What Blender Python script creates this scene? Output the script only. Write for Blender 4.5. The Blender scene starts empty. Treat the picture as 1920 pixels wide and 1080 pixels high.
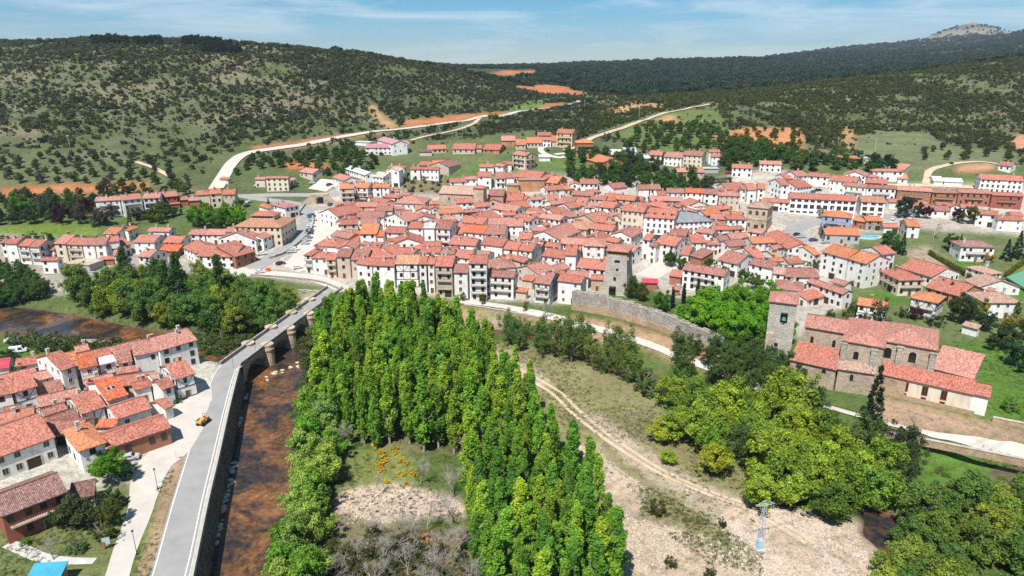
import bpy, math, random, time
import numpy as np
from mathutils import Vector, Matrix
T0 = time.time()
R = math.radians
# ------------------------------------------------------------------ camera, sky, sun, exposure
CAM_H, PITCH, FPX = 85.0, R(18.2), 1281.0
SP, CP = math.sin(PITCH), math.cos(PITCH)
sc = bpy.context.scene
col = sc.collection
cam_d = bpy.data.cameras.new('camera'); cam = bpy.data.objects.new('camera', cam_d); col.objects.link(cam)
cam.location = (0, 0, CAM_H); cam.rotation_euler = (R(90) - PITCH, 0, 0)
cam_d.sensor_width = 36; cam_d.lens = 36 * FPX / 1920; cam_d.clip_start = 1; cam_d.clip_end = 60000
sc.camera = cam
SUN_AZ = math.atan2(0.42, 1.0)          # light travels towards (+0.42, +1): sun behind the camera, a little to the left
SUN_EL = R(58)
sun_d = bpy.data.lights.new('sun', 'SUN'); sun = bpy.data.objects.new('sun', sun_d); col.objects.link(sun)
sun_d.energy = 5.0; sun_d.angle = R(0.55); sun_d.color = (1.0, 0.955, 0.89)
_dir = Vector((math.sin(SUN_AZ) * math.cos(SUN_EL), math.cos(SUN_AZ) * math.cos(SUN_EL), -math.sin(SUN_EL)))
sun.rotation_euler = _dir.to_track_quat('-Z', 'Y').to_euler(); sun.location = (0, 0, 400)
world = bpy.data.worlds.new('World'); sc.world = world; world.use_nodes = True
wn = world.node_tree; wn.nodes.clear()
def _n(t, ty, **k):
    n = t.nodes.new(ty)
    for a, b in k.items(): setattr(n, a, b)
    return n
_out = _n(wn, 'ShaderNodeOutputWorld'); _bg = _n(wn, 'ShaderNodeBackground'); _bg.inputs[1].default_value = 0.062
_sky = _n(wn, 'ShaderNodeTexSky', sky_type='NISHITA'); _sky.sun_disc = False
_sky.sun_elevation = SUN_EL; _sky.sun_rotation = math.pi + SUN_AZ
_sky.altitude = 900; _sky.air_density = 0.85; _sky.dust_density = 0.0; _sky.ozone_density = 3.0
_tc = _n(wn, 'ShaderNodeTexCoord'); _mp = _n(wn, 'ShaderNodeMapping'); _mp.inputs['Scale'].default_value = (2.2, 2.2, 19)
_mp.inputs['Rotation'].default_value = (0.02, -0.06, 0.3)
_no = _n(wn, 'ShaderNodeTexNoise'); _no.inputs['Scale'].default_value = 2.1; _no.inputs['Detail'].default_value = 9; _no.inputs['Roughness'].default_value = 0.62
_no.inputs['Distortion'].default_value = 0.5
_rp = _n(wn, 'ShaderNodeValToRGB'); _rp.color_ramp.elements[0].position = 0.46; _rp.color_ramp.elements[1].position = 0.82
_rp.color_ramp.elements[0].color = (0, 0, 0, 1); _rp.color_ramp.elements[1].color = (0.85, 0.85, 0.85, 1)
_mx = _n(wn, 'ShaderNodeMix', data_type='RGBA'); _mx.inputs[7].default_value = (10.5, 11.6, 12.2, 1)
_hs = _n(wn, 'ShaderNodeHueSaturation'); _hs.inputs['Saturation'].default_value = 1.45; _hs.inputs['Hue'].default_value = 0.476
wn.links.new(_tc.outputs['Generated'], _mp.inputs[0]); wn.links.new(_mp.outputs[0], _no.inputs['Vector'])
wn.links.new(_no.outputs['Fac'], _rp.inputs[0]); wn.links.new(_rp.outputs[0], _mx.inputs[0])
_tn = _n(wn, 'ShaderNodeMix', data_type='RGBA', blend_type='MULTIPLY'); _tn.inputs[0].default_value = 1; _tn.inputs[7].default_value = (0.84, 0.97, 1.12, 1)
wn.links.new(_sky.outputs[0], _hs.inputs['Color']); wn.links.new(_hs.outputs[0], _tn.inputs[6]); wn.links.new(_tn.outputs[2], _mx.inputs[6])
wn.links.new(_mx.outputs[2], _bg.inputs[0]); wn.links.new(_bg.outputs[0], _out.inputs[0])
vs = sc.view_settings; vs.view_transform = 'Standard'; vs.look = 'None'; vs.gamma = 1; vs.use_curve_mapping = False; vs.exposure = 0.50
sc.cycles.use_denoising = False
sc.cycles.max_bounces = 5; sc.cycles.diffuse_bounces = 2; sc.cycles.glossy_bounces = 2; sc.cycles.transmission_bounces = 3
sc.cycles.volume_bounces = 0; sc.cycles.transparent_max_bounces = 6; sc.cycles.caustics_reflective = False; sc.cycles.caustics_refractive = False

# ------------------------------------------------------------------ pixel <-> place helpers
def slope_of(py):                        # height gained per metre of forward distance along a photo row
    v = (py - 540) / FPX
    return -(v * CP + SP) / (CP - v * SP)
def zrow(py, Y): return CAM_H + Y * slope_of(py)
def P(px, py, z=0.0):                    # pixel onto the horizontal plane at height z
    u, v = (px - 960) / FPX, (py - 540) / FPX
    zc = (CAM_H - z) / (SP + v * CP)
    return np.array((u * zc, zc * (CP - v * SP), z))
def project(p):
    X, Y, Z = p[0], p[1], p[2] - CAM_H
    zc = Y * CP - Z * SP; up = Y * SP + Z * CP
    return 960 + FPX * X / zc, 540 - FPX * up / zc

# ------------------------------------------------------------------ terrain heights
NA, NR = 560, 620
AX = np.linspace(-1.3, 1.3, NA)
YR = np.exp(np.linspace(math.log(45), math.log(9000), NR))
def prof(pts): return np.array([(y, zrow(p, y) if p is not None else z) for (y, p, z) in pts])
def pp(*a): return [(y, p, None) for (y, p) in a]
_town = [(45, None, 0), (276, None, 0), (320, None, 4.5), (380, None, 9.5), (410, None, 13)]
COLS = {   # photo column -> (distance, photo row or None, height) going away from the camera
 -500: _town + pp((470, 300), (600, 210), (740, 125), (880, 80)) + [(1100, None, 108), (9000, None, 100)],
 0:    _town + pp((470, 290), (600, 202), (740, 122), (850, 84)) + [(1000, None, 110), (1300, None, 112), (9000, None, 100)],
 200:  _town + pp((470, 300), (560, 230), (720, 120), (850, 79)) + [(1000, None, 115), (9000, None, 100)],
 400:  _town + pp((450, 310), (520, 262), (680, 150), (860, 77)) + [(1000, None, 114), (9000, None, 95)],
 550:  _town + pp((430, 320), (500, 274), (600, 205), (740, 135), (880, 86)) + [(1000, None, 104), (9000, None, 90)],
 700:  _town + pp((425, 318), (500, 272), (580, 245), (650, 205), (760, 145), (900, 101)) + [(1050, None, 88), (9000, None, 80)],
 850:  _town + pp((425, 318), (500, 268), (620, 228), (700, 210), (800, 172), (920, 137)) + [(1100, None, 66)] + pp((2000, 129), (4000, 127)) + [(9000, None, 30)],
 960:  _town + pp((425, 318), (500, 262), (600, 233), (740, 214), (830, 195), (930, 165)) + [(1050, None, 52)] + pp((1500, 139), (2000, 129), (4000, 126.5)) + [(9000, None, 30)],
 1080: _town + pp((425, 318), (500, 262), (580, 240), (680, 215), (800, 196), (900, 187), (980, 172), (1150, 158), (1400, 141), (2000, 128), (3000, 123)) + [(9000, None, 20)],
 1200: _town + pp((425, 318), (500, 265), (600, 228), (700, 205), (820, 189)) + [(1000, None, 38), (1200, None, 42)] + pp((1700, 140), (2300, 119), (2600, 117)) + [(3500, None, 40), (9000, None, 10)],
 1350: _town + pp((425, 318), (500, 268), (600, 228), (720, 195), (860, 174)) + [(1000, None, 44), (1250, None, 50)] + pp((1700, 138), (2400, 111)) + [(3300, None, 70), (9000, None, 10)],
 1500: _town + pp((425, 316), (500, 272), (580, 245), (680, 212), (800, 175), (920, 158)) + [(1050, None, 52), (1300, None, 56)] + pp((1800, 132), (2400, 111), (3600, 100), (4200, 96)) + [(5200, None, 60), (9000, None, 10)],
 1650: _town + pp((425, 316), (500, 280), (580, 252), (680, 215), (800, 165), (930, 138)) + [(1080, None, 64), (1300, None, 64)] + pp((1800, 125), (2500, 104), (3600, 92), (4400, 81)) + [(5600, None, 90), (9000, None, 10)],
 1780: _town + pp((425, 320), (500, 282), (580, 252), (690, 208), (810, 155), (950, 124)) + [(1100, None, 74), (1300, None, 72)] + pp((1900, 112), (2600, 97), (3600, 84), (4500, 72), (5000, 66)) + [(6000, None, 160), (9000, None, 10)],
 1850: _town + pp((425, 320), (500, 282), (580, 252), (700, 202), (820, 148), (970, 116)) + [(1120, None, 78), (1300, None, 76)] + pp((2000, 102), (2700, 88), (3600, 72), (4500, 66), (5000, 62)) + [(6000, None, 160), (9000, None, 10)],
 1920: _town + pp((425, 322), (500, 284), (580, 256), (700, 200), (820, 142), (980, 106)) + [(1120, None, 86), (1300, None, 84)] + pp((2000, 97), (2700, 76), (3400, 50)) + [(5000, None, 200), (9000, None, 10)],
 2500: _town + pp((425, 322), (500, 284), (580, 256), (700, 200), (820, 142), (980, 104)) + [(1120, None, 90), (1300, None, 90)] + pp((2000, 97), (2700, 72), (3400, 45)) + [(5000, None, 200), (9000, None, 10)],
}
_kx = sorted(COLS)
_ka = np.array([((x - 960) / FPX) / 1.035 for x in _kx])
_tab = np.stack([np.interp(np.log(YR), np.log(prof(COLS[x])[:, 0]), prof(COLS[x])[:, 1]) for x in _kx])   # columns x NR
_f = np.interp(AX, _ka, np.arange(len(_ka)))
_i0 = np.clip(np.floor(_f).astype(int), 0, len(_ka) - 2); _t = _f - _i0; _t = _t * _t * (3 - 2 * _t) * 0.6 + _t * 0.4
Z = _tab[_i0] * (1 - _t)[:, None] + _tab[_i0 + 1] * _t[:, None]       # NA x NR
def blur(Zin, ka, kr):
    Zo = Zin.copy()
    for ax, k in ((0, ka), (1, kr)):
        if k < 1: continue
        w = np.exp(-0.5 * (np.arange(-2 * k, 2 * k + 1) / k) ** 2); w /= w.sum()
        pad = [(0, 0), (0, 0)]; pad[ax] = (2 * k, 2 * k)
        q = np.pad(Zo, pad, mode='edge'); Zo = np.zeros_like(Zo)
        for i, wi in enumerate(w):
            sl = [slice(None), slice(None)]; sl[ax] = slice(i, i + Zin.shape[ax]); Zo += wi * q[tuple(sl)]
    return Zo
Z = blur(Z, 7, 4)
GX = AX[:, None] * YR[None, :]; GY = np.broadcast_to(YR[None, :], GX.shape)
_rng = np.random.default_rng(5)
def vnoise(x, y, seed):                  # smooth value noise
    xi = np.floor(x).astype(np.int64); yi = np.floor(y).astype(np.int64); fx = x - xi; fy = y - yi
    fx = fx * fx * (3 - 2 * fx); fy = fy * fy * (3 - 2 * fy)
    def h(a, b):
        n = (a * 374761393 + b * 668265263 + seed * 974711) & 0x7fffffff
        n = ((n ^ (n >> 13)) * 1274126177) & 0x7fffffff
        return ((n ^ (n >> 16)) & 0xffff) / 65535.0
    return (h(xi, yi) * (1 - fx) + h(xi + 1, yi) * fx) * (1 - fy) + (h(xi, yi + 1) * (1 - fx) + h(xi + 1, yi + 1) * fx) * fy
def fbm(x, y, seed, o=4):
    s = 0; a = 0.5
    for i in range(o): s = s + a * vnoise(x * 2 ** i, y * 2 ** i, seed + i); a *= 0.5
    return s
_far = np.clip((GY - 430) / 300, 0, 1)
Z += _far * ((fbm(GX / 90, GY / 90, 3) - 0.47) * 14 + (fbm(GX / 25, GY / 25, 9) - 0.47) * 3.0)
Z += np.clip((GY - 1600) / 1500, 0, 1) * (fbm(GX / 400, GY / 400, 21) - 0.47) * 40

# the far peak with its rocky top
_pk = np.array((4950 * ((1795 - 960) / FPX) / 1.035, 4950.0)); _pd = np.hypot(GX - _pk[0], (GY - _pk[1]) / 1.3)
_pz = zrow(40, 4950) - _pd * 0.40 + (fbm(GX / 60, GY / 60, 77) - 0.47) * 8
_pz = np.where(_pd > 330, -50, _pz)
Z = np.maximum(Z, _pz)

def poly_xy(pts, z=0.0): return np.array([P(x, y, z)[:2] for x, y in pts])
def inside(poly, X, Y):
    m = np.zeros(X.shape, bool); n = len(poly)
    lo = poly.min(0); hi = poly.max(0)
    box = (X >= lo[0]) & (X <= hi[0]) & (Y >= lo[1]) & (Y <= hi[1])
    if not box.any(): return m
    x = X[box]; y = Y[box]; r = np.zeros(x.shape, bool); j = n - 1
    for i in range(n):
        xi, yi = poly[i]; xj, yj = poly[j]
        c = ((yi > y) != (yj > y)) & (x < (xj - xi) * (y - yi) / (yj - yi + 1e-12) + xi)
        r ^= c; j = i
    m[box] = r
    return m
def line_dist(line, X, Y):
    d = np.full(X.shape, 1e9)
    for (x0, y0), (x1, y1) in zip(line[:-1], line[1:]):
        dx, dy = x1 - x0, y1 - y0; L = dx * dx + dy * dy + 1e-9
        t = np.clip(((X - x0) * dx + (Y - y0) * dy) / L, 0, 1)
        d = np.minimum(d, np.hypot(X - x0 - t * dx, Y - y0 - t * dy))
    return d
WATER = -6.0
RB = [(598, 640), (588, 690), (582, 760), (572, 830), (556, 900), (545, 960), (530, 1040), (510, 1100), (480, 1280)]
LB = [(345, 1280), (385, 1110), (405, 1020), (428, 920), (450, 820), (466, 745), (478, 708)]
river_px = [(-300, 570), (0, 572), (60, 578), (130, 588), (200, 602), (300, 622), (400, 632), (470, 628), (560, 606), (610, 600)] + RB + LB + \
           [(440, 692), (380, 676), (330, 672), (250, 664), (200, 640), (150, 640), (60, 630), (0, 628), (-300, 640)]
EL_PX = [(298, 1400), (338, 1190), (361, 1075), (388, 945), (408, 860), (428, 770), (444, 705), (448, 692)]
_el = poly_xy(EL_PX, 0.0) + np.array((-1.2, 0.0))
_i = river_px.index(LB[0]); RIVER = np.concatenate([poly_xy(river_px[:_i], WATER), _el, poly_xy(river_px[_i + len(LB):], WATER)])
CHANNEL = poly_xy([(890, 622), (960, 622), (1060, 648), (1150, 692), (1245, 728), (1330, 770), (1450, 850), (1560, 925), (1655, 972), (1650, 1005), (1720, 1060), (1850, 1140)], WATER)
low_px = [(612, 606), (650, 582), (760, 588), (880, 598), (960, 606), (1080, 630), (1180, 658), (1270, 692), (1400, 745), (1500, 790), (1640, 842), (1700, 852), (1920, 862), (2300, 900), (2600, 1350), (470, 1350)]
LOW = np.concatenate([poly_xy(low_px, -4.3), poly_xy(RB[::-1], WATER)])
LOWL = np.concatenate([poly_xy([(-300, 560), (0, 545), (120, 548), (260, 556), (420, 560), (560, 560), (620, 575), (612, 600)], -4), poly_xy([(440, 695), (372, 690), (365, 668), (260, 668), (200, 668), (110, 690), (0, 700), (-300, 720)], -4)])
near = GY < 330
Zn = Z.copy()
Zn[inside(LOWL, GX, GY) & near] = -4.0
Zn[inside(LOW, GX, GY) & near] = -4.3
_lowmask = inside(LOW, GX, GY) & near
Zn[_lowmask] += (fbm(GX / 14, GY / 14, 31) - 0.47)[_lowmask] * 1.6
_ch = line_dist(CHANNEL, GX, GY); CH_W = 3.6
Zn[(_ch < CH_W) & near & (GX > -60)] = -7.0
_riv = inside(RIVER, GX, GY) & near
Zn[_riv] = -7.2
_w = np.clip((330 - GY) / 40, 0, 1)
Z = np.where(near, blur(Zn, 2, 1), Z)
def ground(x, y):
    x = np.asarray(x, float); y = np.maximum(np.asarray(y, float), 45.01)
    fa = np.clip((x / y - AX[0]) / (AX[1] - AX[0]), 0, NA - 1.001); fr = np.clip((np.log(y) - math.log(45)) / (math.log(9000 / 45)) * (NR - 1), 0, NR - 1.001)
    i = fa.astype(int); j = fr.astype(int); s = fa - i; t = fr - j
    return (Z[i, j] * (1 - s) + Z[i + 1, j] * s) * (1 - t) + (Z[i, j + 1] * (1 - s) + Z[i + 1, j + 1] * s) * t
_ZC = np.exp(np.linspace(math.log(70), math.log(8500), 900))
def hit(px, py, h=0.0):                  # where the pixel's ray first comes down to h metres above the ground
    u, v = (px - 960) / FPX, (py - 540) / FPX
    X = u * _ZC; Y = _ZC * (CP - v * SP); zz = CAM_H - _ZC * (SP + v * CP)
    d = zz - ground(X, Y) - h
    k = np.argmax(d <= 0)
    if d[k] > 0: k = len(d) - 1
    if k == 0: k = 1
    t = d[k - 1] / (d[k - 1] - d[k] + 1e-9); t = min(max(t, 0), 1)
    zc = _ZC[k - 1] + (_ZC[k] - _ZC[k - 1]) * t
    x, y = u * zc, zc * (CP - v * SP)
    return np.array((x, y, float(ground(x, y))))
def hitpoly(pts): return np.array([hit(x, y)[:2] for x, y in pts])
# ------------------------------------------------------------------ materials
MATS = {}
def new_mat(name):
    m = bpy.data.materials.new(name); m.use_nodes = True; t = m.node_tree; t.nodes.clear(); MATS[name] = m
    o = _n(t, 'ShaderNodeOutputMaterial'); return m, t, o
def L(t, a, b): t.links.new(a, b)
def noise(t, vec, scale, detail=3, rough=0.55, dist=0.0):
    n = _n(t, 'ShaderNodeTexNoise'); n.inputs['Scale'].default_value = scale; n.inputs['Detail'].default_value = detail
    n.inputs['Roughness'].default_value = rough; n.inputs['Distortion'].default_value = dist
    if vec is not None: L(t, vec, n.inputs['Vector'])
    return n.outputs['Fac']
def ramp(t, fac, stops):
    r = _n(t, 'ShaderNodeValToRGB'); cr = r.color_ramp
    while len(cr.elements) < len(stops): cr.elements.new(0.5)
    for e, (p, c) in zip(cr.elements, stops):
        e.position = p; e.color = (c, c, c, 1) if not hasattr(c, '__len__') else (*c, 1)
    L(t, fac, r.inputs[0]); return r.outputs[0]
def mixc(t, fac, a, b, mode='MIX'):
    m = _n(t, 'ShaderNodeMix', data_type='RGBA', blend_type=mode)
    for i, v in ((0, fac), (6, a), (7, b)):
        if hasattr(v, 'links') or hasattr(v, 'is_linked'): L(t, v, m.inputs[i])
        else: m.inputs[i].default_value = v if i == 0 else (*v, 1)
    return m.outputs[2]
def maths(t, op, a, b=0.0, c=0.0):
    m = _n(t, 'ShaderNodeMath', operation=op)
    for i, v in enumerate((a, b, c)):
        if hasattr(v, 'is_linked'): L(t, v, m.inputs[i])
        else: m.inputs[i].default_value = v
    return m.outputs[0]
def bsdf(t, o, colr, rough=0.8, bump=None, bd=0.05, spec=0.3, metal=0.0):
    b = _n(t, 'ShaderNodeBsdfPrincipled'); b.inputs['Roughness'].default_value = rough; b.inputs['Specular IOR Level'].default_value = spec
    b.inputs['Metallic'].default_value = metal
    if hasattr(colr, 'is_linked'): L(t, colr, b.inputs['Base Color'])
    else: b.inputs['Base Color'].default_value = (*colr, 1)
    if bump is not None:
        bn = _n(t, 'ShaderNodeBump'); bn.inputs['Distance'].default_value = bd; bn.inputs['Strength'].default_value = 1.0
        L(t, bump, bn.inputs['Height']); L(t, bn.outputs[0], b.inputs['Normal'])
    L(t, b.outputs[0], o.inputs['Surface']); return b
def simple(name, c, rough=0.7, var=0.25, scale=1.5, spec=0.3, metal=0.0, bd=0.0):
    m, t, o = new_mat(name); tc = _n(t, 'ShaderNodeTexCoord')
    n = noise(t, tc.outputs['Object'], scale, 4)
    v = ramp(t, n, [(0.3, 1 - var), (0.7, 1 + var * 0.6)])
    cc = mixc(t, 1.0, c, v, 'MULTIPLY'); bsdf(t, o, cc, rough, n if bd else None, bd, spec, metal); return m
# plaster: colour of the object, rain streaks and patches
m, t, o = new_mat('plaster'); oi = _n(t, 'ShaderNodeObjectInfo'); tc = _n(t, 'ShaderNodeTexCoord')
ge = _n(t, 'ShaderNodeNewGeometry')
mp = _n(t, 'ShaderNodeMapping'); mp.inputs['Scale'].default_value = (1.2, 1.2, 0.25); L(t, ge.outputs['Position'], mp.inputs[0])
n1 = noise(t, mp.outputs[0], 1.1, 5); n2 = noise(t, ge.outputs['Position'], 0.35, 4)
c1 = mixc(t, 1.0, oi.outputs['Color'], ramp(t, n1, [(0.3, (0.80, 0.78, 0.75)), (0.55, (1, 1, 1))]), 'MULTIPLY')
c1 = mixc(t, ramp(t, n2, [(0.58, 0), (0.72, 0.35)]), c1, (0.42, 0.38, 0.33))
bsdf(t, o, c1, 0.9, n1, 0.03, 0.15)
# clay tiles: colour of the object, one tone per tile, lichen patches
m, t, o = new_mat('roof_tile'); oi = _n(t, 'ShaderNodeObjectInfo'); uv = _n(t, 'ShaderNodeUVMap'); ge = _n(t, 'ShaderNodeNewGeometry')
sx = _n(t, 'ShaderNodeSeparateXYZ'); L(t, uv.outputs[0], sx.inputs[0])
fu = maths(t, 'FLOOR', maths(t, 'MULTIPLY', sx.outputs[0], 1 / 0.28)); fv = maths(t, 'FLOOR', maths(t, 'MULTIPLY', sx.outputs[1], 1 / 0.42))
cb = _n(t, 'ShaderNodeCombineXYZ'); L(t, fu, cb.inputs[0]); L(t, fv, cb.inputs[1]); L(t, oi.outputs['Random'], cb.inputs[2])
wnz = _n(t, 'ShaderNodeTexWhiteNoise', noise_dimensions='3D'); L(t, cb.outputs[0], wnz.inputs['Vector'])
big = noise(t, ge.outputs['Position'], 0.33, 5, 0.6); mid = noise(t, ge.outputs['Position'], 1.6, 4, 0.65)
base = mixc(t, 1.0, oi.outputs['Color'], ramp(t, wnz.outputs['Value'], [(0.0, 0.50), (0.5, 0.98), (1.0, 1.5)]), 'MULTIPLY')
base = mixc(t, ramp(t, big, [(0.38, 0), (0.66, 0.5)]), base, mixc(t, 0.5, oi.outputs['Color'], (0.30, 0.19, 0.15)))
fin = noise(t, ge.outputs['Position'], 5.0, 3, 0.6)
base = mixc(t, ramp(t, mid, [(0.50, 0), (0.70, 0.55)]), base, (0.55, 0.36, 0.28))
base = mixc(t, 1.0, base, ramp(t, fin, [(0.35, 0.72), (0.65, 1.25)]), 'MULTIPLY')
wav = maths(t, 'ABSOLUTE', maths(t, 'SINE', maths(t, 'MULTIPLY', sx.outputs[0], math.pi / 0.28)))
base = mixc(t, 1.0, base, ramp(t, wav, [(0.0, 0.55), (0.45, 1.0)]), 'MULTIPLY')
hgt = maths(t, 'ADD', wav, maths(t, 'MULTIPLY', wnz.outputs['Value'], 0.5))
bsdf(t, o, base, 0.85, hgt, 0.06, 0.15)
# sheet metal / fibre cement
m, t, o = new_mat('sheet'); oi = _n(t, 'ShaderNodeObjectInfo'); uv = _n(t, 'ShaderNodeUVMap'); ge = _n(t, 'ShaderNodeNewGeometry')
sx = _n(t, 'ShaderNodeSeparateXYZ'); L(t, uv.outputs[0], sx.inputs[0])
wav = maths(t, 'SINE', maths(t, 'MULTIPLY', sx.outputs[0], 2 * math.pi / 0.5))
big = noise(t, ge.outputs['Position'], 0.5, 5)
bsdf(t, o, mixc(t, 1.0, oi.outputs['Color'], ramp(t, big, [(0.3, 0.72), (0.65, 1.08)]), 'MULTIPLY'), 0.6, wav, 0.03, 0.3)
# rubble stone
def stone(name, ca, cb_, cc, scale=1.3, mortar=(0.40, 0.36, 0.31)):
    m, t, o = new_mat(name); ge = _n(t, 'ShaderNodeNewGeometry')
    mp = _n(t, 'ShaderNodeMapping'); mp.inputs['Scale'].default_value = (1, 1, 1.7); L(t, ge.outputs['Position'], mp.inputs[0])
    vo = _n(t, 'ShaderNodeTexVoronoi'); vo.inputs['Scale'].default_value = scale; L(t, mp.outputs[0], vo.inputs['Vector'])
    ve = _n(t, 'ShaderNodeTexVoronoi', feature='DISTANCE_TO_EDGE'); ve.inputs['Scale'].default_value = scale; L(t, mp.outputs[0], ve.inputs['Vector'])
    s = _n(t, 'ShaderNodeSeparateColor'); L(t, vo.outputs['Color'], s.inputs[0])
    c = ramp(t, s.outputs[0], [(0.0, ca), (0.5, cb_), (1.0, cc)])
    big = noise(t, ge.outputs['Position'], 0.22, 5, 0.6)
    c = mixc(t, 1.0, c, ramp(t, big, [(0.3, 0.66), (0.65, 1.15)]), 'MULTIPLY')
    e = ramp(t, ve.outputs['Distance'], [(0.02, 0.0), (0.08, 1.0)])
    c = mixc(t, e, mortar, c); bsdf(t, o, c, 0.92, e, 0.08, 0.15); return m
stone('stone_grey', (0.30, 0.27, 0.23), (0.40, 0.36, 0.31), (0.48, 0.44, 0.38), 1.5)
stone('stone_wall', (0.28, 0.25, 0.22), (0.38, 0.34, 0.30), (0.50, 0.46, 0.42), 1.7)
stone('stone_pale', (0.40, 0.37, 0.32), (0.48, 0.44, 0.38), (0.53, 0.48, 0.41), 1.2, (0.45, 0.41, 0.36))
stone('stone_church', (0.36, 0.26, 0.17), (0.47, 0.38, 0.28), (0.46, 0.40, 0.33), 1.5, (0.50, 0.43, 0.34))
stone('stone_warm', (0.42, 0.25, 0.14), (0.48, 0.33, 0.21), (0.46, 0.37, 0.28), 1.4, (0.46, 0.36, 0.26))
stone('stone_tan', (0.46, 0.34, 0.22), (0.54, 0.42, 0.30), (0.56, 0.47, 0.36), 0.9, (0.5, 0.41, 0.31))
stone('adobe', (0.46, 0.22, 0.10), (0.52, 0.28, 0.14), (0.50, 0.31, 0.18), 0.8, (0.46, 0.26, 0.14))
stone('bank_stone', (0.12, 0.11, 0.09), (0.20, 0.18, 0.15), (0.28, 0.25, 0.21), 1.3, (0.07, 0.07, 0.05))
m, t, o = new_mat('brick'); ge = _n(t, 'ShaderNodeNewGeometry'); n = noise(t, ge.outputs['Position'], 0.8, 5); n2 = noise(t, ge.outputs['Position'], 7, 2)
c = mixc(t, n2, ramp(t, n, [(0.3, (0.25, 0.10, 0.055)), (0.7, (0.40, 0.19, 0.11))]), (0.36, 0.17, 0.10)); bsdf(t, o, c, 0.9, n2, 0.03, 0.15)
m, t, o = new_mat('redbrick'); ge = _n(t, 'ShaderNodeNewGeometry'); n = noise(t, ge.outputs['Position'], 0.8, 5)
bsdf(t, o, ramp(t, n, [(0.3, (0.26, 0.075, 0.05)), (0.7, (0.34, 0.11, 0.075))]), 0.85)
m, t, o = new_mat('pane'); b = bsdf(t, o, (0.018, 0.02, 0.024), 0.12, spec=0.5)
simple('frame_dark', (0.07, 0.045, 0.03), 0.6); simple('frame_red', (0.30, 0.05, 0.035), 0.6); simple('frame_white', (0.62, 0.60, 0.56), 0.6); simple('frame_stone', (0.45, 0.38, 0.30), 0.85)
simple('shutter', (0.13, 0.065, 0.035), 0.6); simple('timber', (0.045, 0.03, 0.022), 0.8); simple('metal_dark', (0.03, 0.035, 0.03), 0.4)
simple('metal_green', (0.02, 0.045, 0.03), 0.4); simple('galvanised', (0.42, 0.50, 0.55), 0.45, 0.15, 3, 0.5); simple('pylon_base', (0.40, 0.56, 0.64), 0.6, 0.15)
simple('concrete', (0.50, 0.48, 0.45), 0.9, 0.2, 0.6); simple('kerbstone', (0.46, 0.43, 0.38), 0.9, 0.25, 0.9)
simple('white_line', (0.72, 0.72, 0.70), 0.8, 0.15, 2); simple('rubber', (0.02, 0.02, 0.02), 0.8); simple('steel', (0.5, 0.5, 0.52), 0.3, 0.05, 3, 0.5, 0.8)
simple('wood_pale', (0.42, 0.35, 0.26), 0.8, 0.3, 2); simple('wood_red', (0.26, 0.10, 0.05), 0.7); simple('bronze', (0.10, 0.22, 0.17), 0.5); simple('lamp_glass', (0.6, 0.6, 0.55), 0.3)
simple('skin', (0.5, 0.3, 0.22), 0.6, 0.05); simple('cloth_red', (0.5, 0.03, 0.03), 0.8); simple('cloth_blue', (0.05, 0.08, 0.2), 0.8); simple('orange_plastic', (0.75, 0.12, 0.03), 0.5)
simple('loader_yellow', (0.62, 0.42, 0.12), 0.5); simple('pebble', (0.55, 0.48, 0.42), 0.9, 0.3, 1.0); simple('tarp', (0.05, 0.30, 0.42), 0.5)
simple('court_green', (0.12, 0.30, 0.20), 0.8, 0.1); simple('court_red', (0.40, 0.08, 0.09), 0.8, 0.1); simple('pool_edge', (0.6, 0.62, 0.62), 0.6)
m, t, o = new_mat('pool_water'); bsdf(t, o, (0.14, 0.45, 0.55), 0.08, spec=0.5)
m, t, o = new_mat('car_paint'); oi = _n(t, 'ShaderNodeObjectInfo'); b = bsdf(t, o, oi.outputs['Color'], 0.25, spec=0.5)
b.inputs['Coat Weight'].default_value = 0.5
m, t, o = new_mat('asphalt'); ge = _n(t, 'ShaderNodeNewGeometry'); n = noise(t, ge.outputs['Position'], 0.25, 6, 0.6); n2 = noise(t, ge.outputs['Position'], 5, 3)
c = mixc(t, 0.3, ramp(t, n, [(0.3, (0.25, 0.24, 0.235)), (0.7, (0.34, 0.33, 0.32))]), ramp(t, n2, [(0.3, 0.2), (0.7, 0.36)])); bsdf(t, o, c, 0.9, n2, 0.01, 0.2)
m, t, o = new_mat('pale_road'); ge = _n(t, 'ShaderNodeNewGeometry'); n = noise(t, ge.outputs['Position'], 0.2, 6, 0.65)
bsdf(t, o, ramp(t, n, [(0.3, (0.44, 0.40, 0.355)), (0.7, (0.55, 0.51, 0.46))]), 0.95)
m, t, o = new_mat('dirt_track'); ge = _n(t, 'ShaderNodeNewGeometry'); n = noise(t, ge.outputs['Position'], 0.3, 6, 0.7)
bsdf(t, o, ramp(t, n, [(0.3, (0.40, 0.30, 0.20)), (0.7, (0.58, 0.47, 0.35))]), 0.95)
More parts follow.
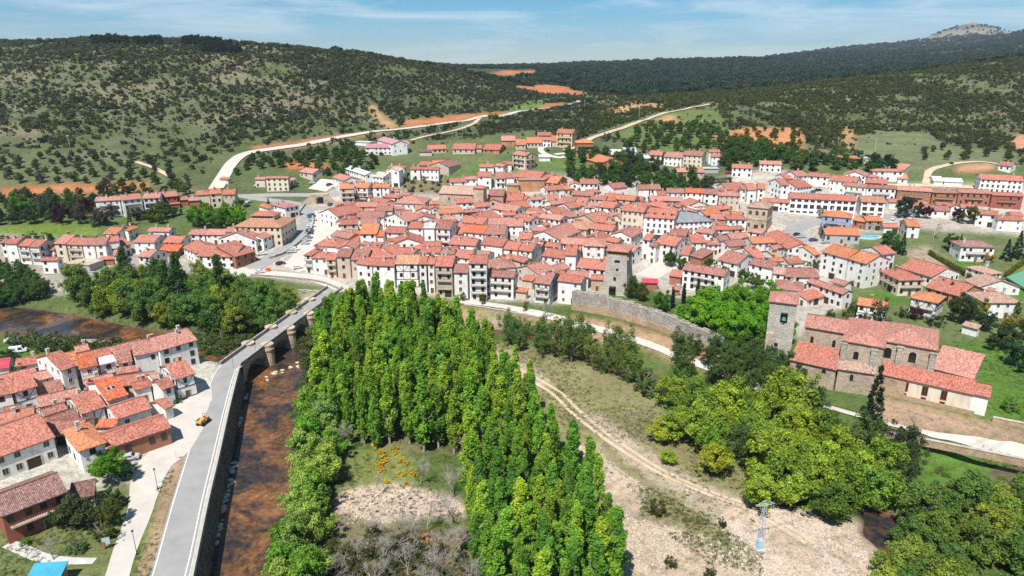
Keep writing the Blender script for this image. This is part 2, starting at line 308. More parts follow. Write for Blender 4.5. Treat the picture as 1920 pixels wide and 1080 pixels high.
# leaves: colour of the object, a tone per leaf spray
def leaf_mat(name, use_obj=True, stops=None):
    m, t, o = new_mat(name); oi = _n(t, 'ShaderNodeObjectInfo'); at = _n(t, 'ShaderNodeAttribute', attribute_name='tone')
    if use_obj: c = oi.outputs['Color']
    else: c = ramp(t, oi.outputs['Random'], stops)
    c = mixc(t, 1.0, c, ramp(t, at.outputs['Fac'], [(0.0, (0.45, 0.52, 0.48)), (0.55, (1.0, 1.0, 1.0)), (1.0, (1.6, 1.4, 1.2))]), 'MULTIPLY')
    d = _n(t, 'ShaderNodeBsdfPrincipled'); d.inputs['Roughness'].default_value = 0.6; d.inputs['Specular IOR Level'].default_value = 0.15
    tr = _n(t, 'ShaderNodeBsdfTranslucent'); mx = _n(t, 'ShaderNodeMixShader'); mx.inputs[0].default_value = 0.38
    L(t, c, d.inputs['Base Color']); L(t, mixc(t, 1.0, c, (1.15, 1.25, 0.5), 'MULTIPLY'), tr.inputs['Color'])
    L(t, d.outputs[0], mx.inputs[1]); L(t, tr.outputs[0], mx.inputs[2]); L(t, mx.outputs[0], o.inputs['Surface']); return m
leaf_mat('leaves')
leaf_mat('shrub_leaves', False, [(0.0, (0.034, 0.058, 0.026)), (0.3, (0.050, 0.075, 0.032)), (0.55, (0.075, 0.098, 0.036)), (0.72, (0.075, 0.070, 0.042)), (0.82, (0.10, 0.15, 0.04)), (0.93, (0.15, 0.13, 0.115)), (1.0, (0.13, 0.19, 0.04))])
leaf_mat('forest_leaves', False, [(0.0, (0.024, 0.045, 0.030)), (0.5, (0.036, 0.062, 0.036)), (0.85, (0.05, 0.08, 0.04)), (1.0, (0.065, 0.09, 0.04))])
leaf_mat('olive_leaves', False, [(0.0, (0.045, 0.065, 0.022)), (0.35, (0.085, 0.10, 0.026)), (0.65, (0.115, 0.125, 0.030)), (0.8, (0.06, 0.08, 0.035)), (0.92, (0.13, 0.15, 0.03)), (1.0, (0.16, 0.14, 0.12))])
leaf_mat('pine_leaves', False, [(0.0, (0.014, 0.030, 0.018)), (1.0, (0.025, 0.045, 0.022))])
leaf_mat('garden_leaves', False, [(0.0, (0.03, 0.07, 0.018)), (0.5, (0.06, 0.125, 0.022)), (1.0, (0.10, 0.17, 0.03))])
leaf_mat('dry_leaves', False, [(0.0, (0.10, 0.11, 0.045)), (0.5, (0.17, 0.16, 0.075)), (1.0, (0.11, 0.13, 0.05))])
simple('bark', (0.17, 0.14, 0.11), 0.9, 0.3, 2); simple('bark_pale', (0.34, 0.31, 0.27), 0.9, 0.3, 2); simple('twig', (0.36, 0.32, 0.28), 0.9, 0.2, 2)
# ground: painted soil zones carry the colour, noise the grain
m, t, o = new_mat('soil'); at = _n(t, 'ShaderNodeVertexColor', layer_name='soil'); ge = _n(t, 'ShaderNodeNewGeometry')
n1 = noise(t, ge.outputs['Position'], 0.06, 6, 0.65); n2 = noise(t, ge.outputs['Position'], 0.5, 6, 0.7); n3 = noise(t, ge.outputs['Position'], 2.5, 3, 0.6)
c = mixc(t, 1.0, at.outputs['Color'], ramp(t, n1, [(0.3, 0.78), (0.7, 1.22)]), 'MULTIPLY')
c = mixc(t, 1.0, c, ramp(t, n2, [(0.32, (0.55, 0.60, 0.52)), (0.5, (1, 1, 1)), (0.7, (1.28, 1.2, 1.1))]), 'MULTIPLY')
c = mixc(t, 1.0, c, ramp(t, n3, [(0.3, 0.62), (0.5, 1.0), (0.68, 1.3)]), 'MULTIPLY')
bsdf(t, o, c, 0.95, maths(t, 'ADD', n2, maths(t, 'MULTIPLY', n3, 0.4)), 0.35, 0.1)
# river: clear shallow water over brown algae bed
m, t, o = new_mat('river_water'); ge = _n(t, 'ShaderNodeNewGeometry')
mp = _n(t, 'ShaderNodeMapping'); mp.inputs['Scale'].default_value = (1, 0.45, 1); L(t, ge.outputs['Position'], mp.inputs[0])
n1 = noise(t, ge.outputs['Position'], 0.10, 6, 0.62, 0.8); n2 = noise(t, ge.outputs['Position'], 0.9, 6, 0.7); n3 = noise(t, mp.outputs[0], 2.2, 3)
c = ramp(t, n1, [(0.36, (0.03, 0.028, 0.032)), (0.46, (0.06, 0.04, 0.03)), (0.55, (0.155, 0.075, 0.032)), (0.70, (0.25, 0.125, 0.055))])
c = mixc(t, 1.0, c, ramp(t, n2, [(0.32, 0.35), (0.5, 0.9), (0.68, 1.45)]), 'MULTIPLY')
b = bsdf(t, o, c, 0.08, n3, 0.02, 0.5); b.inputs['IOR'].default_value = 1.33

# ------------------------------------------------------------------ mesh helpers
class MB:
    def __init__(s): s.v = []; s.f = []; s.m = []; s.uv = []; s.cur = 0
    def poly(s, pts, uv=None, m=None):
        k = len(s.v); s.v.extend([tuple(map(float, p)) for p in pts]); s.f.append(tuple(range(k, k + len(pts)))); s.m.append(s.cur if m is None else m)
        s.uv.append(uv if uv is not None else [(0, 0)] * len(pts))
    def box(s, c, d, rz=0.0, m=None, taper=1.0):
        x, y, z = d[0] / 2, d[1] / 2, d[2] / 2; ca, sa = math.cos(rz), math.sin(rz); q = []
        for zz, k in ((-z, 1.0), (z, taper)):
            for xx, yy in ((-x, -y), (x, -y), (x, y), (-x, y)):
                xx *= k; yy *= k; q.append((c[0] + xx * ca - yy * sa, c[1] + xx * sa + yy * ca, c[2] + zz))
        b = len(s.v); s.v.extend(q)
        for f in ((3, 2, 1, 0), (4, 5, 6, 7), (0, 1, 5, 4), (1, 2, 6, 5), (2, 3, 7, 6), (3, 0, 4, 7)):
            s.f.append(tuple(b + i for i in f)); s.m.append(s.cur if m is None else m); s.uv.append([(0, 0)] * 4)
    def bar(s, a, b_, r, n=6, r2=None, m=None):
        a = Vector(a); b_ = Vector(b_); d = b_ - a
        if d.length < 1e-6: return
        q = d.to_track_quat('Z', 'Y'); k = len(s.v); r2 = r if r2 is None else r2
        for (c, rr) in ((a, r), (b_, r2)):
            for i in range(n):
                an = 2 * math.pi * i / n; s.v.append(tuple(c + q @ Vector((math.cos(an) * rr, math.sin(an) * rr, 0))))
        for i in range(n):
            j = (i + 1) % n; s.f.append((k + i, k + j, k + n + j, k + n + i)); s.m.append(s.cur if m is None else m); s.uv.append([(0, 0)] * 4)
        s.f.append(tuple(k + n + i for i in range(n))); s.m.append(s.cur if m is None else m); s.uv.append([(0, 0)] * n)
        s.f.append(tuple(k + n - 1 - i for i in range(n))); s.m.append(s.cur if m is None else m); s.uv.append([(0, 0)] * n)
    def lathe(s, prof_, n=12, c=(0, 0, 0), m=None):
        k = len(s.v)
        for (r, z) in prof_:
            for i in range(n): a = 2 * math.pi * i / n; s.v.append((c[0] + r * math.cos(a), c[1] + r * math.sin(a), c[2] + z))
        for q in range(len(prof_) - 1):
            for i in range(n):
                j = (i + 1) % n; s.f.append((k + q * n + i, k + q * n + j, k + (q + 1) * n + j, k + (q + 1) * n + i)); s.m.append(s.cur if m is None else m); s.uv.append([(0, 0)] * 4)
        s.f.append(tuple(k + (len(prof_) - 1) * n + i for i in range(n))); s.m.append(s.cur if m is None else m); s.uv.append([(0, 0)] * n)
    def slab(s, pts, th, flip_uv=None):     # a roof plane with thickness; uv in metres (u along the eave, v up the slope)
        p = [Vector(q) for q in pts]; e = (p[1] - p[0]).normalized(); nrm = (p[1] - p[0]).cross(p[2] - p[0]).normalized(); up = nrm.cross(e)
        uv = [((q - p[0]).dot(e), (q - p[0]).dot(up)) for q in p]
        s.poly(p, uv); low = [q - Vector((0, 0, th)) for q in p]; s.poly(low[::-1]); k = len(p)
        for i in range(k): s.poly([p[i], low[i], low[(i + 1) % k], p[(i + 1) % k]])
    def mesh(s, name, mats, smooth=False):
        me = bpy.data.meshes.new(name); me.from_pydata(s.v, [], s.f)
        for q in (mats if isinstance(mats, (list, tuple)) else [mats]): me.materials.append(MATS[q])
        if any(s.m): me.polygons.foreach_set('material_index', s.m)
        u = me.uv_layers.new(name='UVMap'); u.data.foreach_set('uv', [c for f in s.uv for q in f for c in q])
        if smooth: me.polygons.foreach_set('use_smooth', [True] * len(s.f))
        me.update(); return me
def link(name, me, parent=None, loc=(0, 0, 0), rz=0.0, color=None, scale=None):
    o = bpy.data.objects.new(name, me); col.objects.link(o); o.location = loc
    if rz: o.rotation_euler = (0, 0, rz)
    if scale is not None: o.scale = scale if hasattr(scale, '__len__') else (scale,) * 3
    if parent is not None: o.parent = parent
    if color is not None: o.color = (*color[:3], 1)
    return o
def tag(o, label=None, cat=None, group=None, kind=None):
    for k, v in (('label', label), ('category', cat), ('group', group), ('kind', kind)):
        if v: o[k] = v
    return o
def thing(name, label, cat, loc, rz=0.0, group=None):
    o = link(name, None, None, loc, rz); o.empty_display_size = 0.5; return tag(o, label, cat, group)
ORD = ['first', 'second', 'third', 'fourth', 'fifth', 'sixth', 'seventh', 'eighth', 'ninth', 'tenth', 'eleventh', 'twelfth', 'thirteenth', 'fourteenth', 'fifteenth', 'sixteenth', 'seventeenth', 'eighteenth', 'nineteenth', 'twentieth',
       'twenty-first', 'twenty-second', 'twenty-third', 'twenty-fourth', 'twenty-fifth', 'twenty-sixth', 'twenty-seventh', 'twenty-eighth', 'twenty-ninth', 'thirtieth'] + ['thirty-' + w for w in ('first', 'second', 'third', 'fourth', 'fifth', 'sixth', 'seventh', 'eighth', 'ninth')] + [b for d in ('fort', 'fift', 'sixt') for b in [d + 'ieth'] + [d + 'y-' + w for w in ('first', 'second', 'third', 'fourth', 'fifth', 'sixth', 'seventh', 'eighth', 'ninth')]]

# ------------------------------------------------------------------ ground sheet, painted with soil zones
GRASS, MEADOW, HILL, SAND, REDS, PAVE, DIRT, MUD, DRY = (0.085, 0.12, 0.035), (0.085, 0.16, 0.028), (0.120, 0.130, 0.072), (0.44, 0.345, 0.265), (0.42, 0.165, 0.075), (0.46, 0.43, 0.385), (0.30, 0.215, 0.135), (0.10, 0.085, 0.055), (0.20, 0.185, 0.09)
FARF = (0.05, 0.062, 0.032)
C = np.empty(Z.shape + (3,)); C[:] = (0.105, 0.118, 0.062)
_nz = fbm(GX / 40, GY / 40, 51)
def paint(mask, c, a=1.0):
    m = mask.astype(float)[..., None] * a
    C[:] = C * (1 - m) + np.array(c) * m
paint(_nz > 0.54, (0.19, 0.165, 0.105), 0.75); paint(_nz < 0.38, (0.075, 0.105, 0.036), 0.7)
paint(GY > 1150, FARF)
paint((GY > 2600) & (fbm(GX / 300, GY / 300, 61) > 0.52) & (GX > 2000), (0.16, 0.15, 0.11), 0.8)
paint((_pd < 300) & (_pd > 110), (0.26, 0.24, 0.19), 0.9); paint(_pd <= 110, (0.05, 0.065, 0.04)); paint(_pd < 42, (0.42, 0.38, 0.32))
paint(GY < 300, GRASS)
TOWN = hitpoly([(500, 520), (470, 500), (500, 440), (560, 385), (620, 355), (700, 330), (830, 345), (980, 330), (1130, 330), (1300, 350), (1420, 318), (1600, 330), (1920, 345), (2100, 400), (2100, 470), (1920, 480), (1720, 520), (1690, 640), (1500, 640), (1430, 560), (1260, 560), (1210, 530), (1060, 570), (860, 562), (640, 540)])
TOWNG = (0.40, 0.36, 0.32)
paint(inside(TOWN, GX, GY), TOWNG)
SHRUB_OK = np.ones(Z.shape)               # how thickly scrub grows
SHRUB_OK[inside(TOWN, GX, GY)] = 0
def zone(pts, c, a=1.0, shrub=None):
    m = inside(hitpoly(pts), GX, GY); paint(m, c, a)
    if shrub is not None: SHRUB_OK[m] = shrub
    return m
zone([(-400, 300), (0, 292), (120, 285), (240, 300), (330, 340), (330, 380), (0, 380), (-400, 400)], (0.11, 0.13, 0.06), 1, 0.3)
zone([(0, 352), (120, 345), (280, 342), (275, 356), (150, 362), (0, 368)], REDS, 0.9, 0.1)
zone([(-400, 400), (0, 380), (320, 372), (480, 360), (560, 372), (470, 470), (200, 470), (-400, 500)], (0.095, 0.13, 0.045), 1, 0.0)
zone([(-200, 425), (0, 424), (190, 418), (180, 440), (0, 446), (-200, 455)], (0.13, 0.19, 0.035), 1, 0)
zone([(-400, 440), (0, 440), (470, 470), (480, 520), (0, 560), (-400, 560)], (0.30, 0.27, 0.23), 1, 0)
zone([(640, 330), (700, 310), (800, 296), (980, 285), (1100, 290), (1150, 300), (1100, 330), (960, 320), (840, 340), (700, 335)], (0.10, 0.145, 0.045), 1, 0.0)
zone([(560, 300), (640, 315), (720, 312), (860, 318), (960, 290), (1060, 270), (1000, 245), (880, 262), (760, 262), (660, 280)], (0.115, 0.135, 0.058), 1, 0.08)
zone([(640, 268), (760, 250), (880, 232), (900, 222), (760, 236), (640, 258)], (0.115, 0.135, 0.06), 1, 0.05)
zone([(440, 330), (560, 292), (640, 288), (720, 315), (600, 350), (500, 350)], (0.09, 0.12, 0.045), 1, 0.4)
zone([(525, 303), (570, 300), (620, 310), (600, 318), (540, 316)], REDS, 1, 0.0)
zone([(745, 240), (760, 226), (830, 220), (900, 212), (990, 200), (1055, 192), (1060, 196), (960, 214), (890, 224), (800, 234)], REDS, 0.95, 0.0)
zone([(470, 275), (560, 264), (640, 252), (720, 244), (720, 250), (640, 262), (560, 278), (480, 286)], (0.36, 0.16, 0.09), 0.9, 0.1)
zone([(688, 198), (700, 196), (745, 238), (728, 244)], (0.42, 0.26, 0.13), 1, 0.0)
zone([(960, 165), (1000, 160), (1060, 162), (1090, 172), (1085, 181), (1040, 178), (990, 172)], REDS, 1, 0.0)
zone([(895, 145), (960, 134), (1000, 134), (1010, 142), (960, 150), (900, 152)], (0.10, 0.17, 0.04), 1, 0.0)
zone([(905, 141), (940, 132), (1005, 133), (1015, 138), (960, 140)], REDS, 1, 0.0)
zone([(960, 200), (1030, 182), (1060, 184), (1010, 204), (940, 216)], (0.12, 0.18, 0.05), 1, 0.1)
zone([(1095, 182), (1170, 178), (1185, 186), (1110, 192)], (0.13, 0.19, 0.06), 1, 0.1)
zone([(1130, 205), (1200, 192), (1245, 196), (1240, 204), (1150, 214)], (0.46, 0.27, 0.14), 0.9, 0.15)
zone([(1170, 230), (1290, 205), (1340, 200), (1370, 250), (1340, 300), (1240, 290), (1160, 262)], (0.12, 0.155, 0.05), 1, 0.12)
zone([(1232, 222), (1262, 214), (1280, 240), (1262, 248)], (0.46, 0.27, 0.13), 1, 0.0)
zone([(1340, 250), (1395, 240), (1495, 240), (1510, 262), (1500, 285), (1440, 290), (1400, 270), (1345, 268)], (0.47, 0.22, 0.10), 1, 0.0)
zone([(1570, 238), (1600, 238), (1610, 278), (1585, 280)], (0.44, 0.24, 0.11), 0.8, 0.1)
zone([(1600, 258), (1640, 246), (1740, 250), (1780, 275), (1900, 285), (1920, 310), (1700, 322), (1600, 305)], (0.145, 0.165, 0.085), 1, 0.03)
zone([(1500, 300), (1600, 300), (1680, 320), (1760, 335), (1720, 345), (1600, 340), (1480, 330)], (0.10, 0.135, 0.05), 1, 0.0)
zone([(1890, 258), (1920, 252), (1960, 270), (1920, 285), (1900, 278)], (0.46, 0.24, 0.14), 1, 0.1)
zone([(1800, 312), (1850, 306), (1870, 315), (1830, 324), (1790, 322)], (0.45, 0.24, 0.15), 1, 0.0)
zone([(1700, 340), (1760, 330), (1920, 315), (1960, 330), (1920, 345), (1760, 350)], (0.09, 0.14, 0.04), 0.9, 0.0)
zone([(735, 340), (800, 328), (865, 343), (860, 364), (760, 362)], (0.17, 0.145, 0.085), 1, 0)
# right bank gardens and the church slope
zone([(1600, 440), (1720, 430), (1920, 440), (2100, 470), (2100, 640), (1700, 640), (1560, 560)], (0.12, 0.15, 0.06), 1, 0)
zone([(1690, 470), (1740, 460), (1830, 540), (1810, 560)], (0.30, 0.24, 0.18), 1, 0)
zone([(1600, 560), (1640, 545), (1720, 560), (1690, 575), (1620, 570)], MEADOW, 1, 0)
zone([(1860, 545), (1920, 525), (2000, 540), (1960, 580), (1890, 575)], MEADOW, 1, 0)
zone([(1790, 480), (1850, 478), (1850, 505), (1800, 505)], MEADOW, 1, 0)
zone([(1770, 640), (1920, 640), (2100, 700), (2100, 820), (1860, 790), (1800, 700)], MEADOW, 1, 0)
zone([(1640, 740), (1850, 790), (1960, 812), (1960, 850), (1640, 800)], (0.34, 0.235, 0.16), 1, 0)
zone([(1650, 830), (1760, 838), (1900, 860), (1960, 900), (1900, 930), (1700, 920)], MEADOW, 1, 0)
zone([(1850, 880), (1960, 850), (1960, 920), (1880, 930)], (0.12, 0.09, 0.06), 1, 0)
zone([(1500, 640), (1530, 596), (1600, 572), (1680, 600), (1700, 640), (1600, 650)], (0.10, 0.13, 0.045), 1, 0)
# island: dry grass, shingle, tracks
zone([(900, 640), (1000, 650), (1200, 720), (1260, 800), (1420, 900), (1450, 980), (1640, 1000), (1500, 1200), (1150, 1200), (1100, 900), (1000, 760)], DRY, 1, 0)
zone([(910, 655), (960, 658), (1000, 690), (1040, 720), (1010, 730), (930, 690)], SAND, 0.9, 0)
zone([(1060, 840), (1120, 832), (1160, 880), (1240, 930), (1180, 970), (1090, 900)], SAND, 0.85, 0)
zone([(1080, 770), (1130, 780), (1250, 870), (1400, 940), (1520, 960), (1640, 1010), (1660, 1060), (1600, 1200), (1480, 1200), (1420, 1030), (1300, 950), (1180, 870)], (0.42, 0.34, 0.27), 0.8, 0)
zone([(1390, 930), (1500, 960), (1640, 1000), (1660, 1070), (1600, 1250), (1450, 1250), (1400, 1060), (1340, 980)], SAND, 1, 0)
zone([(1150, 960), (1260, 985), (1400, 1040), (1420, 1180), (1180, 1200), (1140, 1020)], SAND, 0.8, 0)
zone([(1200, 905), (1300, 960), (1420, 1035), (1430, 1075), (1330, 1030), (1210, 950)], DRY, 0.9, 0)
zone([(640, 850), (760, 840), (790, 900), (700, 925), (640, 905)], (0.15, 0.18, 0.06), 1, 0)
zone([(640, 920), (740, 905), (860, 935), (880, 965), (760, 975), (650, 985), (620, 950)], (0.47, 0.37, 0.30), 1, 0)
zone([(560, 1100), (640, 960), (760, 990), (880, 990), (900, 1250), (560, 1250)], (0.16, 0.14, 0.085), 1, 0)
zone([(590, 650), (760, 605), (880, 650), (1000, 790), (960, 850), (760, 850), (600, 800)], (0.13, 0.12, 0.06), 1, 0)
zone([(850, 578), (960, 585), (1080, 610), (1180, 640), (1170, 660), (1060, 640), (950, 620), (860, 612)], (0.34, 0.25, 0.15), 1, 0)
zone([(1060, 590), (1180, 608), (1290, 645), (1360, 672), (1340, 690), (1250, 668), (1170, 640), (1070, 612)], (0.36, 0.24, 0.15), 1, 0)
zone([(905, 603), (960, 605), (1000, 612), (995, 620), (930, 616)], (0.50, 0.43, 0.36), 1, 0)
# left bank
zone([(0, 690), (120, 690), (300, 660), (370, 655), (420, 700), (400, 800), (330, 880), (300, 930), (220, 1000), (-300, 1250), (-300, 700)], PAVE, 0.85, 0)
zone([(20, 650), (160, 645), (240, 655), (330, 660), (150, 690), (30, 705), (-200, 720), (-200, 655)], MEADOW, 1, 0)
zone([(70, 632), (140, 628), (215, 634), (200, 648), (150, 645), (70, 640)], SAND, 0.95, 0)
zone([(-300, 950), (0, 930), (110, 950), (240, 900), (255, 960), (215, 1100), (-300, 1250)], (0.13, 0.15, 0.055), 1, 0)
zone([(250, 1080), (295, 920), (330, 860), (372, 800), (360, 860), (318, 960), (282, 1100)], DIRT, 1, 0)
zone([(215, 1120), (240, 1030), (278, 950), (296, 900), (302, 905), (286, 975), (262, 1050), (245, 1120)], MEADOW, 0.9, 0)
zone([(560, 560), (620, 548), (600, 575), (560, 590), (500, 610), (540, 575)], (0.48, 0.42, 0.35), 0.8, 0)
paint(_riv | ((_ch < CH_W) & near & (GX > -60)), MUD)
Cb = np.stack([blur(C[..., i], 1, 1) for i in range(3)], -1)
_v = np.stack([GX, GY, Z], -1).reshape(-1, 3)
_idx = np.arange(NA * NR).reshape(NA, NR)
_q = np.stack([_idx[:-1, :-1], _idx[1:, :-1], _idx[1:, 1:], _idx[:-1, 1:]], -1).reshape(-1, 4)
me = bpy.data.meshes.new('ground'); me.vertices.add(len(_v)); me.vertices.foreach_set('co', _v.ravel())
me.loops.add(_q.size); me.loops.foreach_set('vertex_index', _q.ravel()); me.polygons.add(len(_q))
me.polygons.foreach_set('loop_start', np.arange(0, _q.size, 4)); me.update(calc_edges=True)
me.polygons.foreach_set('use_smooth', [True] * len(_q))
_ca = me.color_attributes.new('soil', 'FLOAT_COLOR', 'POINT')
_ca.data.foreach_set('color', np.concatenate([Cb.reshape(-1, 3), np.ones((len(_v), 1))], 1).ravel().astype(np.float32))
me.materials.append(MATS['soil'])
tag(link('ground', me), 'valley floor and hill slopes with grass, scrub and bare soil', None, None, 'structure')
# water
def sheet(name, poly, z, mat, label, kind='structure'):
    mb = MB(); mb.poly([(x, y, z) for x, y in poly]); return tag(link(name, mb.mesh(name, mat)), label, None, None, kind)
_big = np.array([(-700, 90), (300, 60), (300, 330), (-700, 330)])
sheet('river', np.array([(-520, 60), (330, 60), (330, 300), (-520, 300)]), WATER, 'river_water', 'shallow brown river and side channel')
# strips laid on the ground (roads, paths)
def resample(pts, step):
    pts = [np.array(p, float) for p in pts]; out = []
    # smooth with Catmull-Rom
    for i in range(len(pts) - 1):
        p0 = pts[max(i - 1, 0)]; p1 = pts[i]; p2 = pts[i + 1]; p3 = pts[min(i + 2, len(pts) - 1)]
        n = max(2, int(np.linalg.norm(p2 - p1) / step))
        for k in range(n):
            t = k / n; out.append(0.5 * ((2 * p1) + (-p0 + p2) * t + (2 * p0 - 5 * p1 + 4 * p2 - p3) * t * t + (-p0 + 3 * p1 - 3 * p2 + p3) * t ** 3))
    out.append(pts[-1]); return np.array(out)
def strip(name, pxs, w, mat, label, dz=0.08, step=2.0, flat=None, offs=0.0, kind='structure', plane=None, parent=None):
    pts = [(P(x, y, plane)[:2] if plane is not None else hit(x, y)[:2]) for x, y in pxs]
    line = resample(pts, step); d = np.gradient(line, axis=0); d /= np.linalg.norm(d, axis=1)[:, None] + 1e-9
    nrm = np.stack([d[:, 1], -d[:, 0]], 1); ws = w if hasattr(w, '__len__') else [w, w]
    ww = np.interp(np.linspace(0, 1, len(line)), np.linspace(0, 1, len(ws)), ws)
    K = 7; mb = MB(); rows = []
    for i in range(len(line)):
        r = []
        for k in range(K):
            q = line[i] + nrm[i] * (offs + ww[i] * (k / (K - 1) - 0.5)); r.append((q[0], q[1], flat if flat is not None else float(ground(q[0], q[1])) + dz))
        rows.append(r)
    for a, b_ in zip(rows[:-1], rows[1:]):
        for k in range(K - 1): mb.poly([a[k], a[k + 1], b_[k + 1], b_[k]])
    o = link(name, mb.mesh(name, mat), parent)
    if parent is None: tag(o, label, None, None, kind)
    return o, line
# ------------------------------------------------------------------ roads, paths
EMB = [(212, 1420), (285, 1180), (322, 1060), (352, 940), (377, 850), (400, 765), (420, 702), (434, 684)]
strip('road', EMB, [6.6, 6.4, 6.2, 6], 'asphalt', 'grey two lane road on the river embankment', flat=0.05, plane=0, step=1.5)
for sgn, nm in ((-1, 'left'), (1, 'right')):
    strip('road_marking', EMB, 0.18, 'white_line', 'white edge line along the embankment road, %s side' % nm, flat=0.056, plane=0, offs=sgn * 2.75, step=1.5)
strip('street', [(470, 505), (500, 488), (530, 470), (556, 445), (575, 420), (578, 400), (566, 386), (540, 380), (500, 375), (455, 368)], [9, 8, 7, 7, 6.5, 6], 'asphalt', 'grey street curving down past the car park', 0.12, 1.5)
strip('street', [(434, 505), (475, 512), (530, 517), (590, 523), (640, 540), (660, 550)], [8, 8, 7, 7], 'pale_road', 'pale street from the bridge head along the river wall', 0.12, 1.5)
strip('car_park', [(596, 395), (602, 430), (596, 465), (575, 490), (540, 503)], [14, 17, 20, 20, 15], 'pale_road', 'pale gravel car park between street and old town', 0.09, 1.5)
strip('street', [(440, 368), (520, 366), (600, 366), (650, 362)], 6, 'asphalt', 'upper road crossing above the little arch', 0.15, 1.5)
strip('car_park', [(590, 345), (625, 350)], [14, 16], 'pale_road', 'small upper car park above the arch', 0.2, 1.5)
strip('hill_road', [(405, 355), (420, 330), (440, 302), (465, 288), (520, 279), (580, 270), (650, 256), (720, 246), (800, 237), (880, 226), (960, 213), (1020, 204), (1060, 198), (1085, 191), (1080, 184), (1055, 179), (1030, 176)], [9, 8, 6.5, 6, 6, 6, 6, 6], 'pale_road', 'pale road climbing the valley below the left hill', 0.6, 4)
strip('dirt_track', [(900, 222), (880, 236), (850, 246), (800, 256), (770, 264)], 4, 'dirt_track', 'dirt track dropping from the hill road towards the sheds', 0.5, 3)
strip('dirt_track', [(1060, 284), (1095, 268), (1120, 256), (1180, 236), (1230, 218), (1290, 204), (1330, 196)], [5, 5, 5, 4], 'dirt_track', 'pale track climbing from the unfinished house to the right', 0.6, 3)
strip('dirt_track', [(1040, 290), (1070, 288), (1050, 296), (1020, 288), (1015, 278), (1040, 272)], 4, 'pale_road', 'pale lane looping between the upper barns', 0.3, 2)
strip('dirt_track', [(1735, 346), (1738, 335), (1742, 322), (1760, 314), (1800, 306), (1840, 304), (1870, 308)], 4, 'dirt_track', 'cream dirt track forking on the right meadow', 0.4, 3)
strip('dirt_track', [(1500, 348), (1620, 350), (1735, 348), (1830, 352)], 4, 'dirt_track', 'dirt lane behind the long red row', 0.3, 3)
strip('dirt_track', [(255, 304), (285, 314), (325, 335)], 3, 'dirt_track', 'cream footpath on the left hillside field', 0.4, 3)
strip('square', [(1500, 452), (1490, 430), (1520, 418), (1600, 408), (1680, 405)], [9, 9, 8, 8, 8], 'asphalt', 'pale square beside the stone archive', 0.12, 2)
strip('street', [(1210, 520), (1250, 498), (1280, 485)], 10, 'pale_road', 'pale lane behind the stone keep', 0.1, 2)
strip('path', [(860, 566), (920, 572), (970, 580), (1030, 592), (1110, 615), (1180, 634), (1255, 662), (1330, 690), (1420, 725), (1520, 755), (1600, 778), (1660, 795), (1760, 818), (1860, 838), (1960, 856), (2050, 870)], [3.5, 3.2, 2.4, 2.0, 2.0, 2.0, 2.4], 'pale_road', 'pale riverside path below the old wall', 0.3, 1.5)
strip('path', [(110, 1400), (190, 1180), (232, 1040), (262, 960), (285, 880), (322, 840), (360, 770), (372, 720)], [4.5, 4, 4, 5, 9, 10, 6], 'pale_road', 'pale footpath and forecourt beside the embankment road', 0.07, 1.5)
for dx in (-9, 9):
    strip('wheel_track', [(960 + dx, 690), (1040 + dx, 735), (1100 + dx, 790), (1160 + dx, 835), (1240 + dx, 885), (1330 + dx, 925), (1420 + dx, 960), (1520 + dx, 1020)], 1.1, 'dirt_track', 'bare %s wheel rut of the track over the shingle island' % ('left' if dx < 0 else 'right'), 0.10, 1.5)
strip('path', [(15, 1020), (45, 1032), (80, 1046), (130, 1052), (178, 1052)], [2.2, 2.4, 2.0, 1.6], 'concrete', 'white garden path winding through the bottom left garden', 0.08, 1.0)
# ------------------------------------------------------------------ house parts shared by all houses
def win_mesh(name, w, h, frame, sub=False):
    mb = MB(); e = 0.10; d = 0.10
    for (cx, cz, a, b_) in ((-w / 2 - e / 2, 0, e, h + 2 * e), (w / 2 + e / 2, 0, e, h + 2 * e), (0, h / 2 + e / 2, w, e), (0, -h / 2 - e / 2, w, e * 1.2)):
        mb.box((cx, -d / 2 + 0.02, cz), (a, d, b_), m=0)
    mb.box((0, -0.015, 0), (w, 0.05, h), m=1); mb.box((0, -0.05, 0), (0.07, 0.03, h), m=0)
    return mb.mesh(name, [frame, 'pane'])
WIN = {}
def get_win(w, h, frame):
    k = (round(w, 2), round(h, 2), frame)
    if k not in WIN: WIN[k] = win_mesh('window', w, h, frame)
    return WIN[k]
def door_mesh(w, h, mat):
    mb = MB(); mb.box((0, -0.03, h / 2), (w, 0.08, h), m=0); mb.box((0, -0.05, h + 0.07), (w + 0.3, 0.14, 0.14), m=1)
    for s in (-1, 1): mb.box((s * (w / 2 + 0.075), -0.05, h / 2), (0.15, 0.14, h), m=1)
    return mb.mesh('door', [mat, 'frame_stone'])
DOORS = {'d': door_mesh(1.1, 2.1, 'shutter'), 'g': door_mesh(2.6, 2.4, 'wood_red'), 'k': door_mesh(2.6, 2.5, 'timber')}
def chimney_mesh(mat):
    mb = MB(); mb.box((0, 0, 0.5), (0.7, 0.7, 1.6), m=0); mb.box((0, 0, 1.36), (0.9, 0.9, 0.12), m=0); mb.box((0, 0, 1.55), (0.5, 0.5, 0.26), m=0); mb.box((0, 0, 1.74), (0.95, 0.95, 0.1), m=1)
    return mb.mesh('chimney', [mat, 'frame_stone'])
CHIM = [chimney_mesh('concrete'), chimney_mesh('frame_white'), chimney_mesh('brick')]
def skylight_mesh():
    mb = MB(); mb.box((0, 0, 0.04), (0.9, 1.2, 0.12), m=0); mb.box((0, 0, 0.11), (0.7, 1.0, 0.03), m=1); return mb.mesh('skylight', ['galvanised', 'pane'])
SKYL = skylight_mesh()
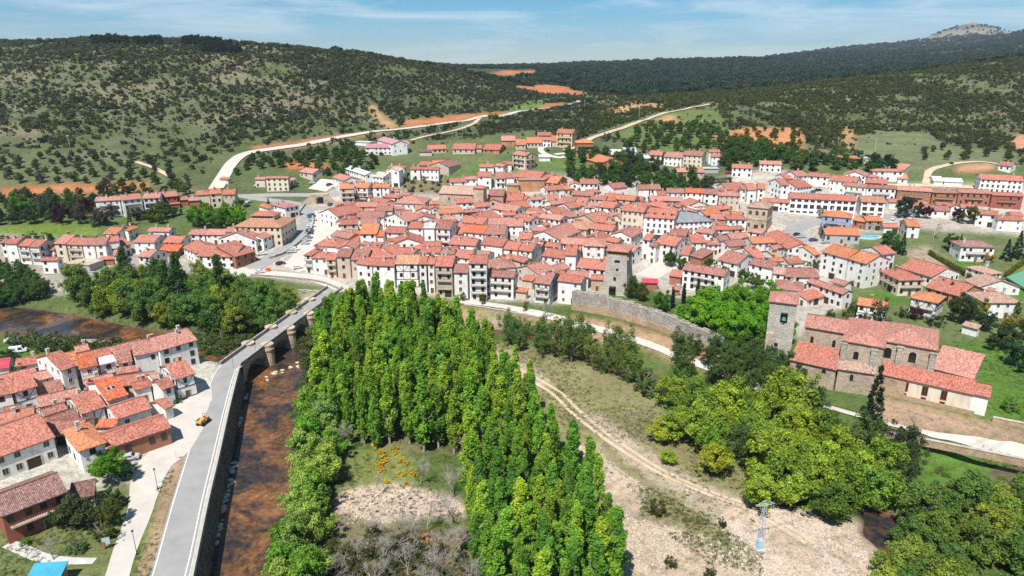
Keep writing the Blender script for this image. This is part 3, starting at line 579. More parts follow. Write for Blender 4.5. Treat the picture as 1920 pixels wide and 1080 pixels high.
def balcony_mesh(w, d=0.9, mat='timber', rail='metal_dark'):
    mb = MB(); mb.box((0, -d / 2, -0.08), (w, d, 0.16), m=0); mb.box((0, -d + 0.04, 0.95), (w, 0.06, 0.07), m=1)
    for s in (-1, 1): mb.box((s * (w / 2 - 0.04), -d / 2, 0.95), (0.06, d - 0.1, 0.07), m=1)
    n = max(2, int(w / 0.35))
    for i in range(n + 1): mb.box((-w / 2 + 0.05 + (w - 0.1) * i / n, -d + 0.04, 0.46), (0.05, 0.05, 0.9), m=1)
    return mb.mesh('balcony', [mat, rail])
WALLC = {'w': (0.80, 0.785, 0.755), 'W': (0.86, 0.85, 0.83), 'c': (0.70, 0.61, 0.47), 'b': (0.58, 0.49, 0.40), 'y': (0.66, 0.52, 0.33), 'g': (0.46, 0.45, 0.44), 'u': (0.30, 0.38, 0.52), 'p': (0.66, 0.56, 0.50), 'l': (0.62, 0.66, 0.72)}
WALLM = {'s': 'stone_grey', 'S': 'stone_tan', 'a': 'adobe', 'k': 'brick', 'r': 'redbrick', 'm': 'stone_warm', 'C': 'stone_church', 'q': 'stone_pale'}
WALLN = {'w': 'white', 'W': 'clean-white', 'c': 'cream', 'b': 'beige', 'y': 'ochre', 'g': 'grey', 'u': 'blue', 'p': 'pinkish', 'l': 'bluish', 's': 'grey-stone', 'S': 'tan-stone', 'a': 'adobe', 'k': 'brick', 'r': 'red-brick', 'm': 'rubble-stone', 'C': 'stone', 'q': 'pale stone'}
ROOFC = {'r': (0.47, 0.158, 0.112), 'p': (0.50, 0.215, 0.170), 'n': (0.34, 0.145, 0.118), 'o': (0.56, 0.19, 0.085), 'f': (0.60, 0.135, 0.055), 't': (0.50, 0.25, 0.15), 'l': (0.46, 0.30, 0.23), 'd': (0.17, 0.09, 0.07),
         'G': (0.30, 0.31, 0.33), 'L': (0.58, 0.58, 0.57), 'B': (0.50, 0.44, 0.36), 'c': (0.50, 0.06, 0.09), 'R': (0.48, 0.23, 0.24), 'T': (0.05, 0.32, 0.45), 'N': (0.30, 0.16, 0.15)}
ROOFN = {'r': 'red tile', 'p': 'pinkish tile', 'n': 'brownish tile', 'o': 'orange tile', 'f': 'orange-red tile', 't': 'tan tile', 'l': 'pale tile', 'd': 'dark brown', 'G': 'grey', 'L': 'light grey sheet', 'B': 'beige', 'c': 'crimson sheet', 'R': 'rose', 'T': 'turquoise sheet', 'N': 'brown tile'}
TANP = 0.36
def roof_planes(ty, W, D, h, ov=0.45, so=0.3, tan=TANP):
    x, y = W / 2 + so, D / 2 + ov; b_ = h - ov * tan; zr = h + tan * D / 2; out = []
    if ty == 'g':
        out = [[(-x, -y, b_), (x, -y, b_), (x, 0, zr), (-x, 0, zr)], [(x, y, b_), (-x, y, b_), (-x, 0, zr), (x, 0, zr)]]
    elif ty == 's':
        t2 = tan * 0.75; zt = h + t2 * (D + ov)
        out = [[(-x, -y, h - ov * t2), (x, -y, h - ov * t2), (x, y, zt), (-x, y, zt)]]
    elif ty == 'h':
        x = W / 2 + ov; y = D / 2 + ov; m_ = min(x, y) * 0.98; zr = b_ + tan * m_
        if x >= y:
            q = x - m_; out = [[(-x, -y, b_), (x, -y, b_), (q, 0, zr), (-q, 0, zr)], [(x, y, b_), (-x, y, b_), (-q, 0, zr), (q, 0, zr)], [(x, -y, b_), (x, y, b_), (q, 0, zr)], [(-x, y, b_), (-x, -y, b_), (-q, 0, zr)]]
        else:
            q = y - m_; out = [[(x, -y, b_), (x, y, b_), (0, q, zr), (0, -q, zr)], [(-x, y, b_), (-x, -y, b_), (0, -q, zr), (0, q, zr)], [(-x, -y, b_), (x, -y, b_), (0, -q, zr)], [(x, y, b_), (-x, y, b_), (0, q, zr)]]
    else:
        out = [[(-x, -y, h + 0.15), (x, -y, h + 0.15), (x, y, h + 0.2), (-x, y, h + 0.2)]]
    return out
def wall_mesh(ty, W, D, h, zb, mat, tan=TANP):
    mb = MB(); x, y = W / 2, D / 2; c = [(-x, -y), (x, -y), (x, y), (-x, y)]
    if ty == 's': t2 = tan * 0.75; tops = [h - 0.05, h - 0.05, h + t2 * D - 0.05, h + t2 * D - 0.05]
    else: tops = [h - 0.08] * 4
    for i in range(4):
        j = (i + 1) % 4; pts = [(*c[i], zb), (*c[j], zb), (*c[j], tops[j])]
        if ty == 'g' and i in (1, 3): pts.append((c[i][0], 0, h + tan * D / 2 - 0.1))
        pts.append((*c[i], tops[i])); mb.poly(pts)
    mb.poly([(*c[i], tops[i]) for i in range(4)]) if ty in ('f', 'h') else None
    return mb.mesh('wall', mat)
HOUSES = []
def solve_front(x1, y1, x2, y2, h, gz=None):
    a = hit(x1, y1, h); b_ = hit(x2, y2, h); g = (a[2] + b_[2]) / 2 if gz is None else gz
    p1, p2 = P(x1, y1, g + h), P(x2, y2, g + h)
    d = (p2 - p1)[:2]; W = np.linalg.norm(d); d = d / W; n = np.array((-d[1], d[0])); M = (p1 + p2)[:2] / 2
    return g, M, d, n, W
def solve_half(M, n, ze, ytar, tan):
    lo, hi = 0.8, 16.0
    for _ in range(30):
        m_ = (lo + hi) / 2; q = M + n * m_; yy = project((q[0], q[1], ze + tan * m_))[1]
        if yy > ytar: lo = m_
        else: hi = m_
    return (lo + hi) / 2
rnd = random.Random(11)
def build(root_name, x1, y1, x2, y2, r, h, ty, wall, roof, opt='', depth=None, seed=0, parent=None, gz=None, names=('wall', 'roof'), tan=TANP, win=True, place=None):
    """one block of building from the photo position of its front eave; returns (root, info)"""
    rg = random.Random(seed * 7 + 3)
    g, M, d, n, W = solve_front(x1, y1, x2, y2, h, gz) if place is None else place
    W = min(max(W, 2.5), 80)
    if ty == 'f' or place is not None:
        D = depth or 10; fw = W; swap = ty == 'f'
    else:
        ym = (y1 + y2) / 2; hd = solve_half(M, n, g + h, ym - r, tan * (0.75 if ty == 's' else 1.0)); swap = False
        if ty == 's': D = depth or min(max(hd, 2.0), 14)
        else: D = depth or min(max(2 * hd, 4.0), 17)
    ctr = M + n * D / 2; rz = math.atan2(d[1], d[0])
    ov = 0.45; fw = max(W - 0.6, 2); dd = max(D - 2 * ov, 2.0) if not swap else max(D - 0.6, 2)
    if swap: bw, bd, rot = dd, fw, rz + math.pi / 2
    else: bw, bd, rot = fw, dd, rz
    cs, sn = math.cos(rot), math.sin(rot)
    gs = [float(ground(ctr[0] + cs * a - sn * b_, ctr[1] + sn * a + cs * b_)) for a in (-bw / 2, bw / 2) for b_ in (-bd / 2, bd / 2)]
    zb = min(min(gs) - g, 0) - 0.4
    own = parent is None
    if own:
        root = link(root_name, None, None, (ctr[0], ctr[1], g), rot); root.empty_display_size = 1
        loc, lr = (0, 0, 0), 0.0
    else:
        root = parent; c_, s_ = math.cos(-root.rotation_euler.z), math.sin(-root.rotation_euler.z)
        dx, dy = ctr[0] - root.location.x, ctr[1] - root.location.y
        loc = (dx * c_ - dy * s_, dx * s_ + dy * c_, g - root.location.z); lr = rot - root.rotation_euler.z
    rt = 'g' if ty == 'f' else ty
    def put(name, me, lx, ly, lz, rr=0.0, par=None, color=None):
        c2, s2 = math.cos(lr), math.sin(lr)
        return link(name, me, par or root, (loc[0] + lx * c2 - ly * s2, loc[1] + lx * s2 + ly * c2, loc[2] + lz), lr + rr, color)
    wm = WALLM.get(wall, 'plaster'); wc = WALLC.get(wall, (0.7, 0.68, 0.64)); j = 1 + rg.uniform(-0.08, 0.05)
    W_ = put(names[0], wall_mesh(rt, bw, bd, h, zb, wm, tan), 0, 0, 0, color=[k * j for k in wc])
    if 'U' in opt: W_['label'] = WALLN[wall] + ' wall'
    mb = MB()
    for pl in roof_planes(rt, bw, bd, h, ov, 0.3, tan): mb.slab(pl, 0.22)
    rc = ROOFC[roof]; a = rg.uniform(0.82, 1.12); hue = rg.uniform(-0.05, 0.06)
    rmat = 'sheet' if roof in 'GLBcRTN' and roof != 'N' else 'roof_tile'
    # ridge capping
    if rt in 'gh' and rmat == 'roof_tile' and bw > bd * 0.5:
        zr = h + tan * bd / 2; xr = bw / 2 + 0.3 if rt == 'g' else max(bw / 2 - bd / 2, 0)
        if xr > 0.5: mb.bar((-xr, 0, zr + 0.02), (xr, 0, zr + 0.02), 0.16, 6)
    Ro = put(names[1], mb.mesh('roof', rmat), 0, 0, 0, color=(rc[0] * a, rc[1] * a * (1 + hue), rc[2] * a * (1 + hue)))
    def onroof(me, name, fx, fy, sink=0.15):
        lx = fx * bw / 2; ly = fy * bd / 2
        lz = h + (tan * (bd / 2 - abs(ly)) if rt in 'gh' else (tan * 0.75 * (ly + bd / 2) if rt == 's' else 0.2))
        o = link(name, me, Ro, (lx, ly, lz - sink)); return o
    if 'x' not in opt and 'C' not in opt and rt in 'gh' and h > 3.6 and own:
        for _ in range(rg.choice((0, 1, 1, 2))): onroof(CHIM[rg.choice((0, 1, 1, 2))], 'chimney', rg.uniform(-0.7, 0.7), rg.choice((-0.25, 0.25, 0.1)), 0.3)
    if 'k' in opt:
        for i in range(2): q = onroof(SKYL, 'skylight', -0.25 + 0.5 * i, -0.5, 0.0); q.rotation_euler = (math.atan(tan), 0, 0)
    cx, cy = ctr
    # windows, doors, balconies on the walls that can be seen
    if win and 'x' not in opt:
        ns = max(1, int(round((h - 0.3) / 2.9))); fr = 'frame_red' if 'e' in opt else rg.choice(('frame_dark', 'frame_dark', 'frame_white', 'frame_stone'))
        ww, wh = rg.choice(((0.9, 1.25), (1.0, 1.4), (0.8, 1.2))); sp = rg.uniform(2.4, 3.2)
        if 'q' in opt: ww, wh, sp = 2.0, 2.0, 3.0
        if 'v' in opt: ww, wh, sp = 0.95, 1.6, 2.5
        dist = math.hypot(cx, cy)
        for wi, (nx, ny, wl, off) in enumerate(((0, -1, bw, bd / 2), (1, 0, bd, bw / 2), (-1, 0, bd, bw / 2), (0, 1, bw, bd / 2))):
            gx_, gy_ = cs * nx - sn * ny, sn * nx + cs * ny
            wxp, wyp = cx + gx_ * off, cy + gy_ * off
            vis = (gx_ * (0 - wxp) + gy_ * (0 - wyp)) / math.hypot(wxp, wyp)
            if vis < 0.12: continue
            front = vis > 0.55
            k = max(1, int(wl / sp)) if wl > 1.8 else 0
            if not front and wl > 4 and 'q' not in opt: k = max(1, int(wl / 3.4))
            rr = math.atan2(nx, -ny)
            stp = h / ns
            for f in range(ns):
                for i in range(k):
                    if rg.random() < (0.06 if 'r' in opt or 'v' in opt or 'q' in opt else 0.18 if front else 0.3): continue
                    t_ = -wl / 2 + wl * (i + 0.5) / k + (0 if 'r' in opt else rg.uniform(-0.2, 0.2))
                    lx = nx * off + (-ny) * t_; ly = ny * off + nx * t_
                    if f == 0 and front and not ('q' in opt or 'u' in opt) and (i == k // 2 or ('G' in opt)) and dist < 420:
                        put('door', DOORS['g' if 'G' in opt else rg.choice('ddk' if wl > 6 else 'd')], lx, ly, 0, rr); continue
                    zc_ = f * stp + stp * 0.56; hh = wh if f < ns - 1 or ns == 1 else min(wh, 1.15)
                    if stp < 2.2: hh = 0.8
                    if f == 0 and 'q' in opt: hh = 0.9
                    put('window', get_win(ww, hh, fr), lx, ly, zc_, rr)
                if 'b' in opt and front and f > 0 and wl > 3:
                    put('balcony', balcony_mesh(min(wl * 0.85, 9.0), 0.95, 'frame_stone', 'wood_red' if 'e' in opt else 'timber'), nx * off, ny * off, f * stp + 0.25, rr)
            if 't' in opt:
                for f in range(ns + 1):
                    zz = min(max(f * stp, 0.3), h - 0.25); bm_ = MB(); bm_.box((0, 0, 0), (wl, 0.08, 0.22)); put('timber_beam', bm_.mesh('timber_beam', 'timber'), nx * (off + 0.02), ny * (off + 0.02), zz, rr)
                kk = max(2, int(wl / 2.2))
                for i in range(kk + 1):
                    t_ = -wl / 2 + 0.1 + (wl - 0.2) * i / kk; bm_ = MB(); z0 = stp if ns > 1 else 0.2
                    bm_.box((0, 0, (h + z0) / 2), (0.18, 0.07, h - z0 - 0.2)); put('timber_post', bm_.mesh('timber_post', 'timber'), nx * (off + 0.02) - ny * t_, ny * (off + 0.02) + nx * t_, 0, rr)
                    if i < kk:
                        bm_ = MB(); w2 = (wl - 0.2) / kk; s_ = 1 if i % 2 else -1; bm_.bar((-s_ * w2 * 0.45, 0, h - stp + 0.2), (s_ * w2 * 0.45, 0, h - 0.3), 0.08, 4)
                        put('timber_brace', bm_.mesh('timber_brace', 'timber'), nx * (off + 0.01) - ny * (t_ + w2 / 2), ny * (off + 0.01) + nx * (t_ + w2 / 2), 0, rr)
    if 'm' in opt:      # dormers along the front slope
        nd = 4
        for i in range(nd):
            mb = MB(); mb.box((0, 0, 0.5), (1.3, 1.8, 1.2), m=0); mb.box((0, -0.92, 0.55), (0.9, 0.06, 0.8), m=1)
            mb.poly([(-0.85, -1.15, 1.1), (0.85, -1.15, 1.1), (0.85, 1.0, 1.35), (-0.85, 1.0, 1.35)], m=2); mb.poly([(-0.85, -1.15, 1.08), (-0.85, 1.0, 1.33), (0.85, 1.0, 1.33), (0.85, -1.15, 1.08)], m=2)
            lx = -bw / 2 + bw * (i + 0.6) / nd; ly = -bd * 0.33
            link('dormer', mb.mesh('dormer', ['frame_white', 'pane', 'brick']), Ro, (lx, ly, h + tan * (bd / 2 - abs(ly)) - 0.3))
    return root, dict(c=ctr, g=g, rot=rot, bw=bw, bd=bd, h=h, ns=max(1, int(round((h - 0.3) / 2.9))), x=(x1 + x2) / 2, roof=Ro)
TILES = {'A': (560, 300, 6), 'B': (560, 420, 6), 'C': (840, 300, 6), 'D': (840, 420, 6), 'E': (1120, 300, 6), 'F': (1120, 420, 6), 'G': (1400, 280, 6), 'H': (1400, 420, 6),
         'I': (1600, 280, 6), 'J': (1600, 440, 6), 'K': (0, 330, 6), 'L': (260, 330, 6), 'M': (640, 220, 4.55), 'N': (900, 220, 4.55), 'O': (1160, 250, 4.55), 'P': (0, 600, 4.55), 'Q': (0, 600, 4.155), 'R': (0, 720, 3)}
STO = ['', 'one-storey', 'two-storey', 'three-storey', 'four-storey', 'five-storey', 'six-storey']
_seed = 0
def cluster(where, text):
    global _seed
    if not isinstance(where, str):       # [(photo row limit, where), ...]: one cluster per band of rows
        lines = [l for l in text.strip().splitlines() if l.strip()]; lo = -1e9
        for lim, w in where:
            sub = []
            for l in lines:
                q = l.split(); tl = TILES[q[0]]; yy_ = tl[1] + (float(q[2]) + float(q[4])) / 2 / tl[2]
                if lo <= yy_ < lim: sub.append(l)
            lo = lim
            if sub: cluster(w, '\n'.join(sub))
        return
    items = []
    for ln in text.strip().splitlines():
        q = ln.split()
        if not q: continue
        til = TILES[q[0]]; x1, y1, x2, y2, r, h = map(float, q[1:7]); ty, wl, rf = q[7][0], q[7][1], q[7][2]; opt = q[7][3:].lstrip('-'); dp = float(q[8]) if len(q) > 8 else None
        k = til[2]; _seed += 1
        nm = 'barn' if 'x' in opt and h < 5 else 'villa' if 'gardens' in where else 'row_house' if ' row' in where and 'behind' not in where else 'house'
        root, info = build(nm, til[0] + x1 / k, til[1] + y1 / k, til[0] + x2 / k, til[1] + y2 / k, r / k, h, ty, wl, rf, opt, dp, _seed)
        items.append((info['x'], root, wl, rf, ty, info['ns'], nm, opt, info))
    items.sort(key=lambda a: a[0])
    for i, (x, root, wl, rf, ty, ns, nm, opt, info) in enumerate(items):
        extra = 'balconied ' if 'b' in opt else 'timber-framed ' if 't' in opt else ''
        nm = nm.split('_')[-1]
        tag(root, '%s %s%s %s, %s roof, %s from left %s' % (STO[min(ns, 6)], extra, WALLN[wl], nm, ROOFN[rf], ORD[i], where), nm.split('_')[-1], None)
    HOUSES.extend(items)
cluster('in the riverfront row', '''
B 50 345 145 350 95 8 hwrb
B 140 378 340 380 75 7.5 hwr
B 300 400 415 400 75 8 scrb
B 415 365 578 367 92 9.5 gbn
B 578 397 760 402 118 8.5 gbn
B 640 440 822 462 80 9 gwre
B 824 462 1075 470 82 9.5 gwre
B 1080 445 1342 447 105 10 gwtt
B 1346 447 1440 447 95 12 gwre
B 1442 447 1528 449 95 12 gwr
B 1528 470 1730 475 125 12.5 gbrb
B 1737 542 1905 546 100 11 gwn
D 228 440 440 442 100 15 gwrb
D 400 582 742 602 75 9 gwnb
D 960 655 1150 676 128 8.5 gwntb
D 1225 632 1500 666 78 9 gwr
D 1602 618 1752 626 58 5 gSr
''')
cluster('in the row behind the riverfront', '''
B 165 240 462 252 90 6 hwr
B 420 272 640 272 55 6 fwpx 10
B 770 385 1090 366 118 8 gwr
B 1095 362 1225 320 105 8 gwr
B 1360 316 1590 322 70 7 gwr
B 1592 332 1750 336 58 6.5 gwn
D 62 368 245 386 88 8 gwr
D 502 496 770 482 112 7 hwn
D 620 276 780 291 92 8 gwr
D 782 288 944 306 92 8 gwr
D 790 386 905 356 68 5 swo
D 1010 560 1210 504 98 6 gpp
D 1050 352 1310 386 88 7 gwr
D 1312 346 1446 352 122 9 gwr
D 1520 240 1762 251 150 11 hwp 13
D 1442 482 1775 516 108 6 gwr
D 820 620 950 640 60 4 sbrx
D 740 750 880 770 50 3 sbrx
''')
cluster([(390, 'in quarter under the arch'), (430, 'in quarter beside car park'), (999, 'low in quarter by car park')], '''
A 415 695 640 690 45 4.6 fwr 12
A 680 830 880 830 118 6 gwo
A 857 856 955 856 68 5 swfx
A 575 916 670 916 125 3 swfx
A 962 816 1190 821 72 5 gwr
A 1065 936 1390 930 82 6 fwr 12
A 1232 762 1400 766 74 8 gwr
A 1402 760 1530 762 60 10 gWLr
A 1532 766 1700 776 92 10 gwnbe
A 1692 822 1850 830 118 5 gwr
A 950 642 1215 690 55 6 fwp 10
A 692 722 890 716 78 5 gwn
A 640 640 960 640 68 6 gwn
A 440 632 740 572 85 6 gwr
A 1070 482 1400 492 100 7.5 hwp
A 937 412 1120 422 42 6 hwr
A 602 407 800 412 36 5 gwr
A 760 482 940 512 70 4 gwr
A 900 522 1180 546 58 4 gwr
A 502 522 660 522 48 4 gwr
A 402 512 460 512 42 3 sbrx
A 350 842 560 882 58 4 gbp
A 1265 682 1560 667 72 5 fwr 11
A 1575 602 1860 582 50 6 gwo
B 1160 272 1360 292 60 4 gwr
B 802 242 960 242 48 5 hwr
B 987 187 1100 187 38 4 swfx
B 690 215 808 262 30 4 gbpx
B 520 100 640 95 40 4 gwp
B 1690 190 1900 215 70 6 gwp
B 1380 250 1600 250 60 5 gwr
''')
cluster('on slope behind the little arch', '''
A 455 322 622 317 64 11 gpob
A 626 306 775 311 58 10 gwob
A 777 306 928 306 44 9 gwo
A 930 306 1020 306 40 9 gwo
A 467 246 720 246 40 5 gwo
A 510 92 745 166 34 6 gWLr
A 372 190 500 232 46 7 gwpr
A 820 182 945 196 58 8 gwBr
A 975 117 1130 121 30 10 fwB 9
A 985 82 1190 86 30 7 hwr
A 1250 101 1370 101 30 7 gwrr
A 1372 102 1575 106 26 7 gwrr
A 1342 54 1530 62 46 3 gbrx
A 1532 72 1690 64 70 4 gbox
A 1692 78 1825 46 58 4 gbnx
A 1020 352 1130 352 26 4 gwr
A 1130 385 1240 395 26 4 gwp
L 1300 36 1420 36 30 5 gcp
L 1422 24 1680 22 26 8 gcpr
L 1682 45 1740 48 30 4 scp
L 900 30 1000 40 25 3 sprx
L 1462 312 1640 356 48 6 hwR
L 1340 330 1450 365 30 4 swox
A 0 130 150 150 50 4 gpp
''')
cluster([(350, 'behind the parish church'), (385, 'level with the parish church'), (420, 'just below the parish church'), (999, 'well below the parish church')], '''
C 20 246 210 241 44 6 gwr
C 192 216 325 211 34 7 gwp
C 330 186 490 186 58 8 gwr
C 532 206 650 206 78 6 gwnb
C 652 196 750 196 58 7 gwr
C 752 186 1030 206 84 4 gwr
C 1032 202 1100 216 60 4 gar
C 1100 252 1230 262 104 6 gao
C 790 228 1095 226 12 7 Falx 7
C 655 284 800 288 10 5 Falx 8
C 350 76 520 76 38 4.6 gwr
C 520 60 620 70 30 5 gwp
C 612 46 720 46 36 5 gwr
C 1372 272 1480 272 56 6 fwp 8
C 1482 262 1690 266 55 6 gwr
C 1382 387 1630 402 48 5 gbn
C 1592 362 1730 357 46 5 hwr
C 1250 472 1420 482 68 5 gwn
C 1122 452 1250 452 78 5 gwr
C 1422 472 1560 482 58 5 gwr
C 842 442 980 432 58 5 hwr
C 640 452 840 457 88 5 gwr
C 1000 432 1110 422 30 4 gwp
C 630 492 760 542 38 4 fwr 10
C 480 542 750 582 68 5 gwp
C 85 482 350 472 48 6 gwr
C 190 590 400 570 30 5 gkr
C 380 686 605 632 78 4 gbr
C 120 692 390 722 78 4 gwr
C 450 742 850 742 98 5 gwp
C 165 806 400 826 88 6 gwf
C 402 830 640 836 108 6 gwn
C 720 652 910 692 58 6 gwr
C 880 602 1000 602 38 5 gwp
C 890 592 1100 592 68 5 hwr
C 1010 642 1260 676 54 6 gwpr
C 1150 582 1260 562 58 5 gwn
C 1212 622 1390 602 78 5 gwr
C 1312 642 1460 632 58 5 gwn
C 1372 542 1500 522 58 6 gwr
C 1480 592 1660 602 40 5 hWp
C 1540 532 1660 532 36 8 hWp
C 1662 702 1880 652 88 5 gbt
C 1300 752 1560 782 98 5 hbt
C 1440 662 1750 702 68 5 gwr
C 782 882 930 892 78 5 gwr
C 890 897 1250 922 108 4 hkn
C 1255 897 1520 787 108 5 gwp
C 960 802 1140 792 30 5 Fwp 8
C 360 942 610 972 88 6 gwr
C 0 942 310 962 78 6 gwr
C 1692 522 1860 542 68 6 gwr
C 1732 402 1850 432 48 4 gyr
C 1230 300 1360 292 30 4 gap
C 1300 330 1430 320 40 4 gyo
''')
cluster([(385, 'behind the arcaded plaza hall'), (425, 'beside the arcaded plaza hall'), (455, 'before the arcaded plaza hall'), (999, 'round the white manor garden')], '''
E 180 316 345 300 54 8 gWrx
E 50 420 170 430 50 4 gar
E 465 326 590 326 54 7 gwn
E 592 326 722 326 58 7 gwn
E 246 432 500 456 44 3.5 gwr
E 682 392 780 392 48 5 gwr
E 782 362 985 366 50 7 gwnr
E 987 362 1196 371 54 9 gwfre
E 1194 376 1362 381 58 9 gwnr
E 1366 396 1615 406 58 8 hbpr
E 1350 332 1555 357 58 6 gwr
E 1452 332 1690 327 78 7 gwrr
E 1692 332 1800 332 78 8 gwrr
E 1802 322 1895 326 68 8 gwrr
E 12 532 180 546 74 5 gwr
E 182 542 330 522 48 5 gwn
E 272 562 522 586 74 13 gcrv
E 476 632 872 662 148 11 gWrvm
E 874 702 1310 682 104 8 hWGr
E 1226 626 1420 602 98 5 gwo
E 1262 652 1460 672 58 5 gwr
E 1462 662 1690 667 68 7 hwr
E 982 552 1110 582 38 6 gwp
E 1112 562 1222 552 10 7 FWLx 9
E 390 866 505 806 78 7 gwp 11
E 900 480 1010 520 60 5 gwr
E 420 520 600 500 40 5 gwr
F 500 167 592 182 68 9 gwr
F 645 207 872 247 98 8.5 gwrv
F 577 237 660 252 38 8 gwn
F 870 327 1030 347 98 4 gwr
F 1032 347 1172 387 88 4 skn
F 1060 207 1230 207 98 6 gwr
F 800 112 1000 132 58 7 gwn
F 1236 232 1385 227 48 5 gwr
F 1482 252 1690 232 68 5 gwn
F 1390 192 1500 182 60 5 gwn
F 1502 167 1730 157 68 5 gwp
F 1300 62 1500 62 48 5 gwr
F 1502 62 1660 52 38 5 gwr
F 1682 77 1850 107 38 6 gwp
F 1100 80 1300 110 50 6 gwp
F 1345 397 1580 452 108 6 gwn
F 1780 387 1910 372 128 5 gwr
F 952 507 1430 587 74 8 gWnb
F 802 577 945 597 74 4 skrx
F 506 657 690 662 52 3 skcx
F 850 740 940 740 50 2.6 skpx
''')
cluster('between walled park and church', '''
H 20 442 290 502 68 6 gWnk
H 370 412 470 397 118 4 gwl
H 480 442 650 432 78 4 gwr
H 460 277 645 258 58 5 gwr
H 190 112 458 276 58 5 gwr
H 770 347 842 332 78 6 gwo 13
H 835 305 1132 384 92 10.5 gwo
H 1136 386 1345 446 98 10.5 gwo
H 1530 342 1690 322 88 7 gwr 12
H 290 552 430 567 78 6 gwl
H 432 592 830 600 108 5 gwn
H 315 722 640 757 118 4 hwn
H 665 642 1085 786 44 6 gwp
H 690 856 910 800 88 3 swr
H 930 640 1100 690 40 4 gwp
''')
cluster('in gardens behind the church', '''
J 520 512 815 506 95 6.5 hcrb 14
J 636 702 950 768 98 6.5 hwotb
J 42 782 380 832 88 6 gwot
J 500 362 885 476 108 4.5 gwr
J 800 582 1200 692 148 3.5 gar
J 1482 762 1925 766 128 6 hwlr
J 1242 502 1410 588 78 3.2 gwl
J 1526 442 1690 429 98 5 hwl
J 1216 130 1610 142 80 7 hwNb
J 1216 1012 1400 1062 48 3 swlx
J 1480 620 1570 640 40 3 swpx
G 885 952 1290 966 88 4.5 ggo
G 850 742 1182 772 74 7.5 huob
I 145 802 340 806 58 5 gso
I 346 872 525 876 44 3.5 gwr
I 610 862 765 868 78 6 gwo
G 1185 790 1330 815 40 4 gko
''')
cluster('along the long red row', '''
G 1082 402 1350 427 36 7.5 gwnb
G 1352 427 1690 442 36 7.5 gwnb
I 492 452 890 476 46 7.5 gkpb
I 892 482 1185 492 46 7.5 gknb
I 1187 482 1560 497 46 7.5 gkpb
I 1562 512 1925 527 40 7.5 grrb
I 410 592 640 592 40 4 gwr
I 652 612 850 617 46 4 gwr
I 662 662 870 672 48 4 gwr
I 880 682 1100 692 58 4 gwn
I 940 622 1100 627 38 4 gwr
I 1102 642 1210 642 38 5 fwr 8
I 1212 652 1380 662 40 4 gwr
I 1382 722 1640 742 50 6.5 gwr
I 1632 787 1925 797 50 6 gwr
I 1780 742 1925 747 44 5 gwr
''')
cluster('behind the white school', '''
G 396 402 485 399 74 9 gWrr 15
G 572 432 745 412 88 5 gwr
G 410 268 570 300 30 5 fwp 9
G 440 330 600 325 60 4 gwr
G 692 297 930 312 44 6 gwr
G 932 342 1230 372 58 7.5 gwr
G 1080 282 1350 302 55 5 fwp 13
G 1427 242 1780 247 30 6.5 hwp
G 1572 212 1780 232 66 2.5 sbtx
G 1352 302 1475 312 40 4 hwp
G 1702 327 1820 332 58 3.5 gwp
G 1332 372 1590 387 58 3 srrx
G 145 162 400 169 40 5 gwp
G 970 97 1260 100 30 3 gkox
G 1262 102 1415 102 16 3 FwLx 7
G 172 582 490 602 40 5 gwr
I 905 352 1020 356 56 3 gwLx
I 1022 357 1240 366 44 3 gwLx
I 1625 172 1780 187 40 4 gwr
I 1432 332 1925 357 64 10.5 gWrrv
''')
cluster('on the upper right slope', '''
O 45 162 160 162 45 3 gwLx
O 80 207 205 192 25 3 swcx
O 200 212 320 207 30 3 swLx
O 256 182 370 187 40 5 gwr
O 382 197 540 207 44 6 gwp
O 542 182 715 192 40 8 gcn
O 772 157 870 157 22 8 gWr
O 792 197 900 197 22 6 gWrr
O 500 327 640 327 36 6 gbtr
O 642 332 740 332 50 6 gbt
O 966 292 1145 298 34 6 gWrr
O 692 302 860 302 18 3 FgLx 7
O 0 180 40 190 40 4 gwLx
''')
cluster('among barns above the town', '''
N 180 197 300 197 44 4 gap
N 302 232 395 232 78 3.5 gbo
N 397 217 530 217 68 3.5 gbo
N 490 152 610 152 28 5 gcr
N 532 192 610 192 26 5 gwr
N 612 202 670 202 50 4 gbo
N 648 132 790 137 36 10 gyrb
N 790 322 1030 392 85 3 gaox
N 1110 322 1220 322 68 3 gwLx
N 270 312 385 327 30 9 gcpb
N 387 357 480 352 28 5 gcr
N 500 337 605 337 25 3 gwLx
M 200 257 470 257 34 5 gwR
M 300 190 432 226 30 7 gwR
M 452 233 580 229 34 6 glR
M 740 272 900 267 38 3 gbr
M 660 292 775 292 20 3 sbdx
M 945 269 1140 271 54 3.5 gbr
M 1142 263 1200 263 30 3 gbr
M 1205 271 1350 276 48 3 gar
M 115 210 240 215 22 2.5 FwLx 6
''')
cluster('in the left riverside row', '''
K 0 748 48 748 60 9 gwn
K 48 756 180 758 74 9.5 gwr
K 182 781 314 786 84 8.5 gwrb
K 316 791 430 796 84 8.5 gwrb
K 442 831 605 831 98 5.5 gwn
K 597 756 732 761 104 9 gcp
K 737 766 910 771 80 9 gcrb
K 912 771 1055 771 80 9 gwn
K 1057 771 1185 766 90 9 gwn
K 1187 741 1340 726 60 9 gwr
K 1382 782 1480 762 78 5 gwr
K 1492 741 1730 746 88 6 gwp
K 1540 902 1680 912 88 9 gwpr
K 445 947 640 947 38 6 gWr
K 1110 935 1280 930 30 3 skrx
K 720 985 1000 1005 20 3.2 FgBx 9
K 1270 890 1380 880 60 5 gwp
K 1150 642 1300 652 78 5 gwo
K 1312 612 1440 616 44 5 fwo 8
K 1652 617 1900 622 44 4.5 gwp
''')
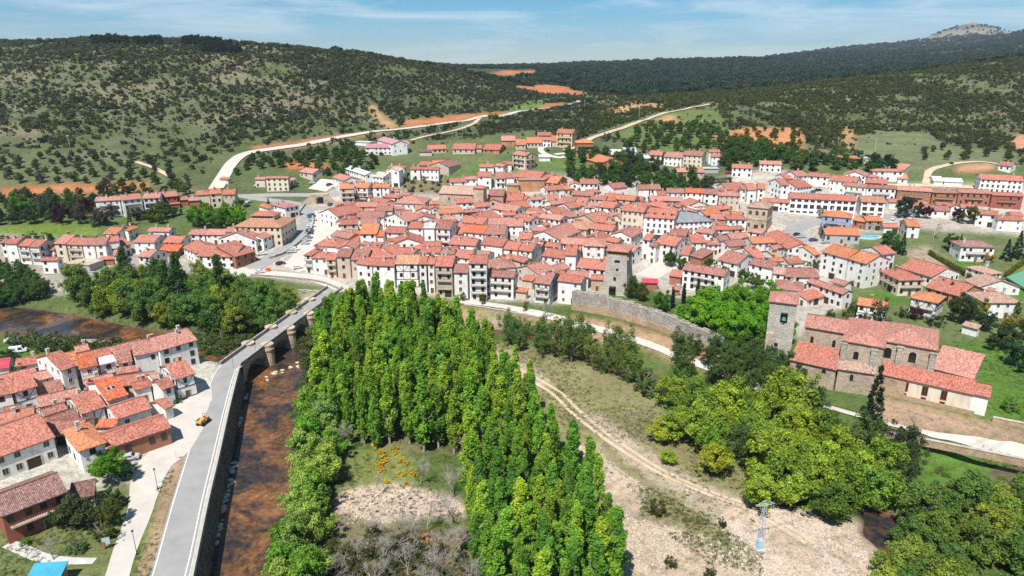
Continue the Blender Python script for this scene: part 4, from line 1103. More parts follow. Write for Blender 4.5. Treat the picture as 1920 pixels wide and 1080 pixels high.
cluster('at left end of town', '''
K 1062 282 1350 267 50 9 gWpb
K 1370 272 1600 247 60 9 gWpb
K 1602 251 1800 241 60 9 glpb
L 242 237 435 222 60 7 grp
L 252 322 465 306 44 3 skox
L 436 272 560 262 44 4 gkr
L 562 277 695 267 54 5 hkp
L 650 212 800 202 68 7 hbr
L 802 202 935 192 64 8 gcr
L 937 207 1080 202 58 7.5 gbo
L 552 657 740 657 64 5 gwp
L 742 657 970 657 64 5 gwp
L 972 627 1190 622 58 6 gwp
L 890 702 1320 718 88 6 fwp 11
L 1402 702 1510 664 40 6 gWp
L 642 897 1080 907 132 5.5 gwr
L 1082 907 1320 842 128 5.5 skr
L 490 802 640 867 88 5 gwr
L 218 842 440 842 88 3 skfx
L 268 742 470 747 74 5 gwr
''')
cluster('in hamlet left of bridge', '''
P -90 655 105 619 130 6.5 gwr
P 105 620 325 556 130 6.5 gwrt
P 290 522 510 466 68 4.5 gwpt
P 320 642 545 591 98 3.2 sbn
P 517 431 655 386 138 8 gwr
P 672 416 835 381 122 7 gwfb
P 842 381 990 346 58 6.5 swLb
P 1002 371 1130 346 148 5.5 gwn
Q 1040 279 1235 239 108 7.5 gwp
Q 1236 238 1540 150 98 8 gwp
P 912 691 1098 631 158 5 gwfkx
Q 907 771 1185 681 98 4.2 gwr
Q 632 731 830 666 128 4.6 gwrt
Q 1285 691 1360 656 58 3.6 gwrx
Q 1042 546 1185 511 58 4.5 gwr
Q 1197 461 1260 441 48 6.5 gwl
Q 1262 541 1365 506 68 5.5 gwr
Q 1362 461 1525 411 108 6.5 gwrt
Q 822 1001 1335 831 108 4.6 gkr
Q 610 1023 830 948 90 6 hWo 13
Q -70 1085 432 905 226 5.8 gwr
Q 740 832 900 826 58 3 swfx
R 0 747 380 601 114 6.5 grNb
R 382 652 530 622 98 3.2 sbd
R 150 1085 345 1072 70 2.6 skTx
Q 590 250 700 226 46 4 gwp
Q 905 415 1080 390 40 3.4 swpx
P -60 420 75 400 90 4 gpcx
''')
# ------------------------------------------------------------------ bridge
B0, B1 = P(432, 686, 0)[:2], P(628, 541, 0)[:2]
_bd = B1 - B0; BL = float(np.linalg.norm(_bd)); _bd = _bd / BL
br = thing('stone_bridge', 'long stone arch bridge with round cutwater piers over the brown river', 'bridge', (B0[0], B0[1], 0), math.atan2(_bd[1], _bd[0]))
BW = 6.4                                  # local: x along the bridge, -y = downstream side (towards the grove)
NSP = 5; span = (BL - 2) / NSP
def arch_z(t):                            # underside height over one span, t in 0..1
    u = (t - 0.5) / 0.40
    return -7.4 if abs(u) >= 1 else -5.6 + 4.3 * math.sqrt(1 - u * u)
for k in range(NSP):
    mb = MB(); N = 28; xs = [k * span + 1 + span * i / N for i in range(N + 1)]; zs = [arch_z(i / N) for i in range(N + 1)]
    for i in range(N):
        for s in (-1, 1):
            y = s * BW / 2; q = [(xs[i], y, zs[i]), (xs[i + 1], y, zs[i + 1]), (xs[i + 1], y, -0.25), (xs[i], y, -0.25)]
            mb.poly(q if s < 0 else q[::-1])
        mb.poly([(xs[i], -BW / 2, zs[i]), (xs[i], BW / 2, zs[i]), (xs[i + 1], BW / 2, zs[i + 1]), (xs[i + 1], -BW / 2, zs[i + 1])])
    ar = link('arch', mb.mesh('arch', 'stone_tan'), br)
    for s in (-1, 1):                     # ring of voussoirs standing proud of the spandrel, each stone a piece
        nv = 15
        for i in range(nv):
            a0 = math.pi * (i + 0.04) / nv; a1 = math.pi * (i + 0.96) / nv; m_ = MB(); cx = k * span + 1 + span / 2; rx = span * 0.40
            def pt(a, ro, yy): return (cx - math.cos(a) * (rx + ro), yy, -5.6 + math.sin(a) * (4.3 + ro))
            y0, y1 = s * (BW / 2 - 0.1), s * (BW / 2 + 0.09); q = [pt(a0, 0.0, y1), pt(a1, 0.0, y1), pt(a1, 0.55, y1), pt(a0, 0.55, y1)]; z_ = [pt(a0, 0.0, y0), pt(a1, 0.0, y0), pt(a1, 0.55, y0), pt(a0, 0.55, y0)]
            m_.poly(q if s < 0 else q[::-1])
            for e in range(4):
                f = (e + 1) % 4; w_ = [q[e], z_[e], z_[f], q[f]]; m_.poly(w_ if s < 0 else w_[::-1])
            link('voussoir', m_.mesh('voussoir', 'stone_grey'), ar)
mb = MB(); mb.box((BL / 2, 0, -0.12), (BL + 3, BW - 0.3, 0.35)); link('deck', mb.mesh('deck', 'asphalt'), br)
for s in (-1, 1):
    mb = MB(); mb.box((BL / 2, s * (BW / 2 + 0.12), -0.12), (BL + 2.5, 0.5, 0.26)); link('string_course', mb.mesh('string_course', 'concrete'), br)
    nb = int(BL / 4)
    for i in range(nb):
        mb = MB(); mb.box(((i + 0.5) * BL / nb, s * (BW / 2 - 0.05), 0.5), (BL / nb - 0.03, 0.42, 0.98)); mb.box(((i + 0.5) * BL / nb, s * (BW / 2 - 0.05), 1.06), (BL / nb - 0.02, 0.54, 0.14)); link('parapet', mb.mesh('parapet', 'stone_wall'), br)
for k in range(1, NSP):
    for s in (-1, 1):
        mb = MB(); c = (k * span + 1, s * (BW / 2 + 0.1), 0); mb.lathe([(2.2, -8), (2.15, -6.5), (2.0, -6.3), (1.95, -1.1), (2.15, -0.95), (2.18, -0.5), (2.0, -0.4), (1.85, 0.55), (2.0, 0.6), (2.0, 0.9)], 18, c); link('pier', mb.mesh('pier', 'stone_tan', False), br)
# embankment wall and kerb along the river, parapet pieces
el = resample([P(x, y, 0)[:2] for x, y in EL_PX], 3.0)
ew = thing('river_wall', 'long rubble retaining wall with pale parapet between road and river', 'wall', (el[0][0], el[0][1], -7))
mb = MB(); mb2 = []
for a, b_ in zip(el[:-1], el[1:]):
    d = (b_ - a) / np.linalg.norm(b_ - a); n = np.array((d[1], -d[0]))
    o0 = np.array((el[0][0], el[0][1]))
    for (p, q, z0, z1, off) in ((a, b_, 0, 6.95, 0.9),):
        A0, A1 = p - o0, q - o0
        mb.poly([(*(A0 + n * 1.7), -0.6), (*(A1 + n * 1.7), -0.6), (*(A1 + n * 0.5), 6.97), (*(A0 + n * 0.5), 6.97)])
        mb.poly([(*(A0 - n * 4.5), 6.97), (*(A0 + n * 0.5), 6.97), (*(A1 + n * 0.5), 6.97), (*(A1 - n * 4.5), 6.97)], m=1)
    m2 = MB(); L_ = float(np.linalg.norm(b_ - a)); m2.box((0, 0, 0.36), (L_ - 0.04, 0.5, 0.75)); m2.box((0, 0, 0.80), (L_ - 0.02, 0.62, 0.14))
    c = (a + b_) / 2 - o0; link('parapet', m2.mesh('parapet', 'kerbstone'), ew, (c[0] + n[0] * 0.15, c[1] + n[1] * 0.15, 7.0), math.atan2(d[1], d[0]))
link('wall_face', mb.mesh('wall_face', ['bank_stone', 'concrete']), ew)
# low retaining walls: car-park parapet and riverfront terrace
def low_wall(pxs, h, th, mat, label, below=3.0, step=3.0, name='wall', cap='kerbstone', z=None):
    ln = resample([hit(x, y)[:2] if z is None else P(x, y, z)[:2] for x, y in pxs], step); o0 = ln[0]
    g0 = float(ground(*o0)); w = thing(name, label, 'wall', (o0[0], o0[1], g0)); mb = MB()
    for a, b_ in zip(ln[:-1], ln[1:]):
        d = (b_ - a) / (np.linalg.norm(b_ - a) + 1e-9); L_ = float(np.linalg.norm(b_ - a)); c = (a + b_) / 2; zz = max(float(ground(*a)), float(ground(*b_))) if z is None else z
        m2 = MB(); m2.box((0, 0, (h - below) / 2), (L_ + 0.05, th, h + below)); m2.box((0, 0, h + 0.08), (L_ + 0.02, th + 0.2, 0.16), m=1)
        link('wall_bay', m2.mesh('wall_bay', [mat, cap]), w, (c[0] - o0[0], c[1] - o0[1], zz - g0), math.atan2(d[1], d[0]))
    return w
low_wall([(505, 486), (530, 478), (562, 455), (585, 428), (586, 405)], 1.0, 0.6, 'stone_grey', 'curved stone parapet between the street and the car park', 1.0)
low_wall([(470, 518), (530, 522), (600, 530), (640, 545)], 0.9, 0.5, 'stone_wall', 'low stone river wall along the bridge-head street', 4.0)
low_wall([(560, 545), (600, 548), (625, 552)], 0.3, 0.5, 'stone_wall', 'short stone bank wall below the bridge-head street', 4.5)
low_wall([(870, 572), (920, 580), (980, 590), (1040, 602)], 0.25, 0.6, 'stone_warm', 'reddish retaining wall below the riverfront terrace', 4.5)
low_wall([(0, 520), (60, 518), (120, 515), (180, 512)], 0.6, 0.6, 'concrete', 'long grey terrace wall under the left riverside row', 4.0)
low_wall([(1660, 812), (1760, 832), (1860, 852), (1960, 872)], 0.5, 0.6, 'stone_warm', 'low rubble wall beside the pale path under the church', 1.3, z=-0.1)
low_wall([(1860, 790), (1920, 802), (2000, 815)], 1.2, 0.7, 'stone_warm', 'ruined stone wall right of the church', 2.0, z=0.0)
low_wall([(560, 400), (585, 368), (600, 366), (640, 366)], 0.9, 0.5, 'concrete', 'concrete parapet of the upper road by the arch', 3.0)
# the old town wall, stone bays with a ragged top
tw = [(1073, 584), (1120, 592), (1170, 603), (1225, 620), (1290, 645), (1352, 670)]
ln = resample([P(x, y, -1)[:2] for x, y in tw], 4.0); o0 = ln[0]
w = thing('town_wall', 'tall old stone town wall stepping down beside the river path', 'wall', (o0[0], o0[1], -2))
for i, (a, b_) in enumerate(zip(ln[:-1], ln[1:])):
    d = (b_ - a) / np.linalg.norm(b_ - a); L_ = float(np.linalg.norm(b_ - a)); c = (a + b_) / 2; q = rnd.uniform(-0.25, 0.35); hh = 9.0 - 1.6 * i / len(ln) + q
    m2 = MB(); m2.box((0, 0, hh * 0.25 - 1), (L_ + 0.04, 1.9, hh * 0.5 + 2), m=1); m2.box((0, 0.05, hh * 0.75), (L_ + 0.02, 1.7, hh * 0.5), m=0)
    m2.box((rnd.uniform(-1, 1), 0.3, hh + 0.2), (L_ * 0.55, 0.8, 0.5), m=0)
    link('wall_bay', m2.mesh('wall_bay', ['stone_wall', 'stone_warm']), w, (c[0] - o0[0], c[1] - o0[1], 0), math.atan2(d[1], d[0]))
# the keep: battered square tower with hipped roof
def prism(mb, base, top, zb, zt, m=0):
    for i in range(4):
        j = (i + 1) % 4; mb.poly([(*base[i], zb), (*base[j], zb), (*top[j], zt), (*top[i], zt)], m=m)
    mb.poly([(*q, zt) for q in top], m=m)
g, M_, d_, n_, W_ = solve_front(1141, 468, 1174, 471, 17.5)
D_ = 9.5; c_ = M_ + n_ * D_ / 2 + d_ * 0; W_ = max(W_, 7.6)
# wall corners measured from the photo: left-front, front corner, right-back
KP = thing('stone_keep', 'battered square stone keep with hipped tile roof above the town wall', 'tower', (*c_, g), math.atan2(d_[1], d_[0]))
mb = MB(); hw, hd = W_ / 2, D_ / 2; sq = lambda k: [(-hw * k, -hd * k), (hw * k, -hd * k), (hw * k, hd * k), (-hw * k, hd * k)]
prism(mb, sq(1.42), sq(1.12), -2, 8, 0); prism(mb, sq(1.12), sq(1.0), 8, 15.5, 0); link('wall', mb.mesh('wall', ['stone_pale']), KP)
mb = MB(); prism(mb, sq(0.97), sq(0.97), 15.5, 17.4, 0); link('loft', mb.mesh('loft', ['brick']), KP)
mb = MB()
for pl in roof_planes('h', W_ * 0.98, D_ * 0.98, 17.5, 0.7, 0.5, 0.30): mb.slab(pl, 0.25)
link('roof', mb.mesh('roof', 'roof_tile'), KP, color=ROOFC['p'])
for (x, z, w_, h_) in ((0.2, 13.2, 2.0, 1.0), (0.4, 10.0, 0.9, 1.0), (-0.3, 6.2, 1.0, 1.6)):
    mb = MB(); mb.box((0, 0, 0), (w_, 0.5, h_), m=0); k_ = 1.12 - 0.12 * (z - 8) / 7.5 if z > 8 else 1.12 + 0.3 * (8 - z) / 10; link('opening', mb.mesh('opening', 'pane'), KP, (x, -hd * k_ + 0.16, z))
mb = MB(); mb.box((0, 0, 1.3), (2.6, 0.8, 2.6), m=0); mb.lathe([(1.3, -0.4), (1.3, 0.4)], 14, (0, 0, 2.6)); link('gateway', mb.mesh('gateway', 'pane'), KP, (-0.8, -hd * 1.36, 0.5))
for i in range(7):
    mb = MB(); mb.box((0, 0, 0), (0.7, 0.35, 1.1)); link('machicolation', mb.mesh('machicolation', 'stone_tan'), KP, (hw + 0.35, -hd + 0.7 + i * (2 * hd - 1.2) / 6, 14.4))
# stone archive: renaissance block with pale roof
AR, ai = build('stone_archive', 1400, 387, 1441, 391, 15, 12.5, 'h', 'S', 'l', 'x', 15, 901)
tag(AR, 'square tan stone archive with pale hipped roof beside the plaza', 'building')
for (xx, zz, w_, h_) in ((-4.2, 9.6, 1.2, 1.9), (0, 9.6, 1.3, 2.2), (4.2, 9.6, 1.2, 1.9), (-4.4, 3.4, 1.0, 1.8), (0.2, 2.0, 1.9, 3.6), (4.3, 3.4, 1.3, 2.0)):
    k = ai['bw'] / 13
    link('window', get_win(w_, h_, 'frame_stone'), AR, (xx * k, -ai['bd'] / 2, zz))
for xx in (-1.7, 1.9):
    mb = MB(); mb.box((0, 0, 3), (0.5, 0.4, 6)); link('pilaster', mb.mesh('pilaster', 'stone_tan'), AR, (xx, -ai['bd'] / 2 - 0.15, 0))
mb = MB(); mb.box((0, 0, 0), (ai['bw'] + 0.4, ai['bd'] + 0.4, 0.4)); link('cornice', mb.mesh('cornice', 'stone_tan'), AR, (0, 0, 6.4))
# white school: long block and annex
SCH, si = build('school', 1400 + 485 / 6, 280 + 545 / 6, 1400 + 1245 / 6, 280 + 582 / 6, 8, 9, 'g', 'W', 'r', 'qC', 11, 902)
tag(SCH, 'long white school with rows of big square windows and red roof', 'school')
build('school', 1400 + 1290 / 6, 280 + 586 / 6, 1400 + 1572 / 6, 280 + 599 / 6, 9, 8, 'g', 'W', 't', 'qC', 12, 903, parent=SCH, names=('annex_wall', 'annex_roof'))
# cream hall with lantern storey
HAL, hi_ = build('cream_hall', 260 + 1062 / 6, 330 + 566 / 6, 260 + 1600 / 6, 330 + 574 / 6, 15, 9.5, 'h', 'c', 't', 'C', 20, 904)
tag(HAL, 'big cream hall with tan roof and raised lantern storey by the curved street', 'building')
mb = MB(); mb.box((0, 0, 0.9), (hi_['bw'] * 0.5, hi_['bd'] * 0.42, 2.4)); link('lantern_wall', mb.mesh('lantern_wall', 'plaster'), HAL, (0, 1, 9.5 + 1.7), color=WALLC['c'])
mb = MB()
for pl in roof_planes('h', hi_['bw'] * 0.5, hi_['bd'] * 0.42, 0, 0.6): mb.slab(pl, 0.2)
link('lantern_roof', mb.mesh('lantern_roof', 'roof_tile'), HAL, (0, 1, 9.5 + 3.9), color=ROOFC['r'])
for i in range(8): link('lantern_window', get_win(0.8, 0.7, 'frame_dark'), HAL, ((i - 3.5) * hi_['bw'] * 0.056, 1 - hi_['bd'] * 0.21, 9.5 + 3.0))
# parish church in the old town: long tan nave, square belfry and side chapel
CH2, ci = build('parish_church', 560 + 1570 / 6, 300 + 372 / 6, 840 + 285 / 6, 300 + 388 / 6, 19, 9.5, 'g', 'S', 'l', 'x', None, 905)
tag(CH2, 'tan stone parish church with pink roof and square belfry in the old town', 'church')
build('b', 840 + 275 / 6, 300 + 312 / 6, 840 + 400 / 6, 300 + 318 / 6, 9, 14.5, 'h', 'S', 'r', 'x', 7, 906, parent=CH2, names=('belfry_wall', 'belfry_roof'))
build('b', 840 + 445 / 6, 300 + 395 / 6, 840 + 625 / 6, 300 + 400 / 6, 11, 8.5, 'g', 'm', 'n', 'x', None, 907, parent=CH2, names=('chapel_wall', 'chapel_roof'))
for (xx, zz, w_, h_) in ((-4, 6.5, 0.9, 1.6), (-6.0, 1.6, 1.8, 3.2), (5, 6.5, 0.9, 1.6)):
    link('window', get_win(w_, h_, 'frame_stone'), CH2, (xx, -ci['bd'] / 2, zz))
# the collegiate church: tower, nave, transept, choir, aisles and sacristy
def ch(px): return 1280 + px / 3
def cy_(py): return 480 + py / 3
CO, ki = build('church', ch(684), cy_(395), ch(925), cy_(435), 25, 13.5, 'g', 'C', 'p', 'x', None, 910, names=('nave_wall', 'nave_roof'))
tag(CO, 'large stone collegiate church with square bell tower and mottled tile roofs', 'church')
for (nm, a, hh, rr, ty, wl, rf, dp) in (
    ('transept', (900, 472, 1140, 514), 13.5, 40, 'h', 'C', 'p', 21), ('choir', (1100, 468, 1436, 528), 13.5, 46, 'h', 'C', 'p', 17),
    ('aisle', (600, 580, 868, 640), 6.6, 112, 's', 'C', 'r', None), ('porch', (870, 632, 1090, 664), 6.8, 56, 's', 'C', 'l', None),
    ('sacristy', (1108, 660, 1640, 778), 6.0, 80, 's', 'c', 'r', None), ('annex', (1560, 757, 1732, 795), 5.6, 30, 'g', 'w', 'r', 9),
    ('apse_chapel', (1395, 628, 1640, 690), 7.4, 135, 's', 'C', 'p', None)):
    build('b', ch(a[0]), cy_(a[1]), ch(a[2]), cy_(a[3]), rr / 3, hh, ty, wl, rf, 'x', dp, 911 + len(nm), parent=CO, gz=ki['g'], names=(nm + '_wall', nm + '_roof'))
build('b', ch(486), cy_(250), ch(652), cy_(270), 16, 21.5, 'h', 'q', 'p', 'x', 9.6, 930, parent=CO, gz=ki['g'], names=('tower_wall', 'tower_roof'), tan=0.42)
def church_local(pxa, pya, z):
    q = P(pxa, pya, ki['g'] + z); c, s = math.cos(-CO.rotation_euler.z), math.sin(-CO.rotation_euler.z); dx, dy = q[0] - CO.location.x, q[1] - CO.location.y
    return (dx * c - dy * s, dx * s + dy * c, z)
_twl = np.array(church_local(ch(486), cy_(250), 21.5)); _twr = np.array(church_local(ch(652), cy_(270), 21.5)); _tc2 = (_twl + _twr) / 2
_td = (_twr - _twl)[:2] / np.linalg.norm((_twr - _twl)[:2]); _tn = np.array((-_td[1], _td[0])); _ta = math.atan2(_td[1], _td[0])
mb = MB(); mb.box((0, 0, 0), (1.9, 0.4, 2.6)); mb.lathe([(0.95, -0.2), (0.95, 0.2)], 14, (0, 0, 1.3)); link('belfry_opening', mb.mesh('belfry_opening', 'pane'), CO, (_tc2[0] + _td[0] * 0.6 + _tn[0] * 0.42, _tc2[1] + _td[1] * 0.6 + _tn[1] * 0.42, 16.8), _ta)
mb = MB(); mb.lathe([(0.62, 0), (0.5, 0.3), (0.36, 0.8), (0.25, 1.0), (0.05, 1.08)], 14); link('bell', mb.mesh('bell', 'bronze', True), CO, (_tc2[0] + _td[0] * 0.6 + _tn[0] * 0.1, _tc2[1] + _td[1] * 0.6 + _tn[1] * 0.1, 16.2))
mb = MB(); mb.box((0, 0, 0), (1.0, 0.3, 0.8)); link('tower_slit', mb.mesh('tower_slit', 'pane'), CO, (_tc2[0] - _td[0] * 0.6 + _tn[0] * 0.4, _tc2[1] - _td[1] * 0.6 + _tn[1] * 0.4, 8.5), _ta)
mb = MB(); mb.box((0, 0, 6), (1.6, 1.4, 12)); link('buttress', mb.mesh('buttress', 'stone_tan'), CO, (_tc2[0] - _td[0] * 2.6, _tc2[1] - _td[1] * 2.6, 0), _ta)
def wall_bits(a, hh, items, ov=0.45):
    p = np.array(church_local(ch(a[0]), cy_(a[1]), hh)); q = np.array(church_local(ch(a[2]), cy_(a[3]), hh)); L_ = np.linalg.norm((q - p)[:2]); d = (q - p)[:2] / L_; n = np.array((-d[1], d[0])); an = math.atan2(d[1], d[0])
    for (nm, me_, f, z, out) in items:
        c = p[:2] + d * L_ * f + n * (ov - out); link(nm, me_, CO, (c[0], c[1], z), an)
def arch_win(w_, h_):
    mb = MB(); mb.box((0, 0, 0), (w_ + 0.5, 0.16, h_), m=1); mb.box((0, -0.05, 0), (w_, 0.16, h_), m=0)
    for (r_, m_, yy) in ((w_ / 2 + 0.25, 1, 0.08), (w_ / 2, 0, 0.13)):
        k = 12; top = [(math.cos(math.pi * i / k) * r_, -yy, h_ / 2 + math.sin(math.pi * i / k) * r_) for i in range(k + 1)]; mb.poly(top[::-1], m=m_)
    return mb.mesh('window', ['pane', 'stone_tan'])
def buttress(w_, h_, d_=1.0):
    mb = MB(); mb.box((0, -d_ / 2, h_ / 2), (w_, d_, h_)); mb.box((0, -d_ / 2 - 0.02, h_ + 0.12), (w_ + 0.3, d_ + 0.2, 0.26)); return mb.mesh('buttress', 'stone_grey')
wall_bits((690, 396, 905, 432), 13.5, [('nave_window', arch_win(0.9, 1.8), 0.22, 9.4, 0), ('nave_window', arch_win(0.9, 1.8), 0.80, 9.4, 0)])
wall_bits((900, 472, 1132, 512), 13.5, [('transept_window', arch_win(1.3, 1.6), 0.38, 9.3, 0), ('buttress', buttress(1.3, 12.6), 0.06, 0, 0), ('buttress', buttress(1.4, 12.2), 0.8, 0, 0)])
wall_bits((1100, 468, 1436, 528), 13.5, [('choir_window', arch_win(1.8, 2.0), 0.2, 9.6, 0), ('choir_window', arch_win(1.8, 2.0), 0.62, 9.6, 0), ('buttress', buttress(1.4, 12.4), 0.40, 0, 0), ('buttress', buttress(1.5, 12.2), 0.95, 0, 0)])
wall_bits((870, 632, 1090, 664), 6.8, [('porch_window', arch_win(0.9, 1.3), 0.4, 4.4, 0)])
wall_bits((600, 580, 868, 640), 6.6, [('round_window', arch_win(1.1, 0.5), 0.2, 5.0, 0), ('round_window', arch_win(1.1, 0.5), 0.74, 5.0, 0)])
wall_bits((1108, 660, 1640, 778), 6.0, [('sacristy_door', get_win(1.2, 2.4, 'frame_red'), f, 3.7, 0) for f in (0.30, 0.51, 0.71)] + [('sacristy_grille', get_win(1.0, 1.2, 'frame_red'), f, 1.2, 0) for f in (0.30, 0.51, 0.71)] + [('sacristy_window', get_win(0.7, 1.1, 'frame_stone'), 0.06, 4.4, 0)])
def plinth(L_, h_, mat):
    mb = MB(); mb.box((0, -0.06, h_ / 2), (L_, 0.16, h_)); return mb.mesh('plinth', mat)
wall_bits((1108, 660, 1640, 778), 6.0, [('plinth', plinth(18, 1.6, 'stone_warm'), 0.62, -0.3, 0), ('stone_panel', plinth(7.5, 5.6, 'stone_warm'), 0.13, 0, -0.02)])
# little road arch by the car park
q = hit(600, 382); AH = thing('road_arch', 'small stone underpass arch beneath the upper road', 'underpass', (q[0], q[1], q[2]), 0.1)
mb = MB()
for s in (-1, 1): mb.box((s * 3.4, 1, 2.2), (2.6, 3, 5.2))
mb.box((0, 1, 5.0), (9.6, 3, 1.4)); link('wall', mb.mesh('wall', 'stone_tan'), AH)
mb = MB(); mb.box((0, 0.3, 1.6), (4.0, 0.6, 3.4)); mb.lathe([(2.0, -0.1), (2.0, 0.2)], 16, (0, 0.5, 3.3)); link('opening', mb.mesh('opening', 'pane'), AH)
for s in (-1, 1):
    mb = MB(); mb.poly([(s * 4.7, -0.5, 0), (s * 9.5, -2.5, 0), (s * 9.5, -2.5, 0.8), (s * 4.7, -0.5, 5.2)]); mb.poly([(s * 4.7, 0.1, 0), (s * 4.7, 0.1, 5.2), (s * 9.5, -1.9, 0.8), (s * 9.5, -1.9, 0)]); mb.poly([(s * 4.7, -0.5, 5.2), (s * 9.5, -2.5, 0.8), (s * 9.5, -1.9, 0.8), (s * 4.7, 0.1, 5.2)])
    link('wing_wall', mb.mesh('wing_wall', 'stone_tan'), AH)
# unfinished brick house
q, ui = build('unfinished_house', 900 + 820 / 4.55, 220 + 216 / 4.55, 900 + 972 / 4.55, 220 + 216 / 4.55, 7, 9, 'h', 'k', 'o', 'x', 12, 940)
tag(q, 'unfinished brick house with open floors and orange roof above town', 'house')
for f in range(2):
    mb = MB(); mb.box((0, 0, 0), (ui['bw'] * 0.8, 0.2, 1.7)); link('open_floor', mb.mesh('open_floor', 'pane'), q, (0, -ui['bd'] / 2 - 0.02, 2.0 + 3.3 * f))
    mb = MB(); mb.box((0, -0.4, 0), (ui['bw'], 1.0, 0.3)); link('floor_slab', mb.mesh('floor_slab', 'concrete'), q, (0, -ui['bd'] / 2, 0.8 + 3.4 * f))
# the remaining small houses that fill the blocks of the old town
foot = [(q[8]['c'], q[8]['rot'], q[8]['bw'] / 2 + 0.4, q[8]['bd'] / 2 + 0.4) for q in HOUSES] + [(i_['c'], i_['rot'], i_['bw'] / 2 + 3, i_['bd'] / 2 + 3) for i_ in (ai, si, hi_, ci)] + [(np.array(c_), 0.0, 9, 9)]
core = hitpoly([(640, 528), (600, 470), (640, 440), (640, 400), (700, 385), (800, 398), (840, 400), (940, 385), (1060, 365), (1200, 372), (1330, 395), (1400, 430), (1470, 470), (1500, 520), (1400, 500), (1300, 470), (1210, 470), (1180, 500), (1130, 520), (1060, 545), (900, 540), (760, 535)])
keepout = [hitpoly(q) for q in ([(1200, 540), (1205, 470), (1235, 440), (1290, 455), (1285, 500), (1260, 560)], [(1190, 470), (1205, 436), (1260, 436), (1250, 470)], [(1470, 470), (1400, 440), (1470, 400), (1560, 400), (1560, 470)])]
rr_ = np.random.default_rng(404); lo, hi2 = core.min(0), core.max(0); cand = lo + rr_.random((5000, 2)) * (hi2 - lo); cand = cand[inside(core, cand[:, 0], cand[:, 1])]
gu, gv = np.meshgrid(np.linspace(-1, 1, 7), np.linspace(-1, 1, 7)); gu, gv = gu.ravel(), gv.ravel(); fill = []
for (sx, sy, lim) in ((5.5, 4.6, 0.05), (4.2, 3.8, 0.05), (3.3, 3.0, 0.06), (2.6, 2.4, 0.06)):
    for p in cand[rr_.permutation(len(cand))[:1500]]:
        if any(inside(k_, np.array([p[0]]), np.array([p[1]]))[0] for k_ in keepout): continue
        j = min(foot, key=lambda f: (f[0][0] - p[0]) ** 2 + (f[0][1] - p[1]) ** 2); rot = j[1] + rr_.choice([0, math.pi / 2]) * (rr_.random() < 0.3)
        ca, sa = math.cos(rot), math.sin(rot); X_ = p[0] + ca * gu * sx - sa * gv * sy; Y_ = p[1] + sa * gu * sx + ca * gv * sy; bad = np.zeros(49, bool)
        for (c0, r0, hx, hy) in foot:
            if (c0[0] - p[0]) ** 2 + (c0[1] - p[1]) ** 2 > (hx + hy + sx + sy) ** 2: continue
            u_ = (X_ - c0[0]) * math.cos(r0) + (Y_ - c0[1]) * math.sin(r0); v_ = -(X_ - c0[0]) * math.sin(r0) + (Y_ - c0[1]) * math.cos(r0); bad |= (np.abs(u_) < hx) & (np.abs(v_) < hy)
        if bad.mean() > lim: continue
        foot.append((p, rot, sx - 0.3, sy - 0.3)); fill.append((p, rot, sx, sy))
ham = poly_xy([(0, 700), (100, 692), (250, 655), (335, 655), (340, 700), (300, 752), (300, 790), (120, 838), (0, 850)], 0); n_old = len(fill); lo, hi2 = ham.min(0), ham.max(0); cand = lo + rr_.random((2500, 2)) * (hi2 - lo); cand = cand[inside(ham, cand[:, 0], cand[:, 1])]
for (sx, sy, lim) in ((4.2, 3.6, 0.06), (3.2, 2.8, 0.08), (2.4, 2.1, 0.08)):
    for p in cand[rr_.permutation(len(cand))[:700]]:
        j = min(foot, key=lambda f: (f[0][0] - p[0]) ** 2 + (f[0][1] - p[1]) ** 2); rot = j[1]
        ca, sa = math.cos(rot), math.sin(rot); X_ = p[0] + ca * gu * sx - sa * gv * sy; Y_ = p[1] + sa * gu * sx + ca * gv * sy; bad = np.zeros(49, bool)
        for (c0, r0, hx, hy) in foot:
            if (c0[0] - p[0]) ** 2 + (c0[1] - p[1]) ** 2 > (hx + hy + sx + sy) ** 2: continue
            u_ = (X_ - c0[0]) * math.cos(r0) + (Y_ - c0[1]) * math.sin(r0); v_ = -(X_ - c0[0]) * math.sin(r0) + (Y_ - c0[1]) * math.cos(r0); bad |= (np.abs(u_) < hx) & (np.abs(v_) < hy)
        if bad.mean() > lim: continue
        foot.append((p, rot, sx - 0.3, sy - 0.3)); fill.append((p, rot, sx, sy))
for i, (p, rot, sx, sy) in enumerate(fill):
    d = np.array((math.cos(rot), math.sin(rot))); n = np.array((-d[1], d[0]))
    if n[1] < 0: d, n = -d, -n
    hh = float(rr_.uniform(4.2, 6.2) if i < n_old else rr_.uniform(2.8, 3.9)); rf = rr_.choice(list('rrrppno')); wl = rr_.choice(list('wwwwwcb'))
    q, inf = build('cottage', 0, 0, 0, 0, 0, hh, 'g', wl, rf, '', 2 * sy + 0.6, 600 + i, place=(float(ground(*p)), p - n * (sy + 0.3), d, n, 2 * sx + 0.4))
    fill[i] = (project((p[0], p[1], 8 + hh)), q, wl, rf, inf['ns'], i >= n_old)
bands = [(405, 'uppermost'), (435, 'second'), (470, 'third'), (999, 'lowest')]; lo = 0
for lim, bn in bands:
    sel = sorted([f for f in fill if lo <= f[0][1] < lim and not f[5]], key=lambda f: f[0][0]); lo = lim
    for k, f in enumerate(sel): tag(f[1], '%s %s cottage, %s roof, %s from left in %s band of old roofs' % (STO[f[4]], WALLN[f[2]], ROOFN[f[3]], ORD[min(k, len(ORD) - 1)], bn), 'cottage')
for k, f in enumerate(sorted([f for f in fill if f[5]], key=lambda f: f[0][0])): tag(f[1], 'low %s outhouse, %s roof, %s from left in hamlet left of bridge' % (WALLN[f[2]], ROOFN[f[3]], ORD[k]), 'cottage')
print('infill', len(fill))
